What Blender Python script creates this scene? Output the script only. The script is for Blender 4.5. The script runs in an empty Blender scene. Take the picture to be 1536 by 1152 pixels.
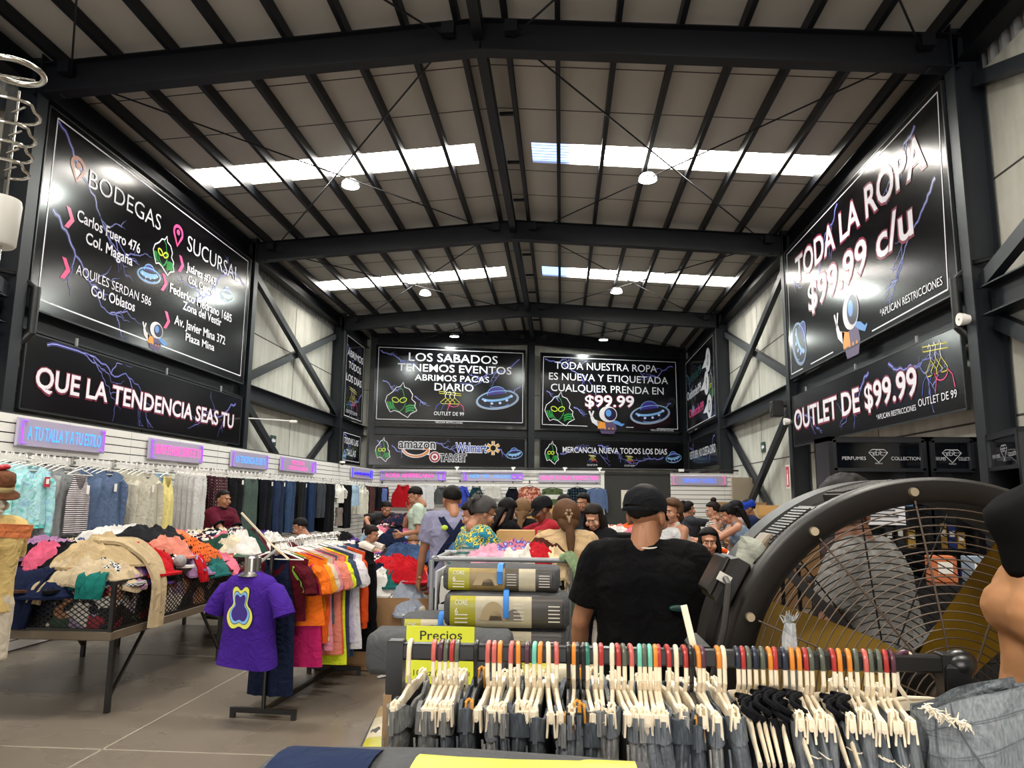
import bpy, math, random
import numpy as np
from mathutils import Vector, Matrix
PI = math.pi
SC = bpy.context.scene
COL = SC.collection
rnd = random.Random(7)

# ------------------------------------------------------------------ camera
def look(yaw, pitch, roll):
    fw = Vector((-math.sin(yaw)*math.cos(pitch), math.cos(yaw)*math.cos(pitch), math.sin(pitch)))
    r0 = Vector((math.cos(yaw), math.sin(yaw), 0)); u0 = r0.cross(fw)
    r = r0*math.cos(roll) + u0*math.sin(roll); u = u0*math.cos(roll) - r0*math.sin(roll)
    return Matrix((r, u, -fw)).transposed()
cam = bpy.data.cameras.new('camera')
cam.sensor_width = 36.0
cam.lens = 36.0*1098.0/1536.0
cam.clip_start = 0.05
camera = bpy.data.objects.new('camera', cam)
camera.matrix_world = Matrix.Translation((0, 0, 1.6)) @ look(math.radians(3.908), math.radians(8.826), math.radians(0.557)).to_4x4()
COL.objects.link(camera)
SC.camera = camera

# ------------------------------------------------------------------ sky, daylight through the entrance, exposure
w = bpy.data.worlds.new('World'); SC.world = w; w.use_nodes = True
w.node_tree.nodes['Background'].inputs[0].default_value = (0.62, 0.76, 1.0, 1)
w.node_tree.nodes['Background'].inputs[1].default_value = 2.2
SC.view_settings.view_transform = 'Standard'
SC.view_settings.look = 'None'
SC.view_settings.gamma = 1.0
SC.view_settings.use_curve_mapping = False
SC.view_settings.exposure = 0.3
SKY_L = 26.0      # brightness of the translucent roof sheets
LAMP_W = 85.0   # each high-bay lamp
ent = bpy.data.lights.new('entrance_daylight', 'AREA')
ent.shape = 'RECTANGLE'; ent.size = 6.0; ent.size_y = 4.2; ent.energy = 420.0; ent.color = (1.0, 0.90, 0.78)
eo = bpy.data.objects.new('entrance_daylight', ent)
eo.location = (-0.9, -8.3, 2.3); eo.rotation_euler = (math.radians(90), 0, 0)
COL.objects.link(eo)

# ------------------------------------------------------------------ materials
def lin(h):
    if isinstance(h, (tuple, list)): return tuple(h)[:3]
    h = h.lstrip('#')
    return tuple(((c/12.92) if c <= 0.04045 else ((c+0.055)/1.055)**2.4) for c in (int(h[i:i+2], 16)/255 for i in (0, 2, 4)))
MC = {}
def nd(t, kind, **kw):
    n = t.nodes.new(kind)
    for k, v in kw.items():
        if k.startswith('i_'):
            n.inputs[k[2:].replace('_', ' ')].default_value = v
        elif k[0] == 'n' and k[1:].isdigit(): n.inputs[int(k[1:])].default_value = v
        else: setattr(n, k, v)
    return n
def base(name):
    m = bpy.data.materials.new(name); m.use_nodes = True
    t = m.node_tree; b = t.nodes['Principled BSDF']
    return m, t, b
def mat(h, rough=0.55, metal=0.0, spec=0.5, emit=0.0, coat=0.0, name=None, var=0.0, vs=6.0, alpha=None):
    key = (h, rough, metal, spec, emit, coat, var, vs, alpha)
    if key in MC: return MC[key]
    m, t, b = base(name or 'paint'); c = lin(h)
    b.inputs['Base Color'].default_value = (*c, 1)
    b.inputs['Roughness'].default_value = rough; b.inputs['Metallic'].default_value = metal
    b.inputs['Specular IOR Level'].default_value = spec
    if coat: b.inputs['Coat Weight'].default_value = coat; b.inputs['Coat Roughness'].default_value = 0.12
    if emit:
        b.inputs['Emission Color'].default_value = (*c, 1); b.inputs['Emission Strength'].default_value = emit
    if var:
        tc = nd(t, 'ShaderNodeTexCoord'); n = nd(t, 'ShaderNodeTexNoise', i_Scale=vs, i_Detail=5.0)
        r = nd(t, 'ShaderNodeMapRange', n3=1-var, n4=1+var)
        mx = nd(t, 'ShaderNodeVectorMath', operation='SCALE'); mx.inputs[0].default_value = c
        t.links.new(tc.outputs['Object'], n.inputs['Vector']); t.links.new(n.outputs[0], r.inputs[0])
        t.links.new(r.outputs[0], mx.inputs['Scale']); t.links.new(mx.outputs[0], b.inputs['Base Color'])
    MC[key] = m
    return m
def ramp(t, stops, interp='LINEAR'):
    r = nd(t, 'ShaderNodeValToRGB'); e = r.color_ramp; e.interpolation = interp
    while len(e.elements) < len(stops): e.elements.new(0.5)
    for el, (p, c) in zip(e.elements, stops): el.position = p; el.color = (*lin(c), 1)
    return r
def fab(h, pat=None, h2='#111111', h3='#dddddd', sc=1.0, rough=0.9):
    """woven cloth: a plain colour or a pattern printed / woven into it"""
    key = ('fab', h, pat, h2, h3, sc)
    if key in MC: return MC[key]
    m, t, b = base('cloth'); b.inputs['Roughness'].default_value = rough; b.inputs['Specular IOR Level'].default_value = 0.1
    tc = nd(t, 'ShaderNodeTexCoord'); co = tc.outputs['Object']
    n = nd(t, 'ShaderNodeTexNoise', i_Scale=11.0, i_Detail=3.0, i_Distortion=1.6); t.links.new(co, n.inputs['Vector'])
    bp = nd(t, 'ShaderNodeBump', i_Strength=0.7, i_Distance=0.022)
    t.links.new(n.outputs[0], bp.inputs['Height']); t.links.new(bp.outputs[0], b.inputs['Normal'])
    L = t.links.new
    if pat is None:
        r = ramp(t, [(0.3, tuple(x*0.9 for x in lin(h))), (0.7, tuple(min(1, x*1.08) for x in lin(h)))])
        L(n.outputs[0], r.inputs[0]); out = r.outputs[0]
    elif pat in ('stripe', 'vstripe'):
        wv = nd(t, 'ShaderNodeTexWave', bands_direction='Z' if pat == 'stripe' else 'X', i_Scale=10.0*sc, i_Distortion=0.3)
        L(co, wv.inputs['Vector']); r = ramp(t, [(0.0, h), (0.5, h2)], 'CONSTANT'); L(wv.outputs[0], r.inputs[0]); out = r.outputs[0]
    elif pat == 'plaid':
        cs = []
        for d, s in (('X', 7.0), ('Z', 7.0), ('Y', 7.0)):
            wv = nd(t, 'ShaderNodeTexWave', bands_direction=d, i_Scale=s*sc, i_Distortion=0.2); L(co, wv.inputs['Vector'])
            r = ramp(t, [(0.0, '#000000'), (0.62, '#ffffff')], 'CONSTANT'); L(wv.outputs[0], r.inputs[0]); cs.append(r.outputs[0])
        a = nd(t, 'ShaderNodeMath', operation='ADD'); L(cs[0], a.inputs[0]); L(cs[1], a.inputs[1])
        d = nd(t, 'ShaderNodeMath', operation='MULTIPLY', n1=0.45); L(a.outputs[0], d.inputs[0])
        r = ramp(t, [(0.0, h), (0.3, h2), (0.8, h3)], 'CONSTANT'); L(d.outputs[0], r.inputs[0]); out = r.outputs[0]
    elif pat == 'dots':
        v = nd(t, 'ShaderNodeTexVoronoi', i_Scale=26.0*sc, i_Randomness=0.25); L(co, v.inputs['Vector'])
        r = ramp(t, [(0.0, h2), (0.3, h)], 'CONSTANT'); L(v.outputs['Distance'], r.inputs[0]); out = r.outputs[0]
    elif pat == 'floral':
        v = nd(t, 'ShaderNodeTexVoronoi', i_Scale=16.0*sc, i_Randomness=1.0); L(co, v.inputs['Vector'])
        n2 = nd(t, 'ShaderNodeTexNoise', i_Scale=9.0*sc, i_Detail=3.0, i_Distortion=1.5); L(co, n2.inputs['Vector'])
        a = nd(t, 'ShaderNodeMath', operation='ADD'); L(v.outputs['Distance'], a.inputs[0]); L(n2.outputs[0], a.inputs[1])
        r = ramp(t, [(0.0, h2), (0.66, h3), (0.8, h), (1.0, h2)], 'CONSTANT'); L(a.outputs[0], r.inputs[0]); out = r.outputs[0]
    elif pat == 'tiedye':
        n2 = nd(t, 'ShaderNodeTexNoise', i_Scale=5.0*sc, i_Detail=4.0, i_Distortion=2.2); L(co, n2.inputs['Vector'])
        r = ramp(t, [(0.3, h), (0.5, h2), (0.62, h3), (0.75, h)]); L(n2.outputs[0], r.inputs[0]); out = r.outputs[0]
    elif pat == 'denim':
        n2 = nd(t, 'ShaderNodeTexNoise', i_Scale=4.0*sc, i_Detail=8.0); L(co, n2.inputs['Vector'])
        mp = nd(t, 'ShaderNodeMapping'); mp.inputs['Scale'].default_value = (60, 60, 8); L(co, mp.inputs[0])
        n3 = nd(t, 'ShaderNodeTexNoise', i_Scale=4.0, i_Detail=2.0); L(mp.outputs[0], n3.inputs['Vector'])
        a = nd(t, 'ShaderNodeMath', operation='ADD'); L(n2.outputs[0], a.inputs[0]); L(n3.outputs[0], a.inputs[1])
        d = nd(t, 'ShaderNodeMath', operation='MULTIPLY', n1=0.5); L(a.outputs[0], d.inputs[0])
        r = ramp(t, [(0.36, h), (0.52, tuple(0.5*(x+y) for x, y in zip(lin(h), lin(h2)))), (0.66, h2)]); L(d.outputs[0], r.inputs[0]); out = r.outputs[0]
    L(out, b.inputs['Base Color'])
    MC[key] = m
    return m

# ------------------------------------------------------------------ mesh builder
class G:
    def __init__(s): s.v = []; s.f = []; s.mi = []; s.m = 0; s.n = 0
    def add(s, vs, fs):
        vs = np.asarray(vs, float).reshape(-1, 3)
        o = s.n; s.v.append(vs); s.n += len(vs)
        s.f += [tuple(i+o for i in f) for f in fs]; s.mi += [s.m]*len(fs)
        return s
    def box(s, c, d, rot=None, bev=0.0):
        x, y, z = (q/2 for q in d)
        if bev:
            b = min(bev, x*.9, y*.9, z*.9)
            vs = []
            for sz in (-1, 1):
                for (dx, dy, dz) in ((b, b, 0), (0, 0, b)):
                    zz = sz*(z-dz); vs.append([(-(x-dx), -(y-dy), zz), (x-dx, -(y-dy), zz), (x-dx, y-dy, zz), (-(x-dx), y-dy, zz)])
            rings = [vs[0], vs[1], vs[3], vs[2]]
            return s.rings(rings, True, M=(Matrix.Translation(c) @ (rot.to_4x4() if rot else Matrix())))
        p = [(-x,-y,-z),(x,-y,-z),(x,y,-z),(-x,y,-z),(-x,-y,z),(x,-y,z),(x,y,z),(-x,y,z)]
        p = [Vector(q) for q in p]
        if rot: p = [rot @ q for q in p]
        c = Vector(c)
        return s.add([q+c for q in p], [(0,3,2,1),(4,5,6,7),(0,1,5,4),(1,2,6,5),(2,3,7,6),(3,0,4,7)])
    def rings(s, R, caps=True, closed=False, M=None):
        n = len(R[0]); vs = np.array(R, float).reshape(-1, 3); k = len(R); fs = []
        if M is not None:
            a = np.array(M); vs = vs @ a[:3, :3].T + a[:3, 3]
        for i in range(k if closed else k-1):
            j = (i+1) % k
            for q in range(n):
                r = (q+1) % n; fs.append((i*n+q, i*n+r, j*n+r, j*n+q))
        if caps and not closed:
            fs.append(tuple(range(n-1, -1, -1))); fs.append(tuple((k-1)*n+q for q in range(n)))
        return s.add(vs, fs)
    def grid(s, P, wrap=False):
        P = np.asarray(P, float); a, b = P.shape[:2]; fs = []
        for i in range(a-1):
            for j in range(b if wrap else b-1):
                k = (j+1) % b; fs.append((i*b+j, i*b+k, (i+1)*b+k, (i+1)*b+j))
        return s.add(P.reshape(-1, 3), fs)
    def tube(s, pts, r, n=8, closed=False, caps=True, flat=None):
        P = [Vector(p) for p in pts]; k = len(P)
        rr = r if isinstance(r, (list, tuple, np.ndarray)) else [r]*k
        R = []; up = None
        for i in range(k):
            if closed: d = P[(i+1) % k]-P[i-1]
            else: d = P[min(i+1, k-1)]-P[max(i-1, 0)]
            d = d.normalized() if d.length > 1e-9 else Vector((0, 0, 1))
            if up is None:
                up = Vector((0, 0, 1)) if abs(d.z) < .9 else Vector((1, 0, 0))
            a = (up - d*up.dot(d)); a = a.normalized() if a.length > 1e-6 else d.orthogonal().normalized()
            up = a; b = d.cross(a)
            fa, fb = flat or (1, 1)
            R.append([P[i] + (a*math.cos(t)*fa + b*math.sin(t)*fb)*rr[i] for t in (2*PI*q/n for q in range(n))])
        return s.rings(R, caps, closed)
    def cyl(s, a, b, r, r2=None, n=12): return s.tube([a, b], [r, r if r2 is None else r2], n)
    def bar(s, a, b, w, h, up=(0, 0, 1)):
        a = Vector(a); b = Vector(b); d = (b-a).normalized(); u = Vector(up); u = (u-d*u.dot(d)).normalized(); q = d.cross(u)
        R = [[p + q*x*w/2 + u*y*h/2 for x, y in ((-1,-1),(1,-1),(1,1),(-1,1))] for p in (a, b)]
        return s.rings(R)
    def ibeam(s, a, b, w, h, t=0.012, up=(0, 0, 1)):
        a = Vector(a); b = Vector(b); d = (b-a).normalized(); u = Vector(up); u = (u-d*u.dot(d)).normalized(); q = d.cross(u)
        pr = [(-w/2,-h/2),(w/2,-h/2),(w/2,-h/2+t),(t/2,-h/2+t),(t/2,h/2-t),(w/2,h/2-t),(w/2,h/2),(-w/2,h/2),(-w/2,h/2-t),(-t/2,h/2-t),(-t/2,-h/2+t),(-w/2,-h/2+t)]
        return s.rings([[p + q*x + u*y for x, y in pr] for p in (a, b)])
    def ell(s, c, r, n=16, k=10, M=None):
        vs = []; c = Vector(c)
        P = np.zeros((k+1, n, 3))
        for i in range(k+1):
            ph = PI*i/k - PI/2
            for j in range(n):
                th = 2*PI*j/n; p = Vector((r[0]*math.cos(ph)*math.cos(th), r[1]*math.cos(ph)*math.sin(th), r[2]*math.sin(ph)))
                if M: p = M @ p
                P[i, j] = p + c
        vs = P.reshape(-1, 3); fs = []
        for i in range(k):
            for j in range(n):
                q = (j+1) % n
                fs.append((i*n+j, i*n+q, (i+1)*n+q, (i+1)*n+j))
        return s.add(vs, fs)
    def lathe(s, prof, c=(0, 0, 0), n=24, M=None):
        c = np.array(c, float)
        P = np.array([[(r*math.cos(2*PI*j/n), r*math.sin(2*PI*j/n), z) for j in range(n)] for r, z in prof])
        if M is not None: a = np.array(M); P = P @ a[:3, :3].T
        return s.grid(P + c, wrap=True)
    def ribbon(s, pts, w, z=0.0, closed=False):
        """flat stroke in the local uv plane (x, y), z = height above it"""
        P = np.asarray(pts, float)[:, :2]; k = len(P)
        d = (np.roll(P, -1, 0) - np.roll(P, 1, 0)) if closed else np.gradient(P, axis=0)
        d /= np.maximum(np.linalg.norm(d, axis=1, keepdims=True), 1e-9); nrm = np.stack([-d[:, 1], d[:, 0]], 1)
        ww = (np.asarray(w) if np.ndim(w) else np.full(k, w))[:, None]/2
        A = np.c_[P+nrm*ww, np.full(k, z)]; B = np.c_[P-nrm*ww, np.full(k, z)]
        vs = np.r_[A, B]; fs = []
        for i in range(k if closed else k-1):
            j = (i+1) % k; fs.append((i, k+i, k+j, j))
        return s.add(vs, fs)
    def poly(s, pts, z=0.0): return s.add([(p[0], p[1], z) for p in pts], [tuple(range(len(pts)))])
    def tf(s, M):
        a = np.array(M); s.v = [q @ a[:3, :3].T + a[:3, 3] for q in s.v]; return s
    def V(s): return np.concatenate(s.v) if s.v else np.zeros((0, 3))
    def join(s, o, M=None):
        vs = o.V()
        if M is not None: a = np.array(M); vs = vs @ a[:3, :3].T + a[:3, 3]
        k = s.m
        off = s.n; s.v.append(vs); s.n += len(vs); s.f += [tuple(i+off for i in f) for f in o.f]; s.mi += [m+k for m in o.mi]
        return s
def mesh(name, g, mats, smooth=True, ang=40):
    me = bpy.data.meshes.new(name)
    vs = g.V()
    me.from_pydata(vs.tolist(), [], g.f)
    for m in (mats if isinstance(mats, (list, tuple)) else [mats]): me.materials.append(m)
    if any(g.mi): me.polygons.foreach_set('material_index', g.mi)
    if smooth:
        me.polygons.foreach_set('use_smooth', [True]*len(g.f))
        if ang: me.set_sharp_from_angle(angle=math.radians(ang))
    me.update()
    return me
def ob(name, g, mats, parent=None, loc=None, rz=0.0, smooth=True, ang=40, label=None):
    me = g if isinstance(g, bpy.types.Mesh) else mesh(name, g, mats, smooth, ang)
    o = bpy.data.objects.new(name, me); COL.objects.link(o)
    if parent: o.parent = parent
    if loc is not None: o.location = loc
    if rz: o.rotation_euler = (0, 0, rz)
    if label: o['label'] = label
    return o
def tag(o, label, cat, group=None, kind=None):
    o['label'] = label; o['category'] = cat
    if group: o['group'] = group
    if kind: o['kind'] = kind
    return o
def thing(name, label, cat, loc=(0, 0, 0), rz=0.0, group=None, rot=None):
    o = bpy.data.objects.new(name, None); o.empty_display_size = 0.1; COL.objects.link(o)
    o.location = loc; o.rotation_euler = rot or (0, 0, rz)
    return tag(o, label, cat, group)
def struct(name, g, m, **kw):
    o = ob(name, g, m, **kw); o['kind'] = 'structure'; return o
def dup(root, loc=None, rz=None, label=None, group=None, rot=None, scale=None, mats=None):
    r = root.copy(); COL.objects.link(r)
    if loc is not None: r.location = loc
    if rz is not None: r.rotation_euler = (0, 0, rz)
    if rot is not None: r.rotation_euler = rot
    if scale is not None: r.scale = scale
    if label: r['label'] = label
    if group: r['group'] = group
    elif 'group' in r: del r['group']
    for ch in root.children:
        c = ch.copy(); COL.objects.link(c); c.parent = r
        for g2 in ch.children:
            d = g2.copy(); COL.objects.link(d); d.parent = c
    return r
ORD = ['first','second','third','fourth','fifth','sixth','seventh','eighth','ninth','tenth','eleventh','twelfth','thirteenth','fourteenth','fifteenth','sixteenth','seventeenth','eighteenth','nineteenth']
TENS = {20: 'twentieth', 30: 'thirtieth', 40: 'fortieth', 50: 'fiftieth', 60: 'sixtieth', 70: 'seventieth'}
TENW = {20: 'twenty', 30: 'thirty', 40: 'forty', 50: 'fifty', 60: 'sixty', 70: 'seventy'}
def nth(i):
    if i <= 19: return ORD[i-1]
    t = i//10*10
    return TENS[t] if i == t else TENW[t]+'-'+ORD[i-t-1]

# ------------------------------------------------------------------ lettering
TX = {}
def text_arr(s, bold=0.0):
    k = (s, bold)
    if k not in TX:
        c = bpy.data.curves.new('lettering', 'FONT'); c.body = s; c.size = 1.0; c.offset = bold; c.resolution_u = 3
        o = bpy.data.objects.new('lettering', c); COL.objects.link(o)
        dg = bpy.context.evaluated_depsgraph_get()
        me = bpy.data.meshes.new_from_object(o.evaluated_get(dg))
        v = np.zeros(len(me.vertices)*3); me.vertices.foreach_get('co', v); v = v.reshape(-1, 3)
        f = [tuple(p.vertices) for p in me.polygons]
        bpy.data.objects.remove(o); bpy.data.curves.remove(c); bpy.data.meshes.remove(me)
        v[:, 0] -= v[:, 0].min(); W = v[:, 0].max(); ref = 0.729
        TX[k] = (v, f, W, ref)
    return TX[k]
def put_text(g, s, u0, v0, u1, v1, h, z=0.0, bold=0.0, low=False):
    """lettering from (u0, v0) to (u1, v1) on its baseline; h = cap height"""
    v, f, W, ref = text_arr(s, bold)
    L = math.hypot(u1-u0, v1-v0); ca, sa = (u1-u0)/L, (v1-v0)/L
    x = v[:, 0]*L/W; y = v[:, 1]*h/ref
    g.add(np.c_[u0 + x*ca - y*sa, v0 + x*sa + y*ca, np.full(len(x), z)], f)
def cpts(cx, cy, rx, ry=None, a0=0, a1=2*PI, n=24, rot=0.0):
    ry = rx if ry is None else ry; o = []
    for i in range(n+1 if a1-a0 < 2*PI-1e-6 else n):
        t = a0+(a1-a0)*i/n; x, y = rx*math.cos(t), ry*math.sin(t)
        o.append((cx+x*math.cos(rot)-y*math.sin(rot), cy+x*math.sin(rot)+y*math.cos(rot)))
    return o
def frame_m(org, u, v):
    u = Vector(u).normalized(); v = Vector(v).normalized(); n = u.cross(v)
    m = Matrix((u, v, n)).transposed().to_4x4(); m.translation = Vector(org); return m
# ------------------------------------------------------------------ the building
XL, XR, XM, YF = -6.28, 4.43, -0.9, -9.0
BA = Vector((-5.9, 22.34, 0)); BU = Vector((10.1, 2.45, 0)).normalized(); BN = Vector((BU.y, -BU.x, 0))   # back wall line, its inward normal
def concrete():
    m, t, b = base('concrete'); b.inputs['Roughness'].default_value = 0.85
    tc = nd(t, 'ShaderNodeTexCoord'); L = t.links.new
    n = nd(t, 'ShaderNodeTexNoise', i_Scale=0.9, i_Detail=9.0, i_Roughness=0.65); L(tc.outputs['Object'], n.inputs['Vector'])
    mp = nd(t, 'ShaderNodeMapping'); mp.inputs['Scale'].default_value = (3, 3, 0.35); L(tc.outputs['Object'], mp.inputs[0])
    n2 = nd(t, 'ShaderNodeTexNoise', i_Scale=1.6, i_Detail=5.0); L(mp.outputs[0], n2.inputs['Vector'])
    a = nd(t, 'ShaderNodeMath', operation='ADD'); L(n.outputs[0], a.inputs[0]); L(n2.outputs[0], a.inputs[1])
    d = nd(t, 'ShaderNodeMath', operation='MULTIPLY', n1=0.5); L(a.outputs[0], d.inputs[0])
    r = ramp(t, [(0.3, '#98968a'), (0.5, '#b9b8ae'), (0.7, '#cfcec6')]); L(d.outputs[0], r.inputs[0]); L(r.outputs[0], b.inputs['Base Color'])
    return m
def floor_mat():
    m, t, b = base('polished concrete'); tc = nd(t, 'ShaderNodeTexCoord'); L = t.links.new
    n = nd(t, 'ShaderNodeTexNoise', i_Scale=0.9, i_Detail=3.0, i_Roughness=0.5); L(tc.outputs['Object'], n.inputs['Vector'])
    n2 = nd(t, 'ShaderNodeTexNoise', i_Scale=60.0, i_Detail=3.0); L(tc.outputs['Object'], n2.inputs['Vector'])
    a = nd(t, 'ShaderNodeMath', operation='MULTIPLY_ADD', n1=0.2); L(n2.outputs[0], a.inputs[0]); L(n.outputs[0], a.inputs[2])
    r = ramp(t, [(0.35, '#655d53'), (0.66, '#6d645a'), (0.95, '#746b60')]); L(a.outputs[0], r.inputs[0]); L(r.outputs[0], b.inputs['Base Color'])
    rr = nd(t, 'ShaderNodeMapRange', n1=0.3, n2=0.8, n3=0.25, n4=0.33); L(n.outputs[0], rr.inputs[0]); L(rr.outputs[0], b.inputs['Roughness'])
    return m
STEEL = mat('#0c0f15', 0.5, 0.0, 0.3, name='dark painted steel')
STEEL2 = mat('#171b21', 0.42, 0.0, 0.4, name='grey black steel')
CONC = concrete(); GROOVE = mat('#3a3935', 0.9)
ROOFM = mat('#a9a69e', 0.6, var=0.04, vs=2.0, name='roof sheet'); SEAM = mat('#2c2c2b', 0.8)
g = G(); g.add([(XL-.2, YF, 0), (XR+.2, YF, 0), (XR+.2, 25.6, 0), (XL-.2, 25.6, 0)], [(0, 1, 2, 3)])
g.m = 1
for y in (3.35, 4.75, 7.45, 10.45, 13.45, 16.45): g.box((XM, y, 0.001), (11, .012, .002))
for x in (-2.9, 1.1): g.box((x, 9, 0.001), (.012, 32, .002))
struct('floor', g, [floor_mat(), mat('#8d8578', 0.6)])
def side_wall(name, x, out, y1):
    g = G(); g.box((x+out*.1, (YF+y1)/2, 3.05), (.2, y1-YF, 6.1))
    g.m = 1
    for z in (1.22, 2.44, 3.66, 4.88): g.box((x-out*.001, (YF+y1)/2, z), (.004, y1-YF, .022))
    for k in range(-1, 4): g.box((x-out*.001, 1.45+6*k+3.1, 3), (.004, .018, 6))
    g.m = 2   # pressed metal strip above the concrete
    ys = np.arange(YF, y1, .05); prof = [(x + out*(.02 if (i//2) % 2 else .07), y) for i, y in enumerate(ys)]
    g.grid([[(px, py, z) for px, py in prof] for z in (6.1, 6.75)])
    struct(name, g, [CONC, GROOVE, mat('#8f9092', 0.45)])
side_wall('wall_left', XL, -1, 22.9); side_wall('wall_right', XR, 1, 25.2)
g = G(); a = BA - BU*.9 - BN*.0; b_ = BA + BU*11.3
def bp(u, z, off=0.0): return BA + BU*u + BN*off + Vector((0, 0, z))
g.add([bp(-.9, 0), bp(11.3, 0), bp(11.3, 7.2), bp(-.9, 7.2)], [(0, 1, 2, 3)])
g.m = 1
for z in (1.22, 2.44, 3.66, 4.88): g.bar(bp(-.9, z, .002), bp(11.3, z, .002), .004, .02)
for u in (2.6, 7.4): g.bar(bp(u, 0, .002), bp(u, 6.2, .002), .02, .004, up=BN)
struct('wall_back', g, [CONC, GROOVE])
g = G()
g.box((XL+1.1, YF, 3.6), (2.2, .2, 7.2)); g.box((XR-1.1, YF, 3.6), (2.2, .2, 7.2)); g.box((XM, YF, 5.8), (7.2, .2, 2.8))
struct('wall_front', g, CONC)
# roof sheets with the openings for the translucent ones
SKY = [(-1.78, -1.1), (4.42, 5.1), (10.52, 11.2), (16.6, 17.34)]
def rz_(x, off=0.0): return 7.02 - 0.074*abs(x-XM) + off
for side, nm in ((-1, 'ceiling_left'), (1, 'ceiling_right')):
    g = G(); xe = XL-.2 if side < 0 else XR+.2
    ys = [YF-.1] + [q for s_ in SKY for q in s_] + [25.6]
    for i in range(0, len(ys), 2):
        g.box(((XM+xe)/2, (ys[i]+ys[i+1])/2, 0), (abs(xe-XM), ys[i+1]-ys[i], .04))
    for y0, y1 in SKY:                       # solid sheet left over beside ridge and eave
        g.box((XM+side*.22, (y0+y1)/2, 0), (.44, y1-y0, .04)); g.box(((xe+XM+side*4.96)/2, (y0+y1)/2, 0), (abs(xe-XM)-4.96, y1-y0, .04))
    g.m = 1
    for y in (2.4, 6.2, 8.5, 9.54, 11.5, 12.5, 14.4, 15.53, 17.6, 18.65, 20.6):
        g.box(((XM+xe)/2, y, -.022), (abs(xe-XM), .014, .006))
    vs = np.concatenate(g.v); vs[:, 2] += 7.04 - 0.074*np.abs(vs[:, 0]-XM); g.v = [vs]
    struct(nm, g, [ROOFM, SEAM])
# translucent corrugated sheets (lit by the sky outside)
def skymat(c, e):
    m, t, b = base('translucent sheet'); b.inputs['Base Color'].default_value = (.85, .88, .9, 1); b.inputs['Roughness'].default_value = 0.4
    b.inputs['Emission Color'].default_value = (*lin(c), 1); b.inputs['Emission Strength'].default_value = e
    return m
SKM = skymat('#fff8ee', SKY_L); SKB = skymat('#8fb2ff', SKY_L*.09)
n_ = 1
for bi, (y0, y1) in enumerate(SKY):
    for side in (-1, 1):
        g = G(); xs = [XM+side*q for q in (.44, .44+.62, 4.96)]
        if side < 0: xs[1] = XM-.6
        K = 28; prof = [(y0+(y1-y0)*k/K, .012*math.cos(2*PI*k/4)) for k in range(K+1)]
        for i in (0, 1):
            g.m = 1 if (i == 0 and side > 0) else 0
            P = [[(x, y, rz_(x, .03+dz)) for y, dz in prof] for x in (xs[i], xs[i+1])]
            if side > 0: P = P[::-1]
            g.grid(P)
        g.m = 2
        for k in range(4, K, 4): g.bar((xs[0], y0+(y1-y0)*k/K, rz_(xs[0], .012)), (xs[2], y0+(y1-y0)*k/K, rz_(xs[2], .012)), .008, .006)
        struct('window_%d' % n_, g, [SKM, SKB, mat('#9aa0a6', 0.5)]); n_ += 1
# frames: columns and rafters
FR = [-4.55, 1.45, 7.45, 13.45, 19.4]
for y in FR:
    for side, x in ((-1, -5.95), (1, 4.1)):
        g = G(); g.ibeam((x+side*.15, y, 0), (x+side*.15, y, 6.6), .17, .3, .014, up=(1, 0, 0)); struct('steel_column', g, STEEL2)
        g = G(); xe = x+side*.1
        za = 6.68; zb = za - .074*abs(xe-XM)
        g.ibeam((XM, y, za), (xe, y, zb), .17, .38, .014)
        g.bar((xe-side*.12, y, zb-.19), (xe-side*.12, y, zb+.19), .012, .16)
        g.bar((x-side*.02, y, 6.16), (x-side*.22, y, 6.14), .1, .05)
        struct('steel_rafter', g, STEEL)
g = G(); g.box((XM-.02, 8.3, 6.74), (.115, 33, .2)); struct('ridge_beam', g, STEEL)
OFF = (.27, .86, 1.53, 2.21, 2.89, 3.56, 4.24, 4.88)
for side in (-1, 1):
    for o in OFF:
        x = XM+side*o; z = rz_(x)-.085
        g = G(); pr = [(-.03, -.075), (.03, -.075), (.03, -.07), (-.025, -.07), (-.025, .07), (.03, .07), (.03, .075), (-.03, .075)]
        g.rings([[(x+side*px, y, z+pz) for px, pz in (pr if side > 0 else pr[::-1])] for y in (YF, 24.6)])
        struct('purlin', g, STEEL)
g = G()
for y in np.arange(2.0, 23, 1.5): g.box((XM+.14, float(y), 6.9), (.2, .05, .04))
struct('ridge_bridging', g, STEEL)
# rod bracing under the roof
for i in range(1, 5):
    ya, yb = FR[i]-.0, (FR[i+1] if i < 4 else 23.2)
    if i == 0: continue
    for side in (-1, 1):
        xa, xb = XM+side*.35, XM+side*4.75
        for p, q in (((xa, ya), (xb, yb)), ((xb, ya), (xa, yb))):
            g = G(); g.cyl((p[0], p[1], rz_(p[0], -.33)), (q[0], q[1], rz_(q[0], -.33)), .012, n=6)
            g.box((p[0], p[1]+.1, rz_(p[0], -.27)), (.14, .1, .14)); g.box((q[0], q[1]-.1, rz_(q[0], -.27)), (.14, .1, .14))
            struct('tie_rod', g, STEEL)
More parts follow.
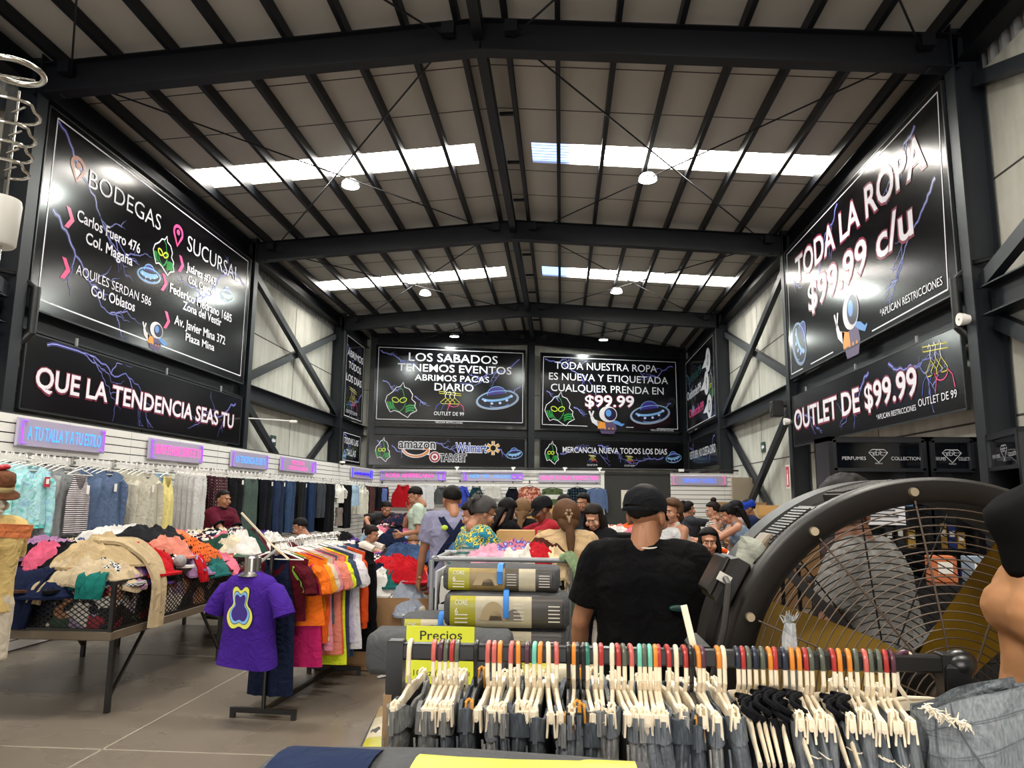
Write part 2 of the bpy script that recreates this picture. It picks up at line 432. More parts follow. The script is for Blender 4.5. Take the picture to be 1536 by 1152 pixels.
# eave beams, wall girts and X bracing
for side, x, y1 in ((-1, -6.12, 22.3), (1, 4.27, 24.6)):
    g = G(); g.ibeam((x, YF, 6.36), (x, y1, 6.36), .2, .3); struct('eave_beam', g, STEEL)
    for i in range(len(FR)):
        ya, yb = FR[i]+.09, (FR[i+1]-.09 if i+1 < len(FR) else y1)
        g = G(); g.ibeam((x, ya, 3.57), (x, yb, 3.57), .24, .3, .014); struct('wall_girt', g, STEEL2)
    for i in (1, 3):
        ya, yb = FR[i]+.1, FR[i+1]-.1
        for z0, z1 in ((3.78, 5.95), (.25, 3.36)):
            for k, (p, q) in enumerate((((ya, z1), (yb, z0)), ((ya, z0), (yb, z1)))):
                xx = x+side*(.06 if k else -.05)
                g = G(); g.bar((xx, p[0], p[1]), (xx, q[0], q[1]), .1, .15, up=(0, 0, 1)); struct('diagonal_brace', g, STEEL2)
    for i in (2,):
        g = G(); g.cyl((x-side*.2, FR[i]+.18, 3.9), (x-side*.2, FR[i]+.18, 3.36), .05, n=10); g.cyl((x-side*.2, FR[i]+.18, 3.38), (x-side*.35+side*.25, FR[i]+.14, 3.24), .05, n=10)
        g.tube([(x-side*.2, FR[i]+.18, 3.88), (x-side*.1, FR[i], 4.0), (x+side*.15, FR[i]-.25, 4.02)], .03, 8)
        struct('down_pipe', g, mat('#15171a', .35))
# end frame along the skewed back wall
g = G(); g.ibeam(bp(-.1, 6.42, .2), bp(5.0, 6.79, .2), .2, .5); g.ibeam(bp(5.0, 6.79, .2), bp(10.3, 6.42, .2), .2, .5); struct('steel_rafter', g, STEEL)
g = G(); g.ibeam(bp(-.1, 3.62, .14), bp(10.4, 3.62, .14), .2, .26); struct('wall_girt', g, STEEL2)
for u in (0.0, 5.02, 10.2):
    g = G(); g.ibeam(bp(u, 0, .16), bp(u, 6.6, .16), .2, .26, .014, up=BN); struct('steel_column', g, STEEL2)
g = G(); g.box((XM, 24.3, .02), (.01, .01, .01))
# high bay lamps, each with its own light
lampsteel = mat('#9aa0a0', 0.35, 0.6); glow = mat('#f4fff4', emit=14.0, name='lit lens')
LP = [(-3.35, -1.6), (1.33, -1.6), (-3.35, 4.75), (1.33, 4.75), (-3.36, 10.87), (1.34, 10.86), (-3.32, 17.16), (1.32, 17.14), (-3.29, 21.9), (1.31, 22.5)]
WHERE = {4: 'left of the ridge in the second bay', 5: 'right of the ridge in the second bay', 6: 'left of the ridge in the third bay', 7: 'right of the ridge in the third bay', 8: 'hanging before the events banner on the back wall', 9: 'hanging before the new-clothes banner on the back wall', 0: 'overhead behind the entrance on the left', 1: 'overhead behind the entrance on the right', 2: 'overhead in the first bay on the left', 3: 'overhead in the first bay on the right'}
for i, (x, y) in enumerate(LP):
    z = 6.5
    t = thing('high_bay_lamp', 'round lit high bay lamp ' + WHERE[i], 'lamp', (x, y, z), group='high bay lamps under the roof')
    g = G(); g.lathe([(.0, .09), (.09, .09), (.13, .05), (.15, .0), (.14, -.01)], n=20); ob('housing', g, lampsteel, t)
    g = G(); g.lathe([(0, -.006), (.138, -.006), (.138, -.012), (0, -.014)], n=20); ob('lens', g, glow, t)
    g = G(); g.cyl((0, 0, .09), (0, 0, rz_(x)-z-.02), .004, n=6); ob('cable', g, STEEL, t)
    l = bpy.data.lights.new('lamp_light', 'AREA'); l.shape = 'DISK'; l.size = .27; l.energy = LAMP_W * (1.25 if i < 4 else 1.0)
    l.color = (1.0, .93, .80) if i < 4 else (.93, 1.0, .93)
    lo = bpy.data.objects.new('lamp_light', l); lo.location = (0, 0, -.02); lo.parent = t; COL.objects.link(lo)
# ------------------------------------------------------------------ printed vinyl banners
def vinyl(h, r=0.3): return mat(h, r, 0.0, 0.5, name='printed vinyl')
BLACKV = vinyl('#0c0b0e', .17); WHITEV = vinyl('#eceaf2'); LILAC = vinyl('#6a5fd8'); PALE = vinyl('#b9ccff'); GLOW = vinyl('#231a5c')
GREENV = vinyl('#1f8f3c'); LIME = vinyl('#d8ee3a'); PINKV = vinyl('#f0508c'); REDGLOW = vinyl('#7c1c3a')
YELV = vinyl('#d8cf3c'); BLUEV = vinyl('#3c52b8'); SKYV = vinyl('#7fb4e6'); PURPV = vinyl('#3a2a86'); DARKV = vinyl('#100c1c')
def bolt(R, p, q, w, depth=0, jag=.16):
    """jagged line from p to q, returns list of (points, width)"""
    pts = [np.array(p, float), np.array(q, float)]
    for it in range(5):
        o = [pts[0]]
        for a, b in zip(pts[:-1], pts[1:]):
            d = b-a; n = np.array([-d[1], d[0]]); o += [(a+b)/2 + n*R.uniform(-jag, jag), b]
        pts = o
    out = [(pts, w)]
    if depth < 2:
        L = len(pts); D = np.array(q)-np.array(p)
        for k in range(5 if depth == 0 else 2):
            i = R.randrange(L//8, L-3); a = R.uniform(-1.1, 1.1)
            d = D*R.uniform(.18, .42); d = np.array([d[0]*math.cos(a)-d[1]*math.sin(a), d[0]*math.sin(a)+d[1]*math.cos(a)])
            out += bolt(R, pts[i], pts[i]+d, w*.55, depth+1)
    return out
class Banner:
    def __init__(s, label, org_fn, u, v, rect, group=None, border=None, thick=.03, col=None):
        s.u0, s.v0, s.u1, s.v1 = rect; s.uc = (s.u0+s.u1)/2
        s.t = thing('banner', label, 'banner', group=group)
        s.t.matrix_world = frame_m(org_fn(s.uc, s.v0), u, v)
        g = G(); W, H = s.u1-s.u0, s.v1-s.v0
        g.box((0, H/2, -thick/2), (W, H, thick)); ob('panel', g, col or BLACKV, s.t)
        g = G()
        for a, b in (((-W/2, H), (W/2, H)), ((-W/2, 0), (W/2, 0)), ((-W/2, 0), (-W/2, H)), ((W/2, 0), (W/2, H))):
            g.bar((a[0], a[1], -thick/2), (b[0], b[1], -thick/2), .02, thick+.012, up=(0, 0, 1))
        ob('edge_frame', g, mat('#1d1f22', .35), s.t)
        s.tg = G(); s.lg = G(); s.zz = .003
        if border:
            b = border; g = G(); z = .004
            for a, c in b: 
                a = (a[0]-s.uc, a[1]-s.v0); c = (c[0]-s.uc, c[1]-s.v0); g.ribbon([a, c], .018, z)
            ob('border_line', g, WHITEV, s.t)
    def p(s, u, v): return (u-s.uc, v-s.v0)
    def text(s, items, bold=.012, halo=None):
        for it in items:
            st, u0, v0, u1, v1, h = it[:6]
            a = s.p(u0, v0); b = s.p(u1, v1)
            if halo: s.tg.m = 1; put_text(s.tg, st, a[0]-.01, a[1]-.012, b[0]+.01, b[1]-.012, h*1.06, .005, bold+.03); s.tg.m = 0
            put_text(s.tg, st, *a, *b, h, .008, bold)
        s.halo = halo
    def bolts(s, items, seed=1, w=.026):
        R = random.Random(seed)
        for u0, v0, u1, v1 in items:
            L = bolt(R, s.p(u0, v0), s.p(u1, v1), w)
            for mi, k, z in ((0, 2.4, .0015), (1, .8, .0025), (2, .34, .0035)):
                s.lg.m = mi
                for pts, ww in L:
                    W2 = (s.u1-s.u0)/2-.04; pts = [(max(-W2, min(W2, q[0])), max(.04, min(s.v1-s.v0-.04, q[1]))) for q in pts]
                    n = len(pts); s.lg.ribbon(pts, np.linspace(ww*k, ww*k*.15, n), z)
    def art(s, name, g, mats): ob(name, g, mats, s.t, smooth=False)
    def alien(s, u, v, w, h):
        g = G(); c = s.p(u, v); P = lambda x, y: (c[0]+x*w/2, c[1]+y*h/2)
        pts = [(-.95, -.1), (-.85, .2), (-.5, .45), (-.3, .7), (-.05, .75), (.12, 1), (.2, .72), (.5, .62), (.72, .3), (.66, .05), (.9, -.15), (.86, -.35), (1, -.6), (.62, -.78), (.45, -1), (.1, -.82), (-.1, -.7), (-.4, -.62), (-.62, -.72), (-.8, -.45)]
        g.ribbon([P(*q) for q in pts], .022, .0045, True)
        g.m = 1
        g.ribbon([P(*q) for q in ((-.1, .7), (.1, .55), (.2, .2), (.18, -.1))], .02, .0045)
        g.ribbon([P(*q) for q in ((-.55, -.1), (-.5, -.4), (-.3, -.55), (-.05, -.68), (.15, -.5), (.3, -.2))], .025, .0045)
        for x0 in (-.82, -.68, -.54): g.ribbon([P(x0, -.12), P(x0+.08, -.35), P(x0+.22, -.55)], .05, .0045)
        for y0 in (-.3, -.44, -.58): g.ribbon([P(.3, y0-.12), P(.55, y0), P(.85, y0-.02)], .05, .0045)
        g.m = 2
        for x0, r in ((-.34, -.4), (.14, .4)): g.ribbon([(a, b) for a, b in cpts(*P(x0, -.02), .21*w/2, .13*h/2, rot=r)], .022, .0055, True)
        s.art('alien_print', g, [WHITEV, GREENV, LIME])
    def ufo(s, u, v, w, h, rot=.15, glow=True):
        g = G(); c = s.p(u, v)
        def P(x, y):
            x, y = x*w/2, y*h/2; return (c[0]+x*math.cos(rot)-y*math.sin(rot), c[1]+x*math.sin(rot)+y*math.cos(rot))
        E = lambda cx, cy, rx, ry, a0=0, a1=2*PI, n=28: [P(cx+rx*math.cos(t), cy+ry*math.sin(t)) for t in np.linspace(a0, a1, n)]
        if glow: g.m = 4; g.poly(E(0, -.15, 1.06, .78), .0035)
        g.m = 3; g.poly(E(0, -.12, .97, .68), .0045)
        g.m = 1; g.poly(E(0, .3, .46, .62, .0, PI), .005)
        g.m = 0; g.ribbon(E(0, -.12, .97, .68), .02, .0055); g.ribbon(E(0, .3, .46, .62, 0, PI), .016, .006)
        g.ribbon(E(0, .12, .72, .3, PI*1.02, PI*1.98), .07, .0055)
        g.m = 2
        for x, y in ((-.6, -.1), (-.3, -.38), (.1, -.42), (.45, -.28), (.7, .0)): g.poly(E(x, y, .07, .1, n=10), .006)
        g.ribbon(E(.05, -.55, .45, .2, PI, 2*PI, 12), .012, .0055)
        s.art('ufo_print', g, [SKYV, PURPV, PALE, DARKV, vinyl('#9a9cae')])
    def astro(s, u, v, w, h):
        g = G(); c = s.p(u, v); P = lambda x, y: (c[0]+x*w/2, c[1]+y*h/2)
        E = lambda cx, cy, rx, ry, n=24: [P(cx+rx*math.cos(t), cy+ry*math.sin(t)) for t in np.linspace(0, 2*PI, n, endpoint=False)]
        g.m = 3; g.poly([P(*q) for q in ((-.5, -.2), (.45, -.1), (.55, -.6), (.4, -1), (-.3, -1), (-.45, -.6))], .004)
        g.m = 2; g.poly([P(*q) for q in ((-.55, -.05), (-.1, -.2), (-.05, -.6), (-.5, -.65))], .005)
        g.m = 4; g.ribbon([P(.3, -.05), P(.6, -.2), P(.85, -.35), P(.98, -.25)], [.12*w/2, .2*w/2, .14*w/2, .06*w/2], .005)
        g.m = 0; g.ribbon([P(-.45, -.3), P(-.75, -.1), P(-.85, .2)], [.3*w/2, .22*w/2, .16*w/2], .005)
        for x in (-.98, -.74): g.ribbon([P(-.85, .2), P((x-.85)/2, .4), P(x, .62)], .09*w/2, .0055)
        g.m = 0; g.poly(E(.08, .42, .5, .58), .006); g.m = 1; g.poly(E(.2, .42, .34, .46), .007)
        g.m = 4; g.poly(E(.1, .5, .16, .26), .008); g.m = 0; g.ribbon(E(.2, .42, .36, .48), .012, .0085, True)
        g.m = 2
        for x in (-.1, .12, .34): g.poly(E(x, -.62, .05, .06, 10), .006)
        s.art('astronaut_print', g, [vinyl('#d9d4d8'), vinyl('#1b1436'), vinyl('#e0913a'), vinyl('#5a4a6a'), vinyl('#5d8fd0')])
    def hanglogo(s, u, v, w, h, txt=None):
        g = G(); c = s.p(u, v); P = lambda x, y: (c[0]+x*w/2, c[1]+y*h/2); lw = max(.012, w*.016)
        g.m = 0
        g.ribbon([P(-.7, .95), P(.75, .75), P(.78, .55), P(-.66, .75)], lw, .0045, True)
        for k, x in enumerate((-.3, 0, .3)):
            g.m = 1; g.ribbon([P(x-.06, .8), P(x+.02, .97), P(x+.1, .8), P(x+.02, .5), P(x+.06, .3)], lw, .005)
            g.m = 0; g.ribbon([P(x+.06, .3), P(x-.28, -.15), P(x-.2, -.3), P(x+.3, -.3), P(x+.38, -.15)], lw, .005, True)
            g.m = 2 if k == 2 else 3
            g.ribbon([P(x-.62+.1*k, -1), P(x-.5+.1*k, -.5), P(x-.25+.05*k, -.22)], lw, .005)
        g.m = 2; g.ribbon([P(-.1, -.25)]+[P(.3+.38*math.cos(t), -.25+.35*math.sin(t)) for t in np.linspace(PI, 2*PI, 8)]+[P(.9, -.5), P(.98, -1)], lw, .0055)
        s.art('hanger_logo', g, [YELV, WHITEV, PINKV, BLUEV])
        if txt: s.text([txt], bold=0)
    def pin(s, u, v, w, h, col):
        g = G(); c = s.p(u, v); P = lambda x, y: (c[0]+x*w/2, c[1]+y*h/2)
        g.ribbon([P(0, -1)]+[P(.9*math.cos(t), .3+.65*math.sin(t)) for t in np.linspace(-.35, PI+.35, 18)], .05, .005, True)
        g.poly([P(.35*math.cos(t), .35+.28*math.sin(t)) for t in np.linspace(0, 2*PI, 14, endpoint=False)], .005)
        s.art('location_pin', g, [col])
    def arrow(s, u, v, w, h):
        c = s.p(u, v)
        if not hasattr(s, 'ag'): s.ag = G()
        P = lambda x, y: (c[0]+x*w/2, c[1]+y*h/2)
        s.ag.add([(*P(-1, 1), .005), (*P(-.1, 1), .005), (*P(1, 0), .005), (*P(-.1, -1), .005), (*P(-1, -1), .005), (*P(.05, 0), .005)], [(0, 5, 2, 1), (5, 4, 3, 2)])
    def done(s):
        if s.tg.n: ob('lettering', s.tg, [WHITEV, s.halo or REDGLOW], s.t, smooth=False)
        if s.lg.n: ob('lightning_print', s.lg, [GLOW, LILAC, PALE], s.t, smooth=False)
        if hasattr(s, 'ag'): ob('arrow_print', s.ag, PINKV, s.t, smooth=False)
OL = lambda u, v: Vector((-5.96, u, v)); UL = (0, 1, 0)
OR = lambda u, v: Vector((4.08, -u, v)); UR = (0, -1, 0)
OB = lambda u, v: BA + BN*.33 + BU*u + Vector((0, 0, v))
ZV = (0, 0, 1)
def brd(u0, v0, u1, v1): return [((u0, v0), (u1, v0)), ((u1, v0), (u1, v1)), ((u1, v1), (u0, v1)), ((u0, v1), (u0, v0))]
RES = '*APLICAN RESTRICCIONES'
b = Banner('big black branch address banner high on the left wall', OL, UL, ZV, (7.58, 3.66, 13.2, 6.08), 'black store banners', brd(7.72, 3.79, 13.06, 6.0))
b.text([("BODEGAS",8.37,5.43,10.04,5.47,.25), ("SUCURSAL",10.83,5.45,12.7,5.48,.27)], bold=-.005)
b.text([("Carlos Fuero 476",8.22,4.93,9.58,4.96,.15), ("Col. Magaña",8.42,4.71,9.43,4.73,.15), ("Col. Oblatos",8.62,4.09,9.58,4.12,.14), ("Juárez #365",10.86,5.13,11.86,5.16,.14), ("Col. Centro",10.94,4.95,11.8,4.97,.13), ("Federico Medrano 1685",10.43,4.65,12.54,4.68,.15), ("Zona del Vestir",10.84,4.49,12.16,4.52,.14), ("Av. Javier Mina 372",10.63,4.2,12.35,4.23,.15), ("Plaza Mina",11.0,4.02,11.97,4.04,.13)], bold=.014)
b.text([("AQUILES SERDAN 586",8.3,4.27,9.96,4.3,.13)], bold=-.004)
for u, v in ((8.1, 4.9), (8.12, 4.27), (10.7, 5.17), (10.27, 4.74), (10.43, 4.2)): b.arrow(u, v, .17, .26)
b.alien(10.2, 5.17, .62, .58); b.ufo(9.86, 4.75, .58, .3); b.astro(10.14, 3.9, .68, .42); b.ufo(12.3, 5.13, .5, .3)
b.pin(8.15, 5.55, .26, .3, vinyl('#b05a3c')); b.pin(10.54, 5.58, .28, .32, PINKV)
b.bolts([(7.74, 5.97, 9.6, 4.8), (7.8, 4.9, 9.5, 3.95), (13.0, 5.5, 11.2, 4.7)], 3); b.done()
b = Banner('long black trend slogan banner low on the left wall', OL, UL, ZV, (7.62, 2.52, 13.2, 3.38), 'black store banners')
b.text([("QUE LA TENDENCIA SEAS TU",7.82,2.79,12.9,2.8,.25)], bold=.02, halo=REDGLOW)
b.bolts([(7.95, 3.3, 10.4, 2.85), (12.95, 3.25, 11.6, 2.85)], 5, .022); b.done()
b = Banner('tall open-every-day banner in the far left corner', OL, UL, ZV, (19.58, 3.75, 21.5, 6.08), 'black store banners', brd(19.64, 3.8, 21.4, 6.04))
b.text([("ABRIMOS",19.7,5.5,21.29,5.5,.2), ("TODOS",19.87,5.17,21.12,5.17,.2), ("LOS DIAS",19.68,4.79,21.24,4.79,.21)], bold=.014)
b.hanglogo(20.4, 4.35, 1.0, .62, ("OUTLET DE 99",19.82,3.9,20.9,3.9,.1)); b.bolts([(21.3, 4.6, 19.75, 4.1), (19.7, 5.8, 20.5, 5.3)], 6); b.done()
b = Banner('small all-sizes banner in the far left corner', OL, UL, ZV, (19.58, 2.5, 21.45, 3.38), 'black store banners', brd(19.68, 2.58, 21.36, 3.33))
b.text([("TODAS LAS",19.75,3.04,21.16,3.04,.18), ("TALLAS",19.99,2.72,20.92,2.72,.18)], bold=.014)
b.bolts([(19.7, 3.3, 20.8, 2.9)], 8); b.ufo(19.85, 2.72, .3, .3, glow=False); b.done()
b = Banner('big black everything-$99.99-each banner high on the right wall', OR, UR, ZV, (-13.2, 3.74, -7.58, 6.08), 'black store banners', [((-13.05, 6.0), (-7.66, 6.0)), ((-7.66, 6.0), (-7.78, 3.82)), ((-13.05, 6.0), (-13.12, 3.81)), ((-12.1, 3.81), (-11.1, 3.81)), ((-9.7, 3.81), (-7.78, 3.82)), ((-13.12, 3.81), (-12.5, 3.81))])
b.text([("TODA LA ROPA",-12.6,5.34,-8.0,5.34,.44), ("$99.99 c/u",-12.05,4.68,-8.4,4.68,.46)], bold=.016, halo=vinyl('#3a1520'))
b.text([(RES,-9.42,3.93,-7.87,3.9,.1)], bold=0)
b.ufo(-12.58, 4.3, .8, .85, rot=-.9); b.astro(-10.4, 4.06, 1.15, .92)
b.bolts([(-7.85, 5.1, -9.3, 4.1), (-10.6, 5.95, -11.5, 5.1), (-8.2, 5.9, -9.2, 5.4), (-12.95, 5.5, -12.3, 5.2)], 11); b.done()
b = Banner('long black outlet price banner low on the right wall', OR, UR, ZV, (-13.15, 2.53, -7.62, 3.4), 'black store banners')
b.text([("OUTLET DE $99.99",-13.08,2.82,-8.59,2.82,.34)], bold=.02, halo=REDGLOW); b.text([(RES,-9.73,2.64,-8.66,2.64,.07)], bold=0)
b.hanglogo(-8.16, 3.06, .74, .56, ("OUTLET DE 99",-8.6,2.67,-7.77,2.67,.09))
b.bolts([(-9.9, 3.3, -11.0, 2.7), (-9.3, 3.3, -8.2, 2.75), (-12.9, 3.0, -11.9, 2.7)], 12, .028); b.done()
b = Banner('tall dark sizes banner in the far right corner', OR, UR, ZV, (-24.1, 3.76, -19.56, 6.06), 'black store banners', brd(-24.0, 3.82, -19.66, 6.0))
tl = vinyl('#1d4a48')
for i, (st, v, u0, u1) in enumerate((("Outletde99", 5.25, -23.8, -21.4), ("Outletde99", 4.75, -23.9, -21.5), ("Outletde99", 4.15, -23.6, -21.2))):
    gg = G(); put_text(gg, st, *b.p(u0, v), *b.p(u1, v), .28, .006, .01); b.art('lettering', gg, [(tl, WHITEV, PINKV)[i]])
g = G()
for k, (u, v) in enumerate(((-20.4, 5.45), (-20.7, 4.85), (-20.4, 4.15))):
    c = b.p(u, v); g.m = 0; g.poly(cpts(c[0], c[1], .34, .34), .004); g.poly([(c[0]-.9, c[1]-.1), (c[0]-.2, c[1]-.15), (c[0]-.2, c[1]+.15)], .0045); g.m = 1; (put_text(g, 'f', c[0]-.06, c[1]-.16, c[0]+.08, c[1]-.16, .32, .006, .03) if k == 1 else g.ribbon(cpts(c[0], c[1], .13, .16, n=8) if k == 2 else [(c[0]+.1, c[1]+.08), (c[0]+.02, c[1]+.16), (c[0]+.02, c[1]-.1), (c[0]-.08, c[1]-.14), (c[0]-.1, c[1]-.04)], .06, .006, k == 2))
b.art('speech_bubble', g, [WHITEV, DARKV]); b.alien(-20.1, 4.7, .5, .9); b.ufo(-22.9, 4.35, .5, .3); b.bolts([(-23.9, 5.6, -22.4, 4.8)], 14); b.done()
b = Banner('long dark dress-well banner in the far right corner', OR, UR, ZV, (-23.9, 2.5, -19.56, 3.42), 'black store banners')
b.text([("VESTIR BIEN, NO CUESTA CARO",-23.7,2.85,-19.75,2.85,.24)], bold=.01); b.bolts([(-19.8, 3.3, -21, 3.0), (-23.7, 3.2, -22.8, 2.9)], 15, .025); b.done()
b = Banner('big Saturday events banner on the back wall left of the post', OB, BU, ZV, (.05, 3.84, 4.8, 6.3), 'black store banners', brd(.15, 3.95, 4.72, 6.2))
b.text([("LOS SABADOS",1.08,5.81,3.9,5.81,.27), ("TENEMOS EVENTOS",.75,5.48,4.35,5.49,.25), ("ABRIMOS PACAS",1.29,5.2,3.63,5.2,.2), ("DIARIO",1.91,4.9,3.14,4.9,.24)], bold=.006)
b.text([(RES,1.95,3.87,2.81,3.87,.06)], bold=0)
b.alien(.88, 4.57, 1.0, 1.1); b.hanglogo(2.38, 4.58, .95, .62, ("OUTLET DE 99",1.91,4.12,2.85,4.12,.12)); b.ufo(3.9, 4.72, 1.32, .8)
b.bolts([(.2, 6.1, 1.5, 5.4), (4.6, 6.0, 2.8, 5.1), (.3, 5.15, .8, 4.8), (1.3, 4.7, 1.8, 4.4), (4.65, 5.1, 4.2, 4.8)], 17); b.done()
b = Banner('big new-tagged-clothes banner on the back wall right of the post', OB, BU, ZV, (5.3, 3.78, 10.05, 6.25), 'black store banners', [((5.4, 6.12), (9.9, 6.12)), ((5.4, 6.12), (5.36, 3.92)), ((5.36, 3.92), (6.85, 3.9)), ((8.15, 3.9), (8.4, 3.9)), ((9.2, 3.88), (9.92, 3.88)), ((9.92, 3.88), (9.9, 6.12))])
b.text([("TODA NUESTRA ROPA",5.77,5.74,9.24,5.75,.25), ("ES NUEVA Y ETIQUETADA",5.58,5.38,9.62,5.37,.24), ("CUALQUIER PRENDA EN",5.64,5.01,9.46,5.01,.25)], bold=.0)
b.text([("$99.99",6.78,4.54,8.44,4.57,.38)], bold=.02, halo=REDGLOW); b.text([(RES,8.98,3.8,9.78,3.8,.06)], bold=0)
b.alien(5.92, 4.44, 1.0, 1.1); b.astro(7.5, 4.12, 1.2, .9); b.ufo(8.97, 4.4, 1.32, .82)
b.bolts([(5.45, 6.05, 7.4, 5.0), (9.8, 5.95, 8.6, 5.5), (6.4, 4.5, 6.8, 4.2), (9.7, 4.75, 9.4, 4.5), (5.5, 5.0, 5.9, 4.8)], 19); b.done()
b = Banner('long black store-names banner on the back wall', OB, BU, ZV, (-.03, 2.55, 4.8, 3.44), 'black store banners')
g = G()
for st, u0, v, u1, h, mi in (("amazon", .86, 3.07, 1.98, .3, 1), ("Walmart", 2.62, 2.99, 3.58, .29, 2), ("TARGET", 2.13, 2.69, 2.95, .24, 1)):
    a = b.p(u0, v); g.m = 0; put_text(g, st, a[0]-.02, a[1]-.0, a[0]+u1-u0+.02, a[1], h, .005, .07)
    g.m = mi; put_text(g, st, a[0], a[1]+.005, a[0]+u1-u0, a[1]+.005, h*.98, .008, .015)
ob('lettering', g, [WHITEV, DARKV, vinyl('#2c4fb4')], b.t, smooth=False)
g = G(); c = b.p(1.38, 3.15)
sm = [(c[0]+.42*math.cos(t), c[1]-.02+.3*math.sin(t)) for t in np.linspace(PI*1.1, PI*1.9, 16)]
g.ribbon(sm, .1, .004); g.ribbon([(sm[-1][0]-.18, sm[-1][1]+.03), (sm[-1][0]+.02, sm[-1][1]+.03), (sm[-1][0]-.02, sm[-1][1]-.16)], .08, .004)
g.m = 1; g.ribbon(sm, np.linspace(.03, .07, 16), .007); g.ribbon([(sm[-1][0]-.15, sm[-1][1]+.02), (sm[-1][0], sm[-1][1]+.02), (sm[-1][0]-.03, sm[-1][1]-.12)], .035, .007)
b.art('smile_arrow', g, [WHITEV, vinyl('#e08a4a')])
g = G(); c = b.p(3.79, 3.13)
for k in range(6):
    t = PI/2+k*PI/3
    for mi, w_, z in ((0, .1, .004), (1, .06, .007)): g.m = mi; g.ribbon([(c[0]+.08*math.cos(t), c[1]+.08*math.sin(t)), (c[0]+.22*math.cos(t), c[1]+.22*math.sin(t))], w_, z)
b.art('spark_mark', g, [WHITEV, vinyl('#e8a63c')])
g = G(); c = b.p(1.97, 2.82)
for k, (r, mi) in enumerate(((.17, 0), (.15, 1), (.1, 0), (.055, 1))): g.m = mi; g.poly(cpts(c[0], c[1], r), .004+.0015*k)
b.art('bullseye_mark', g, [WHITEV, vinyl('#a8242c')])
b.alien(.38, 3.02, .46, .74); b.ufo(4.47, 2.97, .52, .4, glow=False); b.bolts([(.65, 3.15, 1.05, 2.9), (1.95, 3.25, 2.7, 2.95), (3.9, 3.15, 4.4, 2.85), (.2, 3.3, .3, 3.1)], 21); b.done()
b = Banner('long black new-merchandise banner on the back wall', OB, BU, ZV, (5.29, 2.56, 10.12, 3.45), 'black store banners')
b.text([("MERCANCIA NUEVA TODOS LOS DIAS",6.03,3.04,9.53,3.04,.19)], bold=.012)
b.alien(5.67, 3.03, .46, .74); b.ufo(9.75, 2.95, .54, .42, glow=False)
for u in (7.0, 8.24): b.hanglogo(u, 2.86, .32, .24, ("OUTLET DE 99",u-.17,2.63,u+.17,2.63,.06))
b.bolts([(5.95, 3.0, 7.6, 2.75), (9.4, 2.95, 8.2, 2.75), (7.2, 3.3, 8.0, 3.0)], 23, .028); b.done()
# strips and clips the low banners hang from
for i, (x, ys) in enumerate(((-5.99, (8.5, 10.6, 12.4)), (4.11, (8.6, 10.4, 12.5)))):
    for y in ys:
        g = G(); g.box((0, 0, 0), (.02, .03, .12)); tag(ob('banner_strap', g, mat('#8a8c8e', .5), loc=(x, y, 3.44)), 'short strap holding the low %s wall banner to the beam' % ('left', 'right')[i], 'strap', 'banner straps on the %s wall' % ('left', 'right')[i])

# ------------------------------------------------------------------ slatwall display panels
def slat_m(n): return mat('#e4e2de', .45)
SLW = mat('#dfddd8', .5, name='white slat panel'); SLD = mat('#242424', .7)
def slat(name, label, u_len, h, org, u, step=.1):
    t = thing(name, label, 'slatwall'); t.matrix_world = frame_m(org, u, ZV)
    g = G(); n = int(h/step)
    for k in range(n): g.box((u_len/2, k*step+step/2+.006, -.009), (u_len, step-.013, .018))
    ob('panel', g, SLW, t, smooth=False)
    g = G(); g.box((u_len/2, h/2, -.026), (u_len, h, .016)); ob('backing', g, SLD, t, smooth=False)
    g = G()
    for k in range(1, int(u_len/1.22)+1):
        if k*1.22 < u_len: g.box((k*1.22, h/2, .0005), (.004, h, .001))
    if g.n: ob('joint', g, mat('#8c8a86', .6), t, smooth=False)
    return t
SXL = -5.6; SYB = 21.6
slat('slatwall', 'long white slatwall along the left wall behind hanging clothes', 24.6, 2.42, (SXL, -3.0, 0), (0, 1, 0))
slat('slatwall', 'white slatwall along the back with single garments on hooks', 6.86, 2.42, (SXL, SYB, 0), (1, 0, 0))
slat('slatwall', 'short empty white slatwall right of the dark doorway', 1.55, 2.2, (2.52, 17.3, 0), (1, 0, 0))
t = thing('partition_door', 'scuffed black door panel with a handwritten paper', 'door', (1.22, SYB, 0))
g = G(); g.box((1.05, -.02, 1.17), (2.1, .04, 2.34)); ob('panel', g, mat('#23231f', .6, var=.35, vs=3.0), t)
g = G(); g.box((-.03, -.03, 1.18), (.1, .06, 2.36)); ob('white_post', g, SLW, t)
g = G(); g.box((.9, -.045, 1.3), (.012, .012, 2.1)); ob('edge_strip', g, mat('#0e0e0e', .4), t)
t2 = thing('paper_notice', 'cream paper notice handwritten on the black door', 'notice', (1.95, SYB-.045, 1.33))
g = G(); g.box((0, -.002, .26), (.46, .003, .52)); ob('sheet', g, mat('#d6cfbf', .8), t2)
g = G()
for st, z, w in (("NO", .43, .14), ("PASE", .33, .26), ("SOLO", .22, .26), ("EMPLEADOS", .1, .4)): put_text(g, st, -w/2, z, w/2, z, .075, 0, .004)
g.tf(Matrix(((1, 0, 0, 0), (0, 0, -1, -.006), (0, 1, 0, 0), (0, 0, 0, 1)))); ob('handwriting', g, mat('#27211c', .8), t2, smooth=False)
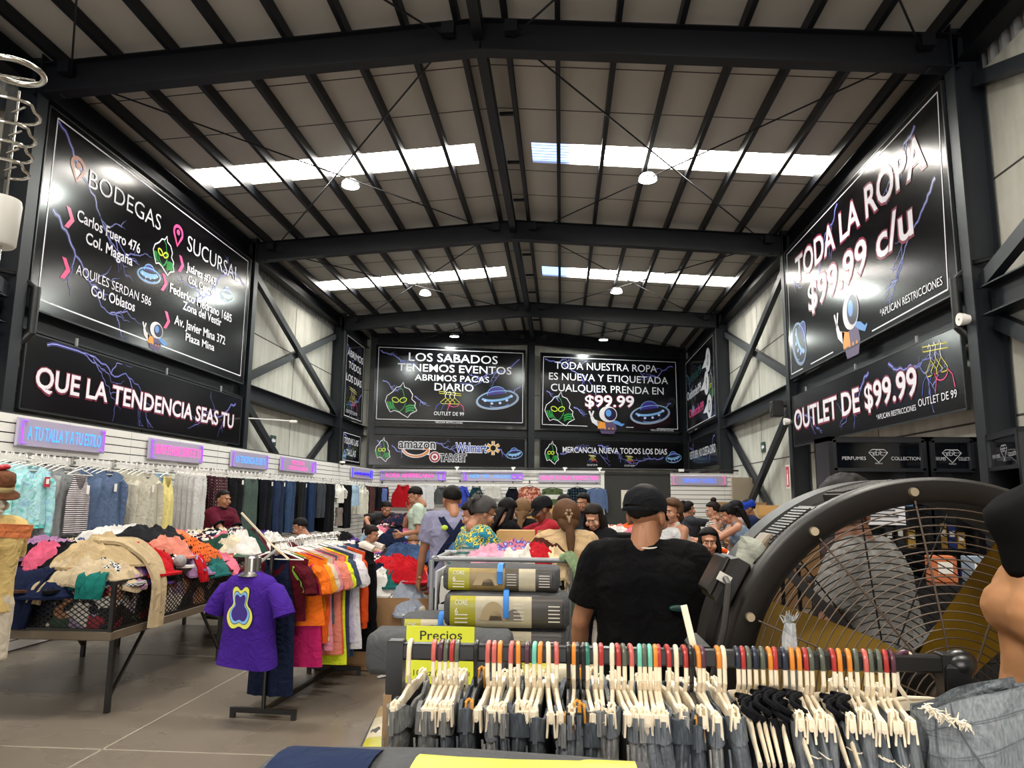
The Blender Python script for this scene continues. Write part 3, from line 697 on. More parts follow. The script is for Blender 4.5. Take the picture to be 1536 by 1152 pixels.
# black rail with little spotlights above the back slatwall
t = thing('lighting_rail', 'black rail with white clip spotlights above the back slatwall', 'rail', (0, SYB-.2, 2.44))
g = G(); g.cyl((-5.5, 0, 0), (3.3, 0, 0), .022, n=8); g.box((-5.4, .1, .015), (.05, .2, .02)); g.box((-1, .1, .015), (.05, .2, .02)); ob('rail', g, mat('#17181a', .4), t)
for x in (-3.05, -1.4, .1, 1.1):
    g = G(); g.cyl((x, 0, .02), (x, -.06, -.1), .035, .02, 10); g.box((x, 0, .02), (.12, .05, .05)); ob('spotlight', g, mat('#e8e8e6', .4), t)
t = thing('lighting_rail', 'short black rail above the slatwall right of the doorway', 'rail', (0, 17.2, 2.26))
g = G(); g.cyl((2.4, 0, 0), (4.05, 0, 0), .02, n=8); g.box((2.6, .06, -.03), (.04, .1, .02)); g.box((3.9, .06, -.03), (.04, .1, .02)); ob('rail', g, mat('#17181a', .4), t)
g = G(); g.box((2.75, -.02, .0), (.12, .05, .06)); ob('spotlight', g, mat('#e8e8e6', .4), t)

# ------------------------------------------------------------------ neon signs
NB = mat('#aca4bc', .3, name='acrylic board')
def neon(label, org, u, wd, ht, lines, col, brc, bold=-.004, deco=None, side=True):
    t = thing('neon_sign', label, 'neon sign', group='neon slogan signs'); t.matrix_world = frame_m(org, u, ZV)
    g = G(); g.box((0, ht/2, .0), (wd, ht, .03), bev=.006); ob('board', g, NB, t)
    E = lambda c, e=1.0: mat(c, .4, emit=e, name='neon tube')
    g = G()
    for st, u0, v0, u1, h in lines: put_text(g, st, u0, v0, u1, v0, h, .03, bold)
    if lines: ob('neon_lettering', g, E(col, 1.0), t, smooth=False)
    g = G(); q = .05
    for s in ((-1, 1) if side else ()):
        x = s*(wd/2-.05); g.tube([(x-s*q*1.2, ht*.9, .03), (x, ht*.9, .03), (x, ht*.1, .03), (x-s*q*1.2, ht*.1, .03)], .009, 6)
    if deco == 'shirt':
        c = (wd*.42, ht*.5); g.tube([(c[0]+x*.12, c[1]+y*.12, .03) for x, y in ((-.35, 1), (-1, .6), (-.75, .1), (-.5, .3), (-.5, -1), (.5, -1), (.5, .3), (.75, .1), (1, .6), (.35, 1), (0, .75))], .01, 6, closed=True)
    if deco == 'shades':
        for dx in (-.09, .09): g.tube([(wd*.42+dx+.075*math.cos(a), ht*.5+.06*math.sin(a), .03) for a in np.linspace(0, 2*PI, 14, endpoint=False)], .014, 6, closed=True)
        g.tube([(-wd*.43+x*.06, ht*.5+y*.12, .03) for x, y in ((-.8, .8), (.2, .9), (.6, -.6), (.9, -.9), (-.4, -.9), (-.5, .2))], .014, 6, closed=True)
    if not lines: g.tube([(x, ht*.48+.028*math.sin(x*34), .03) for x in np.linspace(-.85, .7, 60)], .016, 6)
    if deco == 'bulb':
        g.tube([(wd*.38+.035*math.cos(a), ht*.52+.1*math.sin(a), .03) for a in np.linspace(0, 2*PI, 14, endpoint=False)], .01, 6, closed=True)
    if g.n: ob('neon_bracket' if side else 'neon_outline', g, E(brc, .6), t)
    return t
NL = lambda y, z: (SXL+.035, y, z)
BLU, PNK, PUR, DBL = '#2aa0ff', '#ff3fb4', '#a44bff', '#3a2bff'
neon('blue neon sign for your size and style, nearest on the left slatwall', NL(7.85, 2.08), UL, 1.46, .29, [("A TU TALLA Y A TU ESTILO", -.6, .07, .62, .15)], BLU, PUR)
neon('pink neon sign feel free, second along the left slatwall', NL(10.3, 2.07), UL, 1.5, .29, [("SIENTETE LIBRE, SIENTETE TU", -.62, .08, .64, .14)], PNK, PUR)
neon('blue neon sign trend is being you, third along the left slatwall', NL(12.82, 2.07), UL, 1.56, .28, [("LA TENDENCIA ES SER TU", -.62, .08, .66, .13)], BLU, PUR)
neon('pink neon sign prices from another planet on two lines', NL(15.3, 2.085), UL, 2.1, .28, [("PRECIOS DE", -.5, .155, .25, .085), ("OTRO PLANETA", -.65, .04, .5, .085)], PNK, PUR, deco='bulb')
neon('deep blue neon sign in the far left corner of the slatwall', NL(20.3, 2.085), UL, 2.2, .28, [], DBL, DBL, deco='bulb')
NBk = lambda x, z: (x, SYB-.035, z)
neon('pink neon sign for american clothes with a shirt outline', NBk(-4.38, 2.07), (1, 0, 0), 1.98, .29, [("ROPA AMERICANA", -.82, .09, .62, .13)], PNK, PUR, deco='shirt')
neon('blue neon sign fashion in reach with purple sunglasses', NBk(-2.05, 2.07), (1, 0, 0), 1.82, .28, [("MODA Y ESTIL", -.63, .09, -.02, .11), ("A TU ALCANCE", .06, .09, .57, .11)], BLU, PUR, deco='shades', side=False)
neon('pink neon sign highlight your figure on the back slatwall', NBk(.22, 2.05), (1, 0, 0), 1.78, .28, [("RESALTA TU FIGURA Y SIENTETE BIEN", -.82, .08, .84, .12)], PNK, '#ff4f90', side=False)
neon('blue neon sign reinvent your style right of the black door', (3.16, 17.25, 1.92), (1, 0, 0), 1.27, .22, [("REINVENTA TU ESTILO", -.36, .06, .38, .1)], '#3f7dff', '#ff5f9a')
# ------------------------------------------------------------------ clothes and hangers
def sn(P, seed, f=10.0, amp=1.0):
    """smooth pseudo noise from a few sines, vectorised"""
    R = np.random.RandomState(seed); out = np.zeros(len(P))
    for k in range(5):
        d = R.normal(size=3); d /= np.linalg.norm(d); out += np.sin(P @ d*f*(1+.45*k) + R.uniform(0, 6.3))/(1+.6*k)
    return out*amp/2.2
def top_g(w=.5, L=.66, slv='long', neck='crew', dep=.05, seed=0, band=True, flare=0.0, off=-.11):
    g = G(); R = np.random.RandomState(seed); nw = .085 if neck != 'tank' else .11; nu, nv = 22, 20
    ph = R.uniform(0, 6.3, 4)
    slope = .3 if neck != 'tank' else .12
    def zt(x, front):
        ax = abs(x)
        if ax < nw:
            sc = {'crew': .075, 'v': .15, 'tank': .17}[neck] if front else .02
            return -sc*math.cos(PI/2*ax/nw)
        return -(ax-nw)*slope
    for front in (1, 0):
        P = np.zeros((nv+1, nu+1, 3))
        for i in range(nv+1):
            v = i/nv
            hw = w/2*(1-.07*math.sin(PI*min(1, v*1.1))+flare*v) if neck != 'tank' else w/2*(.62+.38*min(1, max(0, (v-.12)*3.5)))*(1+flare*v)
            if band and v > .93: hw *= .94
            for j in range(nu+1):
                u = -1+2*j/nu; x = u*hw
                z = zt(x, front)*(1-v) - L*v
                d = dep*math.sqrt(max(0, 1-u*u))*(.35+.65*min(1, v*4))
                d += .012*math.sin(9*u+ph[0]+2*v)*min(1, v*2)*(1-abs(u)) + .008*math.sin(17*u+ph[1]-3*v)*v*(1-u*u)
                P[i, j] = (x, (-d if front else d*.8), z+off)
        if not front: P = P[:, ::-1]
        g.m = 0; k = nv-1 if band else nv
        g.grid(P[:k+1])
        if band: g.m = 1; g.grid(P[k:])
    if slv != 'none':
        for s in (-1, 1):
            x0 = w/2-.035; z0 = zt(w/2, 1)-.085+off; n = 9
            Ls = .2 if slv == 'short' else .52
            ang = .55 if slv == 'short' else .1+R.uniform(-.04, .08)
            pts = [(s*(x0-.05), 0, z0+.035)]+[(s*(x0+Ls*t*math.sin(ang)*(1-.35*t)), -.012*math.sin(3*t+ph[2]), z0-Ls*t*math.cos(ang)) for t in np.linspace(.05, 1, n)]
            r = [.07]+[(.088-.034*t if slv == 'long' else .09-.012*t)+.005*math.sin(14*t+ph[3]) for t in np.linspace(0, 1, n)]
            g.m = 0; g.tube(pts, r, 10, flat=(.55 if abs(1) else 1, 1.0))
            if slv == 'long': g.m = 1; a, b = Vector(pts[-1]), Vector(pts[-2]); d = (a-b).normalized(); g.tube([a-d*.01, a+d*.05], [.05, .045], 10, flat=(.55, 1))
    return g
def pants_g(w=.36, L=.98, flare=0.0, seed=0, off=-.11, dep=.045, legw=1.0):
    g = G(); R = np.random.RandomState(seed); ph = R.uniform(0, 6.3, 3)
    for s in (-1, 1):
        rings = []
        for t in np.linspace(0, 1, 16):
            z = -L*t; c = s*(w*.25+.012*t); a = (w*.27+.03*math.sin(min(1, t*4)*PI/2))*(1-.32*t*(1 if flare <= 0 else .2)+flare*max(0, t-.5))*legw; b = dep*(1+.3*math.sin(min(1, t*3)*PI))
            rings.append([(c+a*math.cos(q)+.006*math.sin(9*q+ph[0]+5*t), b*math.sin(q)+.009*math.sin(5*q+ph[1]+7*t)*t, z+off) for q in (2*PI*k/14 for k in range(14))])
        g.m = 0; g.rings(rings)
    g.m = 1; g.tube([(0, 0, off+.003), (0, 0, off-.04)], [w*.53, w*.54], 18, flat=(1, 1)) if False else g.rings([[(w*.54*math.cos(q), (dep+.006)*math.sin(q), z+off) for q in (2*PI*k/18 for k in range(18))] for z in (.004, -.04)], caps=False)
    return g
def hook_pts(r=.022, top=0.0, drop=.09, n=8):
    return [(r*math.cos(a), 0, top-r+r*math.sin(a)) for a in np.linspace(-.5, PI, n)] + [(-r*.9, 0, top-r-.015), (0, 0, top-r-.045), (0, 0, top-drop)]
def hanger_g(kind='plain', w=.42, r=.0045):
    """wire hook over the bar at the origin, arms along X"""
    g = G(); g.tube([(x, y, z) for x, y, z in hook_pts()], .0028, 6)
    if kind == 'plain':
        g.tube([(-w/2, 0, -.15), (-w/4, 0, -.112), (0, 0, -.085), (w/4, 0, -.112), (w/2, 0, -.15)], r*1.3, 6)
        g.tube([(-w/2, 0, -.15), (w/2, 0, -.15)], r, 6)
    else:
        g.box((0, 0, -.092), (w*.8, .008, .016))
        for s in (-1, 1): g.box((s*w*.38, 0, -.1), (.035, .018, .055))
    return g
HW = mat('#e9e6e0', .4, name='white plastic'); HC = mat('#e3d6bd', .4, name='cream plastic'); HB = mat('#1a1a1b', .4, name='black plastic')
HANGP = mesh('hanger', hanger_g('plain'), HW); HANGC = mesh('hanger', hanger_g('clip'), HW); HANGB = mesh('hanger', hanger_g('plain'), HB)
TAGW = mat('#e6e0dc', .6); TAGR = mat('#b01f30', .6)
# crumpled garments laid over a heap whose surface height is H(x, y)
def patch_g(cx, cy, rx, ry, rot, H, seed, th=.05, lob=.28, sink=.03, fold=1.0):
    R = np.random.RandomState(seed); nr, na = 22, 72
    a = R.uniform(0, 6.3, 4); am = R.uniform(.4, 1, 4)
    th_ = np.linspace(0, 2*PI, na, endpoint=False)
    out = 1+lob*(am[0]*.6*np.sin(2*th_+a[0])+am[1]*.7*np.sin(3*th_+a[1])+am[2]*.4*np.sin(5*th_+a[2]))
    rho = np.linspace(0, 1, nr)
    X = (rho[:, None]*out[None]*np.cos(th_)[None])*rx; Y = (rho[:, None]*out[None]*np.sin(th_)[None])*ry
    c, s = math.cos(rot), math.sin(rot); wx = cx+X*c-Y*s; wy = cy+X*s+Y*c
    P = np.stack([X.ravel(), Y.ravel(), np.zeros(X.size)], 1)
    w1 = sn(P, seed+1, 7.0, .35); fa = R.uniform(0, PI)
    q = (P[:, 0]*math.cos(fa)+P[:, 1]*math.sin(fa))*R.uniform(30, 55)+w1*14
    f = (1-np.abs(np.clip(sn(P+w1[:, None]*.12, seed+2, 24.0, 2.4), -1, 1)))**1.6*.8 + (1-np.abs(np.clip(sn(P+w1[:, None]*.05, seed+5, 52.0, 2.2), -1, 1)))**1.6*.42
    f2 = sn(P, seed+3, 14.0, .5)
    e = 1-np.repeat(rho, na)**4
    z = H(wx.ravel(), wy.ravel()) + (th*(.25+.45*f2)+.052*f*fold)*e + .012*e - sink*(1-e)
    zg = z.reshape(nr, na)
    for it in range(2):
        zs = (np.roll(zg, 1, 1)+np.roll(zg, -1, 1)+2*zg)/4; zg = zs*rho[:, None]**3+zg*(1-rho[:, None]**3)
    z = np.maximum(zg, zg[0].mean()-.17).ravel()
    g = G(); V = np.stack([wx.ravel(), wy.ravel(), z], 1).reshape(nr, na, 3)
    g.grid(V, wrap=True)
    # underside
    B = V.copy(); B[..., 2] -= .018; B = B[::-1]
    g.grid(np.concatenate([V[-1:], B]), wrap=True)
    return g
def centered(g):
    """returns the mesh shifted to its own base point and that point"""
    v = g.V(); c = np.array([v[:, 0].mean(), v[:, 1].mean(), v[:, 2].min()]); g.v = [v-c]; return g, c
def strip_g(path, wd, seed=0, th=.012, wav=.012, side=None, n=24):
    """a hanging or trailing length of cloth along a path of points; wd = width (number or list)"""
    P = np.array(path, float); k = len(P); t = np.linspace(0, k-1, n); Q = np.stack([np.interp(t, range(k), P[:, i]) for i in range(3)], 1)
    for it in range(2): Q[1:-1] = (Q[:-2]+2*Q[1:-1]+Q[2:])/4
    W = np.interp(t, np.linspace(0, k-1, len(np.atleast_1d(wd))), np.atleast_1d(wd)); d = np.gradient(Q, axis=0); R = np.random.RandomState(seed); ph = R.uniform(0, 6.3, 3)
    m = 9; T = np.zeros((n, 2*m, 3))
    for i in range(n):
        di = d[i]/np.linalg.norm(d[i]); sd = np.array(side, float) if side is not None else np.cross(di, (0, 0, 1.0))
        sd = sd-di*sd.dot(di); sd /= np.linalg.norm(sd)+1e-9; nn = np.cross(sd, di)
        for j in range(m):
            u = -1+2*j/(m-1); o = wav*(math.sin(7*u+ph[0]+.25*i)+.6*math.sin(13*u+ph[1]-.17*i))
            T[i, j] = Q[i]+sd*u*W[i]/2+nn*(o+th); T[i, 2*m-1-j] = Q[i]+sd*u*W[i]/2+nn*(o-th)
    g = G(); g.rings(T.tolist()); return g
# ------------------------------------------------------------------ hooks and garments on the left slatwall
CHR = mat('#c9c9c6', .25, .8, name='chrome')
ag = G(); ag.box((0, -.012, 0), (.05, .024, .09)); ARMB = mesh('bracket', ag, CHR)
ag = G(); ag.bar((0, -.02, .0), (0, -.44, -.06), .012, .02)
for k in range(6): ag.cyl((0, -.09-.07*k, .004-.0095*k), (0, -.09-.07*k, .036-.0095*k), .013, .009, 8)
ARMT = mesh('hook_tube', ag, mat('#dedcd8', .35, .3))
def arm(loc, rz, label, grp):
    t = thing('garment_hook', label, 'display hook', loc, rz, grp)
    ob('bracket', ARMB, None, t); ob('hook_tube', ARMT, None, t); return t
def hung(me, loc, rz, label, cat, name, group=None, hme=None, hlabel=None, hgroup=None, jit=.12, parts=()):
    o = ob(name, me, None, None, loc, rz); tag(o, label, cat, group)
    for pn, pm in parts: ob(pn, pm, None, o)
    if hme is not None:
        h = ob('clothes_hanger', hme, None, None, loc, rz); tag(h, hlabel, 'hanger', hgroup)
    return o
tg = G(); tg.box((.13, -.07, -.26), (.07, .004, .1)); tg.m = 1; tg.box((.13, -.073, -.255), (.035, .002, .05)); TAGBIG = mesh('price_tag', tg, [TAGR, TAGW])
tg = G(); tg.box((.06, -.062, -.3), (.045, .003, .09)); TAGSM = mesh('price_tag', tg, TAGW)
tg = G(); tg.box((.1, -.062, -.17), (.05, .003, .07)); TAGP = mesh('price_tag', tg, TAGW)
# (y, kind, colour name, front mesh builder, material, count, z drop)
def F(h, *a, **k): return fab(h, *a, **k)
GREYK = '#8d9092'
LW = [
 (6.33, 'sweatshirt', 'plain turquoise', lambda s: top_g(.5, .62, seed=s), [F('#7fc4c0', 'tiedye', '#a8dad6', '#5fb0ae'), F('#86cac6')], 4),
 (6.86, 'sweatshirt', 'turquoise tie-dyed', lambda s: top_g(.48, .6, seed=s), [F('#5fb3b4', 'tiedye', '#a9d3d6', '#8fb9cf'), F('#62bdb8')], 5),
 (7.36, 'sweatshirt', 'heather grey', lambda s: top_g(.5, .7, seed=s), [F('#85888a'), F('#7c7f81')], 5),
 (8.08, 'sweatshirt', 'dusty blue', lambda s: top_g(.54, .66, seed=s), [F('#566784'), F('#4d5d79')], 5),
 (8.86, 'sweatshirt', 'cream', lambda s: top_g(.56, .74, seed=s), [F('#b9b4a4'), F('#b0ab9a')], 5),
 (9.36, 'slip dress', 'pale yellow', lambda s: top_g(.34, .8, 'none', 'tank', seed=s, band=False, flare=.25), [F('#d8c982'), F('#d8c982')], 1),
 (10.25, 'trousers', 'white', lambda s: pants_g(.32, 1.02, seed=s), [F('#c9c8c6'), F('#c9c8c6')], 5),
 (10.88, 'trousers', 'maroon plaid', lambda s: pants_g(.4, 1.1, seed=s, flare=.3), [F('#4a2a30', 'plaid', '#2a1a22', '#8a6a68'), F('#3a2228')], 5),
 (11.4, 'trousers', 'black', lambda s: pants_g(.38, 1.0, seed=s), [F('#141418'), F('#101014')], 4),
 (11.96, 'trousers', 'sage green', lambda s: pants_g(.38, 1.02, seed=s, flare=.5), [F('#485650'), F('#3f4c47')], 5),
 (12.62, 'trousers', 'inky black', lambda s: pants_g(.38, .98, seed=s), [F('#121419'), F('#121419')], 4),
 (13.2, 'jeans', 'navy', lambda s: pants_g(.38, 1.0, seed=s), [F('#1b2438', 'denim', '#2c3a58'), F('#1b2438')], 4),
 (13.8, 'jeans', 'mid blue', lambda s: pants_g(.36, .95, seed=s), [F('#27364f', 'denim', '#3d5375'), F('#27364f')], 3),
 (14.4, 'trousers', 'charcoal', lambda s: pants_g(.38, 1.0, seed=s), [F('#1d1f20'), F('#1d1f20')], 4),
 (15.0, 'jeans', 'dark blue', lambda s: pants_g(.38, 1.0, seed=s), [F('#182640', 'denim', '#263a5c'), F('#182640')], 4),
 (15.6, 'trousers', 'slate grey', lambda s: pants_g(.4, .72, seed=s), [F('#3c4046'), F('#3c4046')], 3),
 (16.2, 'trousers', 'jet black wide', lambda s: pants_g(.42, 1.05, seed=s, flare=.3), [F('#0f1013'), F('#0f1013')], 4),
 (17.0, 'blouse', 'textured white', lambda s: top_g(.5, .42, 'short', seed=s), [F('#d6d4cc'), F('#d6d4cc')], 3),
 (17.6, 'trousers', 'plain black', lambda s: pants_g(.38, 1.02, seed=s), [F('#131316'), F('#131316')], 3),
 (18.2, 'skirt', 'light blue denim', lambda s: pants_g(.42, .5, seed=s, flare=.9), [F('#8ba6bd', 'denim', '#a8bfd2'), F('#8ba6bd')], 3),
 (19.0, 'long-sleeved top', 'ivory', lambda s: top_g(.6, .72, seed=s), [F('#c9c6b8'), F('#c9c6b8')], 4),
 (19.9, 'trousers', 'maroon check', lambda s: pants_g(.38, 1.1, seed=s), [F('#4a2a2c', 'plaid', '#2c1a1c', '#7a5c58'), F('#3a2224')], 3),
 (20.7, 'shorts', 'black', lambda s: pants_g(.36, .6, seed=s), [F('#141519'), F('#141519')], 2),
]
for i, (y, kind, cn, fn, ms, n) in enumerate(LW):
    za = 1.975
    arm((SXL+.004, y, za), PI/2, 'chrome hook arm holding the %s %s on the left slatwall' % (cn, kind), 'chrome hook arms on the left slatwall')
    pants = kind in ('trousers', 'jeans', 'skirt', 'shorts'); hm = HANGC if pants else HANGP
    me = mesh(kind.replace(' ', '_').replace('-', '_'), fn(100+i), ms); nm = kind.replace(' ', '_').replace('-', '_').replace('sleeved_top', 'sleeved_shirt')
    for k in range(n):
        q = 5-k if n > 1 else 5
        if n < 5: q = 5-k
        x = SXL+.004+.09+.07*q; z = za+.042-.0095*q
        rz = PI/2+rnd.uniform(-.1, .1)
        front = k == 0
        lab = ('front %s %s hanging at the end of its slatwall arm' % (cn, kind)) if front else ('%s %s hanging behind the front one on the slatwall arm' % (cn, kind))
        hl = ('white hanger of the front %s %s on the left slatwall' % (cn, kind)) if front else ('white hanger of a %s %s behind the front one on the left slatwall' % (cn, kind))
        gr = None if front else 'rear %s %s on the left slatwall' % (cn, kind)
        parts = (('price_tag', TAGBIG if i == 1 else TAGP if pants else TAGSM),) if (front and i in (1, 3, 4, 8, 10, 11, 13, 20)) else ()
        hung(me, (x, y+rnd.uniform(-.012, .012), z), rz, lab, kind, nm, gr, hm, hl, None if front else 'hangers of the rear %s %s on the left slatwall' % (cn, kind), parts=parts)
# extras seen on those arms
me = mesh('tank_top', top_g(.36, .62, 'none', 'tank', seed=55, band=False, off=-.13), [F('#cfc7c8', 'stripe', '#23222c', sc=1.5), F('#23222c')])
hung(me, (SXL+.56, 7.42, 1.94), PI/2, 'black and white striped tank top hanging before the grey sweatshirts', 'tank top', 'striped_shirt', None, HANGP, 'white hanger of the striped tank top on the left slatwall', parts=(('price_tag', TAGSM),))
me = mesh('trousers', pants_g(.34, .62, seed=56, off=-.62), [F('#7f8284'), F('#7f8284')])
hung(me, (SXL+.36, 7.36, 1.95), PI/2, 'grey sweatpants hanging below the grey sweatshirts', 'sweatpants', 'sweatpants', None)
me = mesh('jeans', pants_g(.36, .9, seed=57), [F('#6f8aa5', 'denim', '#8fa8bf'), F('#6f8aa5')])
hung(me, (SXL+.3, 9.42, 1.97), PI/2, 'faded blue jeans hanging behind the pale yellow slip dress', 'jeans', 'jeans', None, HANGC, 'white hanger of the faded jeans behind the yellow slip dress')
me = mesh('skirt', pants_g(.34, .42, seed=58, off=-.62, flare=.6), [F('#6a625c', 'vstripe', '#8a8078', sc=2.5), F('#8a8078')])
hung(me, (SXL+.4, 17.1, 1.95), PI/2, 'pleated brown skirt hanging below the white textured blouses', 'skirt', 'pleated_skirt', None)
arm((SXL+.004, 9.82, 1.975), PI/2, 'empty chrome hook arm between yellow dress and white trousers', 'chrome hook arms on the left slatwall')
# security camera on the slatwall edge, exit signs and small wall boxes
def camera_dome(x, y, z, label, rz=0):
    t = thing('security_camera', label, 'camera', (x, y, z), rz); g = G(); g.lathe([(0, .05), (.07, .05), (.075, .0), (0, .0)], n=16); ob('mount', g, HW, t)
    g = G(); g.ell((0, 0, 0), (.055, .055, .055)); ob('dome', g, mat('#26282a', .1), t)
camera_dome(SXL+.09, 18.2, 2.42, 'white security camera on top of the left slatwall')
def exit_sign(x, y, z, rz, label):
    t = thing('exit_sign', label, 'exit sign', (x, y, z), rz); g = G(); g.box((0, -.005, 0), (.3, .01, .22)); ob('panel', g, mat('#2f4a40', .5), t)
    g = G(); g.add([(-.11, -.0115, .0), (-.02, -.0115, .06), (-.02, -.0115, .03), (.11, -.0115, .03), (.11, -.0115, -.03), (-.02, -.0115, -.03), (-.02, -.0115, -.06)], [(0, 1, 2, 3, 4, 5, 6)]); ob('arrow_symbol', g, WHITEV, t)
exit_sign(-6.262, 15.55, 2.78, PI/2, 'small green arrow exit sign on the left concrete wall')
exit_sign(4.412, 16.4, 2.75, -PI/2, 'small green arrow exit sign on the right concrete wall')
t = thing('fire_notice', 'red and white fire extinguisher notice on the right column', 'notice', (4.06, 13.55, 2.02), -PI/2)
g = G(); g.box((0, -.004, 0), (.22, .006, .42)); ob('panel', g, mat('#d8d4d0', .5), t)
g = G(); g.box((0, -.0085, .0), (.18, .002, .36)); ob('red_field', g, mat('#b03038', .5), t)
g = G(); g.box((0, -.011, -.05), (.06, .002, .2)); g.box((.0, -.011, .09), (.03, .002, .06)); ob('extinguisher_symbol', g, WHITEV, t)
def flood(x, y, z, rz, label):
    t = thing('spotlight', label, 'spotlight', (x, y, z), rz); g = G(); g.lathe([(0, -.14), (.035, -.13), (.06, -.05), (.065, .0), (.0, .0)], n=14, M=Matrix.Rotation(PI/2, 3, 'X')); ob('shade', g, HW, t)
    g = G(); g.cyl((0, .0, 0), (0, .06, 0), .012, n=8); ob('stem', g, STEEL2, t)
flood(4.0, 7.48, 3.42, -PI/2, 'white spotlight on the near right column'); flood(4.0, 13.42, 3.0, -PI/2, 'white spotlight on the middle right column')
t = thing('loudspeaker', 'small black loudspeaker on the middle right column', 'loudspeaker', (4.0, 13.85, 3.28)); g = G(); g.box((0, 0, 0), (.2, .22, .3), bev=.02); ob('cabinet', g, mat('#141414', .5), t); g = G(); g.cyl((-.1, 0, 0), (-.112, 0, 0), .07, n=16); ob('cone', g, mat('#2c2c2c', .6), t); g = G(); g.box((.13, 0, .05), (.1, .04, .04)); ob('bracket', g, STEEL2, t)
t = thing('wall_lamp', 'thin white lamp arm on the middle left column', 'lamp', (-5.86, 13.45, 3.02)); g = G(); g.cyl((-.06, 0, .02), (.75, .1, -.02), .012, n=8); ob('arm', g, HW, t); g = G(); g.box((.78, .1, -.03), (.12, .08, .05), bev=.01); ob('head', g, HW, t)
# ------------------------------------------------------------------ single garments on the back slatwall
hk = G(); hk.bar((0, 0, 0), (0, -.2, -.03), .01, .016); hk.box((0, -.004, 0), (.04, .008, .07)); HK = mesh('hook', hk, mat('#2a2a2c', .4))
BWL = [
 (-5.3, 1.98, 'burgundy', 'shorts', lambda s: pants_g(.42, .7, seed=s, flare=.2), ['#3c1420'], None),
 (-4.64, 2.06, 'bright red', 'tank top', lambda s: top_g(.58, .66, 'none', 'tank', seed=s, flare=.25), ['#a5161f'], None),
 (-3.98, 2.06, 'white long-sleeved', 'top', lambda s: top_g(.56, .7, 'none', seed=s), ['#c9c9cc'], None),
 (-3.5, 2.04, 'charcoal', 'tank top', lambda s: top_g(.44, .5, 'none', 'tank', seed=s), ['#4d4f50'], None),
 (-2.98, 2.04, 'royal blue', 't-shirt', lambda s: top_g(.5, .6, 'short', seed=s, band=False), ['#3444a4'], None),
 (-2.48, 2.04, 'dark teal', 'tank top', lambda s: top_g(.4, .56, 'none', 'tank', seed=s), ['#19363a'], None),
 (-2.0, 2.04, 'white ruffled', 'shorts', lambda s: pants_g(.4, .36, seed=s, flare=.4), ['#c4c2bc'], None),
 (-1.42, 2.02, 'black', 'tank top', lambda s: top_g(.4, .52, 'none', 'tank', seed=s), ['#10121a'], None),
 (-.93, 2.04, 'orange floral', 'shirt', lambda s: top_g(.62, .8, 'long', 'v', seed=s, band=False), None, fab('#c98a74', 'floral', '#8a4a3c', '#e0b8a4')),
 (-.26, 2.02, 'olive and white', 'polo shirt', lambda s: top_g(.6, .72, 'long', 'v', seed=s), None, None),
 (.46, 2.02, 'dark green plaid', 'shirt', lambda s: top_g(.58, .8, 'long', 'v', seed=s, band=False), None, fab('#0e1420', 'plaid', '#16202c', '#3c5458', sc=.6)),
 (1.02, 2.02, 'dusty blue', 'sweatshirt', lambda s: top_g(.56, .62, seed=s), ['#56678a'], None),
]
m, tt, bb = base('block striped cotton'); bb.inputs['Roughness'].default_value = .9
tc = nd(tt, 'ShaderNodeTexCoord'); sx = nd(tt, 'ShaderNodeSeparateXYZ'); tt.links.new(tc.outputs['Object'], sx.inputs[0])
mr = nd(tt, 'ShaderNodeMapRange', n1=-.9, n2=0.0); tt.links.new(sx.outputs['Z'], mr.inputs[0])
rp = ramp(tt, [(0, '#42502f'), (.5, '#c8c8c0'), (.64, '#42502f')], 'CONSTANT'); tt.links.new(mr.outputs[0], rp.inputs[0]); tt.links.new(rp.outputs[0], bb.inputs['Base Color'])
POLO = m
for i, (x, z, cn, kind, fn, hx, mm) in enumerate(BWL):
    k2 = kind.replace(' ', '_').replace('-', '_').replace('tank_top', 'sleeveless_shirt'); k2 = 'pullover' if k2 == 'top' else k2
    mt = mm or (POLO if hx is None else fab(hx[0]))
    o = hung(mesh(k2, fn(300+i), [mt, mt]), (x, SYB-.16, z), rnd.uniform(-.05, .05), '%s %s hanging alone on the back slatwall' % (cn, kind), kind, k2, None, HANGC if kind == 'shorts' else (HANGB if i in (8, 10) else HANGP), 'hanger of the %s %s on the back slatwall' % (cn, kind))
    h = ob('display_hook', HK, None, None, (x, SYB-.002, z+.03)); tag(h, 'dark hook holding the %s %s on the back slatwall' % (cn, kind), 'display hook', 'hooks on the back slatwall')
o = hung(mesh('shorts', pants_g(.36, .38, seed=330, off=-.14), [fab('#5c6fa6'), fab('#4a5c90')]), (-5.28, SYB-.28, 1.97), 0, 'periwinkle blue shorts hanging before the burgundy shorts', 'shorts', 'shorts')
o = hung(mesh('t_shirt', top_g(.5, .5, 'short', seed=331), [fab('#c9c9c4', 'floral', '#b0b2b0', '#dcdcd8')]*2), (.95, SYB-.16, 1.1), 0, 'white t-shirt on a low hook below the dusty blue sweatshirt', 't-shirt', 't_shirt', None, HANGP, 'white hanger on the low hook below the dusty blue sweatshirt')
h = ob('display_hook', HK, None, None, (.95, SYB-.002, 1.13)); tag(h, 'dark low hook below the dusty blue sweatshirt', 'display hook', 'hooks on the back slatwall')
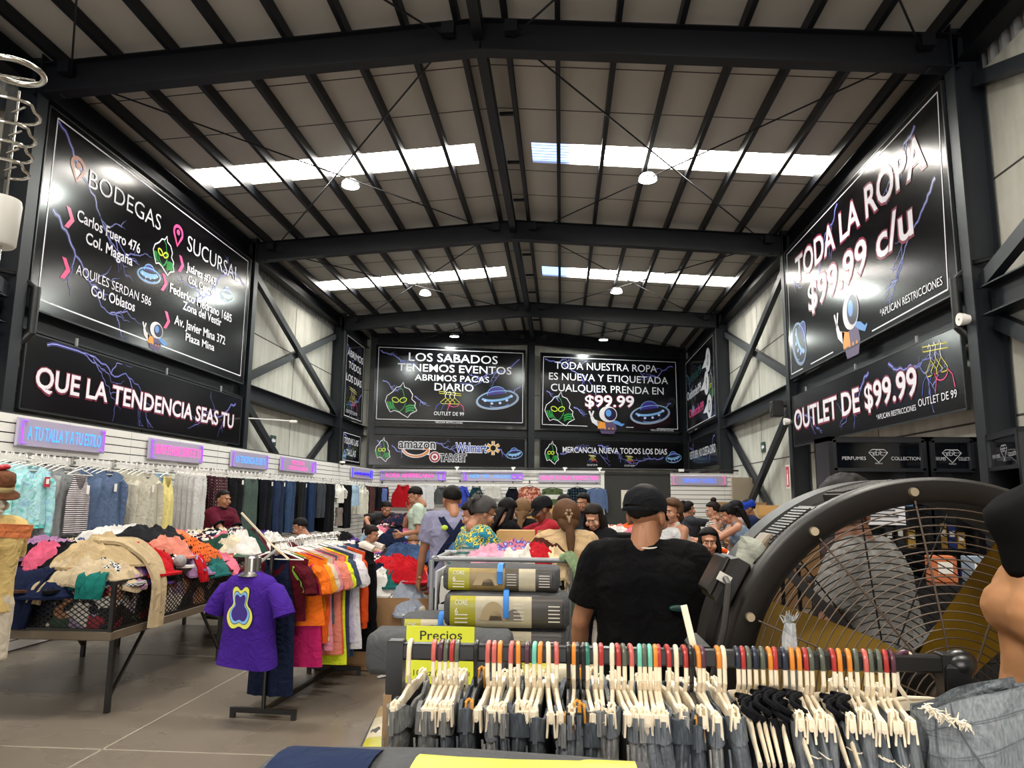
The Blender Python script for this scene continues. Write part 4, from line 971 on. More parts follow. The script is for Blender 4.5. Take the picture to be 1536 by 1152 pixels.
# dark collared inset for the polo
# ------------------------------------------------------------------ mesh-sided tables with heaps of clothes
WOOD = mat('#5f5344', .5, var=.2, vs=8, name='wood edge'); BLKM = mat('#0d0d0e', .35, name='black metal')
def lattice(g, p, q, z0, z1, pitch=.058, w=.006):
    """expanded metal from p to q (plan points) between two heights"""
    p = Vector(p); q = Vector(q); L = (q-p).length; d = (q-p)/L; nrm = Vector((-d.y, d.x, 0)); H = z1-z0; sl = 1.55
    R = H*sl
    for s in (1, -1):
        u = -R
        while u < L+R:
            a, b = (u, 0.0), (u+s*R, H)
            ts = [0.0, 1.0]
            if a[0] != b[0]:
                t0, t1 = (0-a[0])/(b[0]-a[0]), (L-a[0])/(b[0]-a[0]); ts = [max(0, min(t0, t1)), min(1, max(t0, t1))]
            if ts[1]-ts[0] > .02:
                P = [p+d*(a[0]+(b[0]-a[0])*t)+Vector((0, 0, z0+H*t)) for t in ts]
                g.bar(P[0], P[1], w, w*.8, up=nrm)
            u += pitch
def heap_fn(x0, x1, y0, y1, zb, zr, seed, pw=4):
    R = np.random.RandomState(seed)
    q_ = min(1, (x1-x0)*(y1-y0)/1.6)
    K = [(R.uniform(x0+.1, x1-.1), R.uniform(y0+.1, y1-.1), R.uniform(.16, .3), R.uniform(-.05, .08)*q_) for _ in range(int(4+8*q_))]
    def H(x, y):
        x = np.asarray(x, float); y = np.asarray(y, float)
        u = np.clip((2*x-x0-x1)/(x1-x0), -1.12, 1.12); v = np.clip((2*y-y0-y1)/(y1-y0), -1.12, 1.12)
        e = np.clip(1-np.abs(u)**pw, -.6, 1)*np.clip(1-np.abs(v)**pw, -.6, 1)
        e = np.where((np.abs(u) > 1) & (np.abs(v) > 1), -.5, e)
        z = zb+(zr-zb)*e
        for a, b, s, h in K: z = z+h*np.exp(-((x-a)**2+(y-b)**2)/(s*s))
        return z
    return H
def bulk_mat():
    m, t, b = base('mixed clothes'); b.inputs['Roughness'].default_value = .95
    tc = nd(t, 'ShaderNodeTexCoord'); n = nd(t, 'ShaderNodeTexNoise', i_Scale=5.0, i_Detail=3.0); t.links.new(tc.outputs['Object'], n.inputs['Vector'])
    a = nd(t, 'ShaderNodeVectorMath', operation='MULTIPLY_ADD'); a.inputs[1].default_value = (.35, .35, .35); t.links.new(n.outputs['Color'], a.inputs[0]); t.links.new(tc.outputs['Object'], a.inputs[2])
    v = nd(t, 'ShaderNodeTexVoronoi', i_Scale=7.0); t.links.new(a.outputs[0], v.inputs['Vector'])
    s = nd(t, 'ShaderNodeSeparateColor'); t.links.new(v.outputs['Color'], s.inputs[0])
    r = ramp(t, [(0, '#101014'), (.2, '#d8d0c4'), (.32, '#15161c'), (.45, '#8c2430'), (.53, '#b9825c'), (.6, '#121318'), (.7, '#8f7f9c'), (.77, '#34503c'), (.83, '#c8c4bc'), (.92, '#1b2238')], 'CONSTANT')
    t.links.new(s.outputs[0], r.inputs[0]); t.links.new(r.outputs[0], b.inputs['Base Color']); return m
BULK = bulk_mat()
def bulk(name, label, x0, x1, y0, y1, z0, H, seed):
    g = G(); n = 26; R = np.random.RandomState(seed)
    xs = np.linspace(x0, x1, n); ys = np.linspace(y0, y1, n); X, Y = np.meshgrid(xs, ys)
    Z = H(X.ravel(), Y.ravel())-.035; Z = np.maximum(Z, z0+.02)
    V = np.stack([X.ravel(), Y.ravel(), Z], 1); V[:, :2] += 0; V = V.reshape(n, n, 3); g.grid(V)
    ed = [V[0, :], V[:, -1], V[-1, ::-1], V[::-1, 0]]
    top = np.concatenate([e[:-1] for e in ed]); m = 8
    rows = []
    for i in range(m):
        t = i/(m-1); q = top.copy(); q[:, 2] = top[:, 2]*(1-t)+z0*t
        q[:, :2] += sn(q*1.0, seed, 16.0, .012)[:, None]*(1 if 0 < i < m-1 else 0); rows.append(q)
    g.grid(np.array(rows[::-1]), wrap=True)
    c = np.array([(x0+x1)/2, (y0+y1)/2, z0]); g.v = [v-c for v in g.v]
    o = ob(name, g, BULK, None, c.tolist()); tag(o, label, 'clothes', kind='stuff'); return o
PAL = [('black', '#111114'), ('white', '#c9c6c2'), ('charcoal', '#2b2c2e'), ('navy', '#161d33'), ('beige', '#a8977a'), ('pink', '#c4687c'), ('light grey', '#8f9092'), ('red', '#a01820'), ('lilac', '#8c6c8f'), ('dark green', '#1d3a30'), ('cream', '#c2b8a0'), ('maroon', '#4a1420'), ('sky blue', '#7f9bb4'), ('salmon', '#c07468'), ('orange', '#c8562a'), ('mint', '#8fb0a4'), ('purple', '#4a3478'), ('denim blue', '#33456a'), ('brown', '#4a3026'), ('teal', '#1f5a58')]
USED = {}
def garment(name, label, cat, g, m, group=None):
    g, c = centered(g); o = ob(name, g, m, None, c.tolist()); return tag(o, label, cat, group)
def scatter(H, x0, x1, y0, y1, rows, cols, where, seed, group, size=(.2, .3), th=.055, skip=None, weights=None, jit=.35):
    R = random.Random(seed)
    pool = weights or ['black', 'white', 'charcoal', 'navy', 'black', 'beige', 'light grey', 'pink', 'red', 'white', 'lilac', 'dark green', 'cream', 'black', 'maroon', 'sky blue', 'salmon', 'orange', 'mint', 'purple', 'denim blue', 'brown', 'teal', 'white']
    D = dict(PAL)
    for r in range(rows):
        last = None
        for c in range(cols):
            x = x0+(c+.5+R.uniform(-jit, jit))*(x1-x0)/cols; y = y0+(r+.5+R.uniform(-jit, jit))*(y1-y0)/rows
            if skip and skip(x, y): continue
            cn = R.choice(pool)
            while cn == last: cn = R.choice(pool)
            last = cn
            pat = None
            hx = D[cn]; k = R.random(); mt = fab(hx); pn = ''
            if k < .07: mt = fab(hx, 'plaid', '#c9c6c2', '#15161a'); pn = 'plaid '
            elif k < .14: mt = fab(hx, 'floral', '#d8ccc0', '#3a2a3c'); pn = 'floral '
            elif k < .19: mt = fab(hx, 'stripe', '#d8d4cc'); pn = 'striped '
            kind = R.choice(['jersey', 't-shirt', 'shirt', 'sweater', 'garment', 'blouse'])
            row = ('front' if r == 0 else 'back' if r == rows-1 else nth(r+1)) if rows > 1 else 'only'
            lab = '%s%s %s in %s, %s row, %s from left' % (pn, cn, kind, where, row, nth(c+1))
            s = R.uniform(*size); a = R.uniform(.7, 1.35)
            g = patch_g(x, y, s*a, s/a, R.uniform(0, PI), H, R.randrange(9999), th*R.uniform(.7, 1.5), lob=R.uniform(.2, .42))
            garment('crumpled_'+kind.replace('-', '_'), lab, kind, g, mt, group)
def mesh_table(label, x0, x1, y0, y1, zt=.6, h=.36):
    t = thing('mesh_sided_table', label, 'display table', ((x0+x1)/2, (y0+y1)/2, 0)); cx, cy = (x0+x1)/2, (y0+y1)/2
    g = G(); g.box((0, 0, zt-.03), (x1-x0, y1-y0, .065), bev=.006); ob('board', g, WOOD, t)
    for sx in (-1, 1):
        for sy in (-1, 1):
            X, Y = sx*(x1-x0-.14)/2, sy*(y1-y0-.3)/2
            g = G(); g.box((X, Y, (zt-.06)/2), (.035, .035, zt-.065)); ob('leg', g, BLKM, t)
            g = G(); g.bar((X, Y-sy*.02, .12), (X, Y-sy*.42, zt-.065), .02, .02); ob('leg_brace', g, BLKM, t)
            g = G(); g.box((sx*(x1-x0-.03)/2, sy*(y1-y0-.03)/2, zt+h/2), (.03, .03, h)); ob('corner_post', g, BLKM, t)
    for a, b in (((-1, -1), (1, -1)), ((1, -1), (1, 1)), ((1, 1), (-1, 1)), ((-1, 1), (-1, -1))):
        W, D = (x1-x0-.03)/2, (y1-y0-.03)/2
        g = G(); p, q = (a[0]*W, a[1]*D, 0), (b[0]*W, b[1]*D, 0)
        lattice(g, p, q, zt+.005, zt+h-.01); g.bar((p[0], p[1], zt+h-.012), (q[0], q[1], zt+h-.012), .026, .026); g.bar((p[0], p[1], zt+.012), (q[0], q[1], zt+.012), .02, .02)
        ob('mesh_side', g, BLKM, t, smooth=False)
    return t
# nearest table
TX0, TX1, TY0, TY1 = -4.8, -3.28, 5.35, 7.42
mesh_table('mesh-sided clothes table nearest the camera on the left', TX0, TX1, TY0, TY1)
H1 = heap_fn(TX0, TX1, TY0, TY1, .93, 1.14, 3)
bulk('jumbled_clothes', 'jumbled clothes filling the mesh table nearest the camera', TX0+.03, TX1-.03, TY0+.03, TY1-.03, .61, H1, 4)
scatter(H1, TX0+.08, TX1-.05, TY0+.1, TY1-.05, 10, 8, 'the nearest mesh table heap', 21, 'clothes heaped on the nearest mesh table', (.15, .24))
def named(label, name, cat, x, y, rx, ry, rot, hx, seed, th=.07, up=.03, H=H1, **k):
    Hn = lambda a, b: H(a, b)+up
    return garment(name, label, cat, patch_g(x, y, rx, ry, rot, Hn, seed, th, **k), fab(hx) if isinstance(hx, str) else hx, 'clothes heaped on the nearest mesh table')
named('lilac hoodie piled at the near left corner of the nearest mesh table', 'hoodie', 'hoodie', -4.25, 5.72, .36, .2, .5, '#8a6688', 1, .09, .06)
named('black sweater across the left of the nearest mesh table heap', 'sweater', 'sweater', -4.05, 5.62, .38, .2, .2, '#0d0d11', 2, .09, .06)
named('navy zip jacket draped over the near edge of the nearest mesh table', 'jacket', 'jacket', -3.93, 5.38, .34, .17, .25, '#141c36', 3, .06, .02, sink=.16)
named('tan trousers heaped at the near corner of the nearest mesh table', 'trousers', 'trousers', -3.62, 5.75, .38, .24, .7, '#a08d6c', 4, .1, .08)
named('beige trouser seat folded on the near corner of the nearest mesh table', 'trousers', 'trousers', -3.62, 5.47, .24, .16, .3, '#a99a80', 5, .08, .05)
named('bright pink top with tags on the nearest mesh table front', 'jersey', 'top', -4.0, 5.52, .14, .1, .8, '#b8506c', 6, .08, .1)
named('black and white flannel shirt at the near edge of the nearest mesh table', 'flannel_shirt', 'shirt', -3.5, 5.52, .3, .15, .2, fab('#1b1d22', 'plaid', '#b9bcbc', '#4b5054', sc=2), 7, .06, .02, sink=.12)
named('red hooded top draped over the long side of the nearest mesh table', 'hooded_jersey', 'top', -3.42, 6.0, .34, .2, 1.1, '#a3141c', 8, .07, .05, sink=.1)
named('charcoal jacket bundled high on the nearest mesh table heap', 'jacket', 'jacket', -3.66, 6.5, .3, .24, .5, '#1c1d20', 9, .13, .12)
named('white and grey jersey piled high at the back of the nearest mesh table', 'jersey', 'jersey', -4.1, 6.6, .38, .24, .1, '#bdbab8', 10, .12, .1)
named('orange dotted leggings lying along the side of the nearest mesh table', 'leggings', 'leggings', -3.43, 6.72, .4, .13, 1.35, fab('#d0602a', 'dots', '#1a1412', sc=1.2), 11, .09, .09)
named('salmon pink camisole on the right of the nearest mesh table heap', 'camisole', 'camisole', -3.42, 6.42, .2, .13, .9, '#c07868', 12, .08, .09)
named('peach top on top of the nearest mesh table heap', 'jersey', 'top', -3.7, 7.05, .25, .16, .2, '#cc8058', 13, .08, .09)
named('lilac patterned top beside the orange dotted leggings', 'jersey', 'top', -3.36, 6.58, .16, .1, 1.2, fab('#8d78a8', 'floral', '#a898c0', '#6a5a8a'), 14, .07, .06)
def drape(label, name, cat, path, wd, hx, seed, side=(0, 1, 0)):
    return garment(name, label, cat, strip_g(path, wd, seed, side=side), fab(hx) if isinstance(hx, str) else hx, 'clothes draped over the nearest mesh table')
drape('long beige trouser leg hanging down the long side of the nearest mesh table', 'beige_trousers', 'trousers', [(-3.75, 5.78, 1.24), (-3.5, 5.85, 1.22), (-3.32, 5.87, 1.08), (-3.22, 5.86, .9), (-3.21, 5.84, .56)], [.3, .26, .22, .2, .19], '#a39274', 31)
drape('beige trouser leg hanging over the near edge of the nearest mesh table', 'beige_trousers', 'trousers', [(-3.55, 5.6, 1.06), (-3.75, 5.4, 1.0), (-3.82, 5.3, .92), (-3.84, 5.28, .8)], [.14, .13, .12, .1], '#a99a7c', 32, (1, 0, 0))
drape('lilac sleeve hanging over the near left edge of the nearest mesh table', 'lilac_hoodie', 'hoodie', [(-4.1, 5.6, 1.12), (-4.2, 5.42, 1.1), (-4.28, 5.3, .98), (-4.3, 5.27, .68)], [.2, .16, .13, .1], '#80607f', 33, (1, 0, 0))
drape('navy jacket tail hanging over the near side of the nearest mesh table', 'navy_jacket', 'jacket', [(-3.95, 5.55, 1.04), (-3.98, 5.36, 1.02), (-4.0, 5.29, .9), (-4.0, 5.28, .62)], [.42, .4, .34, .2], '#141b33', 34, (1, 0, 0))
drape('teal shorts with a white stripe hanging at the near corner of the nearest mesh table', 'shorts', 'shorts', [(-3.5, 5.5, 1.0), (-3.46, 5.35, 1.0), (-3.44, 5.3, .93), (-3.44, 5.28, .84)], [.14, .2, .2, .2], '#135a54', 35, (1, 0, 0))
drape('red sleeve hanging down the long side of the nearest mesh table', 'red_jersey', 'top', [(-3.45, 6.62, 1.12), (-3.3, 6.62, 1.03), (-3.24, 6.62, .93), (-3.23, 6.62, .82)], [.2, .17, .14, .1], '#a3141c', 36)
g = G(); g.ell((0, 0, .05), (.055, .055, .055)); o = ob('pompom', g, fab('#8b8b8c'), None, (-3.29, 6.28, .98)); tag(o, 'grey fluffy pompom on the long side of the nearest mesh table', 'pompom')
# second table behind
UX0, UX1, UY0, UY1 = -4.75, -3.25, 7.62, 9.3
mesh_table('second mesh-sided clothes table behind the nearest one', UX0, UX1, UY0, UY1)
H2 = heap_fn(UX0, UX1, UY0, UY1, .95, 1.12, 9)
bulk('jumbled_clothes', 'jumbled clothes filling the second mesh table', UX0+.03, UX1-.03, UY0+.03, UY1-.03, .61, H2, 14)
scatter(H2, UX0+.1, UX1-.05, UY0+.1, UY1-.05, 7, 7, 'the second mesh table heap', 22, 'clothes heaped on the second mesh table', (.14, .22), weights=['white', 'white', 'black', 'charcoal', 'dark green', 'maroon', 'navy', 'light grey', 'pink', 'cream', 'purple', 'white', 'light grey'])
# ------------------------------------------------------------------ big cartons and heaps in the middle
CARD = mat('#8a6844', .85, var=.1, vs=5, name='cardboard'); CARD2 = mat('#a98758', .85, var=.08, vs=5, name='cardboard')
def carton(label, x0, x1, y0, y1, h, z0=0.0, m=CARD, flaps=False):
    t = thing('cardboard_carton', label, 'carton', ((x0+x1)/2, (y0+y1)/2, z0)); W, D = (x1-x0)/2, (y1-y0)/2
    g = G(); b = .008
    for c, d in (((0, -D+b/2, h/2), (2*W, b, h)), ((0, D-b/2, h/2), (2*W, b, h)), ((-W+b/2, 0, h/2), (b, 2*D-2*b, h)), ((W-b/2, 0, h/2), (b, 2*D-2*b, h)), ((0, 0, b/2), (2*W, 2*D, b))): g.box(c, d)
    ob('box', g, m, t, smooth=False)
    if flaps:
        g = G(); g.box((0, -D-.06, h*.86), (2*W*.98, .006, .24), rot=Matrix.Rotation(.5, 3, 'X')); ob('flap', g, CARD2, t)
    return t
def boxheap(key, lab, x0, x1, y0, y1, h, zr, seed, rows, cols, m=CARD, w=None, size=(.13, .21)):
    carton(lab, x0, x1, y0, y1, h, m=m)
    H = heap_fn(x0+.02, x1-.02, y0+.02, y1-.02, h-.06, zr, seed)
    bulk('jumbled_clothes', 'jumbled clothes filling '+key, x0+.02, x1-.02, y0+.02, y1-.02, h*.3, H, seed)
    scatter(H, x0+.02, x1-.02, y0+.02, y1-.02, rows+1, cols+1, key, seed, 'clothes in '+key, size, weights=w); return H
H3 = boxheap('the big front carton', 'big open cardboard carton of clothes behind the t-shirt rack', -2.3, -1.24, 7.0, 8.0, .66, .92, 41, 4, 4)
garment('red_trousers', 'large red trousers spread over the big carton behind the t-shirt rack', 'trousers', patch_g(-1.5, 7.28, .36, .22, -.5, lambda a, b: H3(a, b)+.06, 77, .08), fab('#a2141e'))
garment('grey_shirt', 'light grey shirt hanging over the front edge of the big carton', 'shirt', patch_g(-1.42, 7.02, .15, .14, -.4, lambda a, b: H3(a, b)+.05, 78, .06, sink=.1), fab('#8c93a0'))
H4 = boxheap('the second carton heap', 'second open cardboard carton of clothes in the middle', -2.5, -1.2, 8.15, 9.5, .6, .88, 43, 4, 4)
garment('blue_jeans', 'blue denim jeans thrown on the second carton heap', 'jeans', patch_g(-1.75, 8.6, .34, .2, .4, lambda a, b: H4(a, b)+.07, 79, .09), fab('#22304c', 'denim', '#3d5478'))
H5 = boxheap('the tall heap at the back', 'tall cardboard carton of clothes at the back', -3.3, -1.9, 11.2, 12.6, .75, 1.12, 45, 4, 4, w=['navy', 'black', 'white', 'red', 'sky blue', 'navy', 'light grey', 'pink'])
garment('navy_jacket', 'navy tracksuit jacket hanging down the tall heap at the back', 'jacket', patch_g(-2.6, 11.25, .42, .26, .3, lambda a, b: H5(a, b)+.06, 80, .1, sink=.2), fab('#131a30'))
garment('floral_dress', 'dark dress with red flowers on top of the tall heap at the back', 'dress', patch_g(-2.45, 11.7, .36, .26, .2, lambda a, b: H5(a, b)+.16, 81, .1), fab('#131626', 'floral', '#1a1d30', '#b04450'))
carton('low brown carton beside the toddler', -2.25, -1.7, 9.55, 9.9, .86); carton('small carton the seated woman in white sits on', -2.98, -2.6, 10.08, 10.42, .42)
H6 = boxheap('the low back heap', 'low cardboard carton of clothes by the back slatwall', -4.6, -3.2, 11.4, 12.6, .62, .9, 47, 3, 4, w=['purple', 'red', 'white', 'black', 'light grey', 'navy'])
# table in the right background with a few clothes, cardboard and panels
t = thing('folding_table', 'dark covered table by the black doorway', 'table', (1.0, 13.4, 0))
g = G(); g.box((0, 0, 1.0), (1.5, .8, .04)); ob('tabletop', g, mat('#1c1a1a', .7), t)
g = G(); g.box((0, -.39, .49), (1.46, .01, .97)); g.box((0, .39, .49), (1.46, .01, .97)); g.box((-.73, 0, .49), (.01, .78, .97)); g.box((.73, 0, .49), (.01, .78, .97)); ob('table_skirt', g, fab('#131214'), t)
H7 = heap_fn(.3, 1.7, 13.05, 13.75, 1.0, 1.06, 51)
scatter(H7, .35, 1.65, 13.1, 13.7, 2, 5, 'the dark doorway table', 51, 'clothes on the dark table by the doorway', (.12, .2), .04, weights=['pink', 'white', 'black', 'salmon', 'red', 'orange'])
t = thing('folding_table', 'small table of clothes the women on the right sort through', 'table', (1.95, 8.6, 0))
g = G(); g.box((0, 0, .9), (1.3, .7, .04)); ob('tabletop', g, mat('#2a2422', .6), t)
for sx in (-1, 1):
    for sy in (-1, 1): g = G(); g.box((sx*.6, sy*.3, .44), (.035, .035, .88)); ob('leg', g, BLKM, t)
H8 = heap_fn(1.3, 2.6, 8.25, 8.95, .92, 1.0, 53)
scatter(H8, 1.35, 2.55, 8.3, 8.9, 2, 4, 'the small right table', 53, 'clothes on the small table on the right', (.15, .22), .05, weights=['black', 'pink', 'maroon', 'purple', 'black', 'red'])
g = G(); g.tube([(-.2, 0, .02), (-.1, 0, .05), (.1, 0, .05), (.2, 0, .02)], .025, 8); o = ob('orange_scarf', g, fab('#d8521e'), None, (1.6, 8.3, 1.02)); tag(o, 'bright orange scarf on the small table on the right', 'scarf')
t = thing('beige_board', 'tall beige board leaning beside the right slatwall', 'board', (4.05, 16.9, 0), rot=(0, 0, .2)); g = G(); g.box((0, 0, 1.05), (.5, .05, 2.1)); ob('sheet', g, mat('#9c8f7c', .7), t); g = G(); g.box((.27, .02, 1.05), (.05, .07, 2.1)); ob('white_edge', g, mat('#c8c6c0', .6), t)
t = thing('cardboard_sheet', 'torn brown cardboard sheet standing in the right background', 'cardboard', (3.1, 13.2, 0), rot=(0, 0, .1)); g = G(); g.box((0, 0, .78), (.95, .03, 1.56)); ob('sheet', g, CARD, t); g = G(); g.box((.1, -.02, .7), (.12, .01, 1.3)); ob('torn_strip', g, mat('#6a4e30', .9), t)
t = thing('carton_stack', 'long blue and white carton on a shelf at the right', 'carton', (3.55, 11.9, 0)); g = G(); g.box((0, 0, 1.42), (1.1, .6, .2)); ob('carton', g, CARD2, t); g = G(); g.box((.22, -.302, 1.44), (.5, .004, .14)); ob('blue_label', g, mat('#4a78c0', .6), t); g = G(); g.box((-.34, -.302, 1.44), (.4, .004, .14)); ob('orange_label', g, mat('#c89a5c', .6), t)
g = G(); g.box((0, 0, .66), (1.15, .62, 1.3)); ob('carton_base', g, mat('#7a5a38', .85), t)
# ------------------------------------------------------------------ rack of coloured t-shirts and the purple torso
RA, RB = Vector((-2.16, 5.48, 0)), Vector((-2.07, 6.86, 0)); RD = (RB-RA).normalized(); RN = Vector((RD.y, -RD.x, 0)); RZ = 1.25
rzr = math.atan2(RN.y, RN.x)
t = thing('clothes_rack', 'low black clothes rack holding bright t-shirts', 'clothes rack', RA)
L_ = (RB-RA).length
for p in (Vector((0, 0, 0)), RD*L_):
    g = G(); g.cyl(p+Vector((0, 0, .05)), p+Vector((0, 0, RZ)), .016, n=10); ob('upright', g, BLKM, t)
    g = G(); g.bar(p-RN*.25+Vector((0, 0, .055)), p+RN*.25+Vector((0, 0, .055)), .034, .034)
    for s in (-1, 1): g.box(p+RN*.233*s+Vector((0, 0, .02)), (.034, .034, .04))
    ob('foot_bar', g, BLKM, t)
g = G(); g.bar((0, 0, .055), RD*L_+Vector((0, 0, .055)), .03, .03); ob('base_bar', g, BLKM, t)
g = G(); g.cyl(Vector((0, 0, RZ)), RD*L_+Vector((0, 0, RZ)), .014, n=10); ob('rail', g, CHR, t)
RK = [('navy', 'dress', ['none', .3, 1.02, 'tank', .2], '#141b30'), ('maroon', 't-shirt', ['short', .52, .5, 'crew', 0], '#4a0f1a'), ('lime green', 't-shirt', ['short', .42, .4, 'crew', 0], '#7fae3c'), ('bright orange', 't-shirt', ['short', .62, .55, 'crew', .1], '#d9661c'), ('magenta', 't-shirt dress', ['short', .56, .86, 'crew', .12], '#a81f58'), ('amber', 't-shirt', ['short', .6, .46, 'crew', 0], '#d88a20'),
 ('deep orange', 'shirt', ['long', .56, .5, 'v', 0], '#d2551c'), ('cream', 't-shirt', ['short', .58, .7, 'crew', 0], '#c4b49a'), ('pink', 't-shirt', ['short', .6, .78, 'crew', .05], '#cf8090'), ('hot pink', 't-shirt', ['short', .56, .55, 'crew', 0], '#b83064'), ('grey', 't-shirt', ['short', .58, .6, 'crew', 0], '#5e6066'), ('salmon', 't-shirt', ['short', .62, .84, 'crew', .05], '#d07a68'), ('coral', 't-shirt', ['short', .64, .86, 'crew', .05], '#d8663c'), ('neon yellow', 't-shirt', ['short', .64, .94, 'crew', .08], '#c9d42a'),
 ('golden yellow', 't-shirt', ['short', .6, .6, 'crew', 0], '#d8a82c'), ('slate blue', 't-shirt', ['short', .62, .9, 'crew', 0], '#3a4258'), ('lilac', 't-shirt', ['short', .68, .8, 'crew', .05], '#b0a4c0'), ('white', 't-shirt', ['short', .7, .86, 'crew', .08], '#c8c4c8'), ('faded blue', 'jeans', None, '#3f556e'), ('black', 't-shirt', ['short', .66, .7, 'crew', .1], '#141416'), ('orange-red', 'shirt', ['long', .64, .7, 'v', 0], '#c8481c'), ('pale grey', 'hoodie', ['long', .62, .8, 'crew', 0], '#b4b2ae'), ('brick red', 'shirt', ['long', .62, .74, 'v', 0], '#7c2430'), ('dark blue', 'jeans', None, '#22304a'), ('long black', 'dress', ['long', .74, .95, 'v', .25], '#0b0b0c')]
for i, (cn, kind, a, hx) in enumerate(RK):
    d = .05+(L_-.1)*i/(len(RK)-1); p = RA+RD*d+Vector((0, 0, RZ+.024))
    nm = kind.replace(' ', '_').replace('-', '_')
    if a: me = mesh(nm, top_g(a[1], a[2], a[0], a[3], .045, 400+i, band=False, flare=a[4], off=-.1), [fab(hx)]*2)
    else: me = mesh(nm, pants_g(.4, .98, seed=400+i), [fab(hx, 'denim', '#4a6480'), fab(hx)])
    hung(me, p+RN*rnd.uniform(-.02, .02), rzr+rnd.uniform(-.08, .08), '%s %s on the low t-shirt rack, %s from the near end' % (cn, kind, nth(i+1)), kind, nm, 'clothes on the low t-shirt rack', HANGP if a else HANGC, 'white hanger on the low t-shirt rack, %s from the near end' % nth(i+1), 'hangers on the low t-shirt rack')
# purple t-shirt on a torso form clamped to the near end
t = thing('torso_form', 'grey metal-necked torso form wearing the purple t-shirt', 'mannequin', RA+Vector((-.06, -.2, 0)), rzr-.12)
g = G(); g.cyl((.03, 0, 1.1), (.06, .2, 1.2), .012, n=8); g.cyl((.06, .185, 1.2), (.06, .2, 1.16), .016, n=8); ob('mount_bar', g, CHR, t)
g = G(); g.lathe([(.0, 1.165), (.048, 1.165), (.058, 1.155), (.058, 1.06), (.08, 1.045), (.1, 1.03), (.05, 1.0)], n=24); ob('neck', g, mat('#8d8c88', .22, .85), t)
body = []
for z, a, b in ((1.06, .06, .055), (1.045, .09, .06), (1.02, .165, .075), (.98, .2, .095), (.9, .2, .115), (.78, .195, .12), (.65, .2, .115), (.52, .215, .115), (.44, .225, .12), (.41, .228, .122)):
    body.append([(a*math.copysign(abs(math.cos(q))**.8, math.cos(q)), b*math.sin(q)+.008*math.sin(3*q+z*14)*(1.06-z)*1.5, z+.012*math.sin(2*q)*(z < .45)) for q in (2*PI*k/40 for k in range(40))])
g = G(); g.rings(body[::-1], caps=False)
for s in (-1, 1): g.tube([(s*.13, 0, .965), (s*.195, 0, .925), (s*.26, -.008, .83), (s*.285, -.012, .765)], [.05, .077, .08, .086], 16, caps=False, flat=(.85, 1))
TSH = ob('t_shirt', g, fab('#3c1f7c'), t)
E2_ = lambda g, pts, z: g.poly(pts, z)
g = G()
def emb(sc, z, mi):
    g.m = mi; out = []
    for x, y in ((-.28, 1), (.0, .72), (.28, 1), (.55, .85), (.5, .45), (.42, .15), (.75, -.1), (.85, -.5), (.6, -.9), (.3, -.95), (0, -.8), (-.3, -.95), (-.6, -.9), (-.85, -.5), (-.75, -.1), (-.42, .15), (-.5, .45), (-.55, .85)): out.append((x, y))
    P = np.array(out)
    for it in range(2): P = np.concatenate([.75*P+.25*np.roll(P, -1, 0), .25*P+.75*np.roll(P, -1, 0)], 1).reshape(-1, 2)
    cn_ = P.mean(0); d = P-cn_; r = np.linalg.norm(d, axis=1, keepdims=True); P = cn_+d*(1+(sc-1)*.55/r*.9) if False else cn_+d*sc
    V = [(cn_[0]*.115, z, .82+cn_[1]*.14)]+[(x*.115, z, .82+y*.14) for x, y in P]; n = len(P)
    g.add(V, [(0, 1+i, 1+(i+1) % n) for i in range(n)])
for sc, z, mi in ((1.12, -.1215, 3), (1.07, -.123, 0), (.86, -.1245, 3), (.82, -.126, 1), (.68, -.1275, 2)): emb(sc, z, mi)
ob('emblem_print', g, [mat('#d8d860', .7), mat('#7fb4e8', .7), mat('#35207a', .7), mat('#14102a', .7)], TSH, smooth=False)
t2 = thing('wooden_hanger', 'cream wooden hanger poking up above the near end of the t-shirt rack', 'hanger', RA+Vector((-.03, -.02, RZ+.02)), .3)
g = G(); g.bar((0, 0, -.01), (-.2, -.03, .2), .012, .035, up=(0, 1, 0)); g.bar((0, 0, -.01), (.16, -.05, -.14), .012, .03, up=(0, 1, 0)); ob('arms', g, mat('#cfc0a4', .5), t2)
g = G(); g.tube([(.0, 0, 0), (.03, 0, .05), (.05, 0, .05), (.05, 0, .02)], .003, 6); ob('hook', g, CHR, t2)
g = G(); g.tube([(-.22, -.1, .008), (-.1, -.02, .03), (.02, .06, .03), (.14, .12, .02), (.22, .14, .008)], [.02, .06, .05, .07, .02], 10, flat=(.3, 1)); o = ob('plastic_bag', g, mat('#c9c9c8', .3), None, (-1.42, 6.85, 0)); tag(o, 'crumpled clear plastic bag on the floor by the big carton', 'plastic bag')
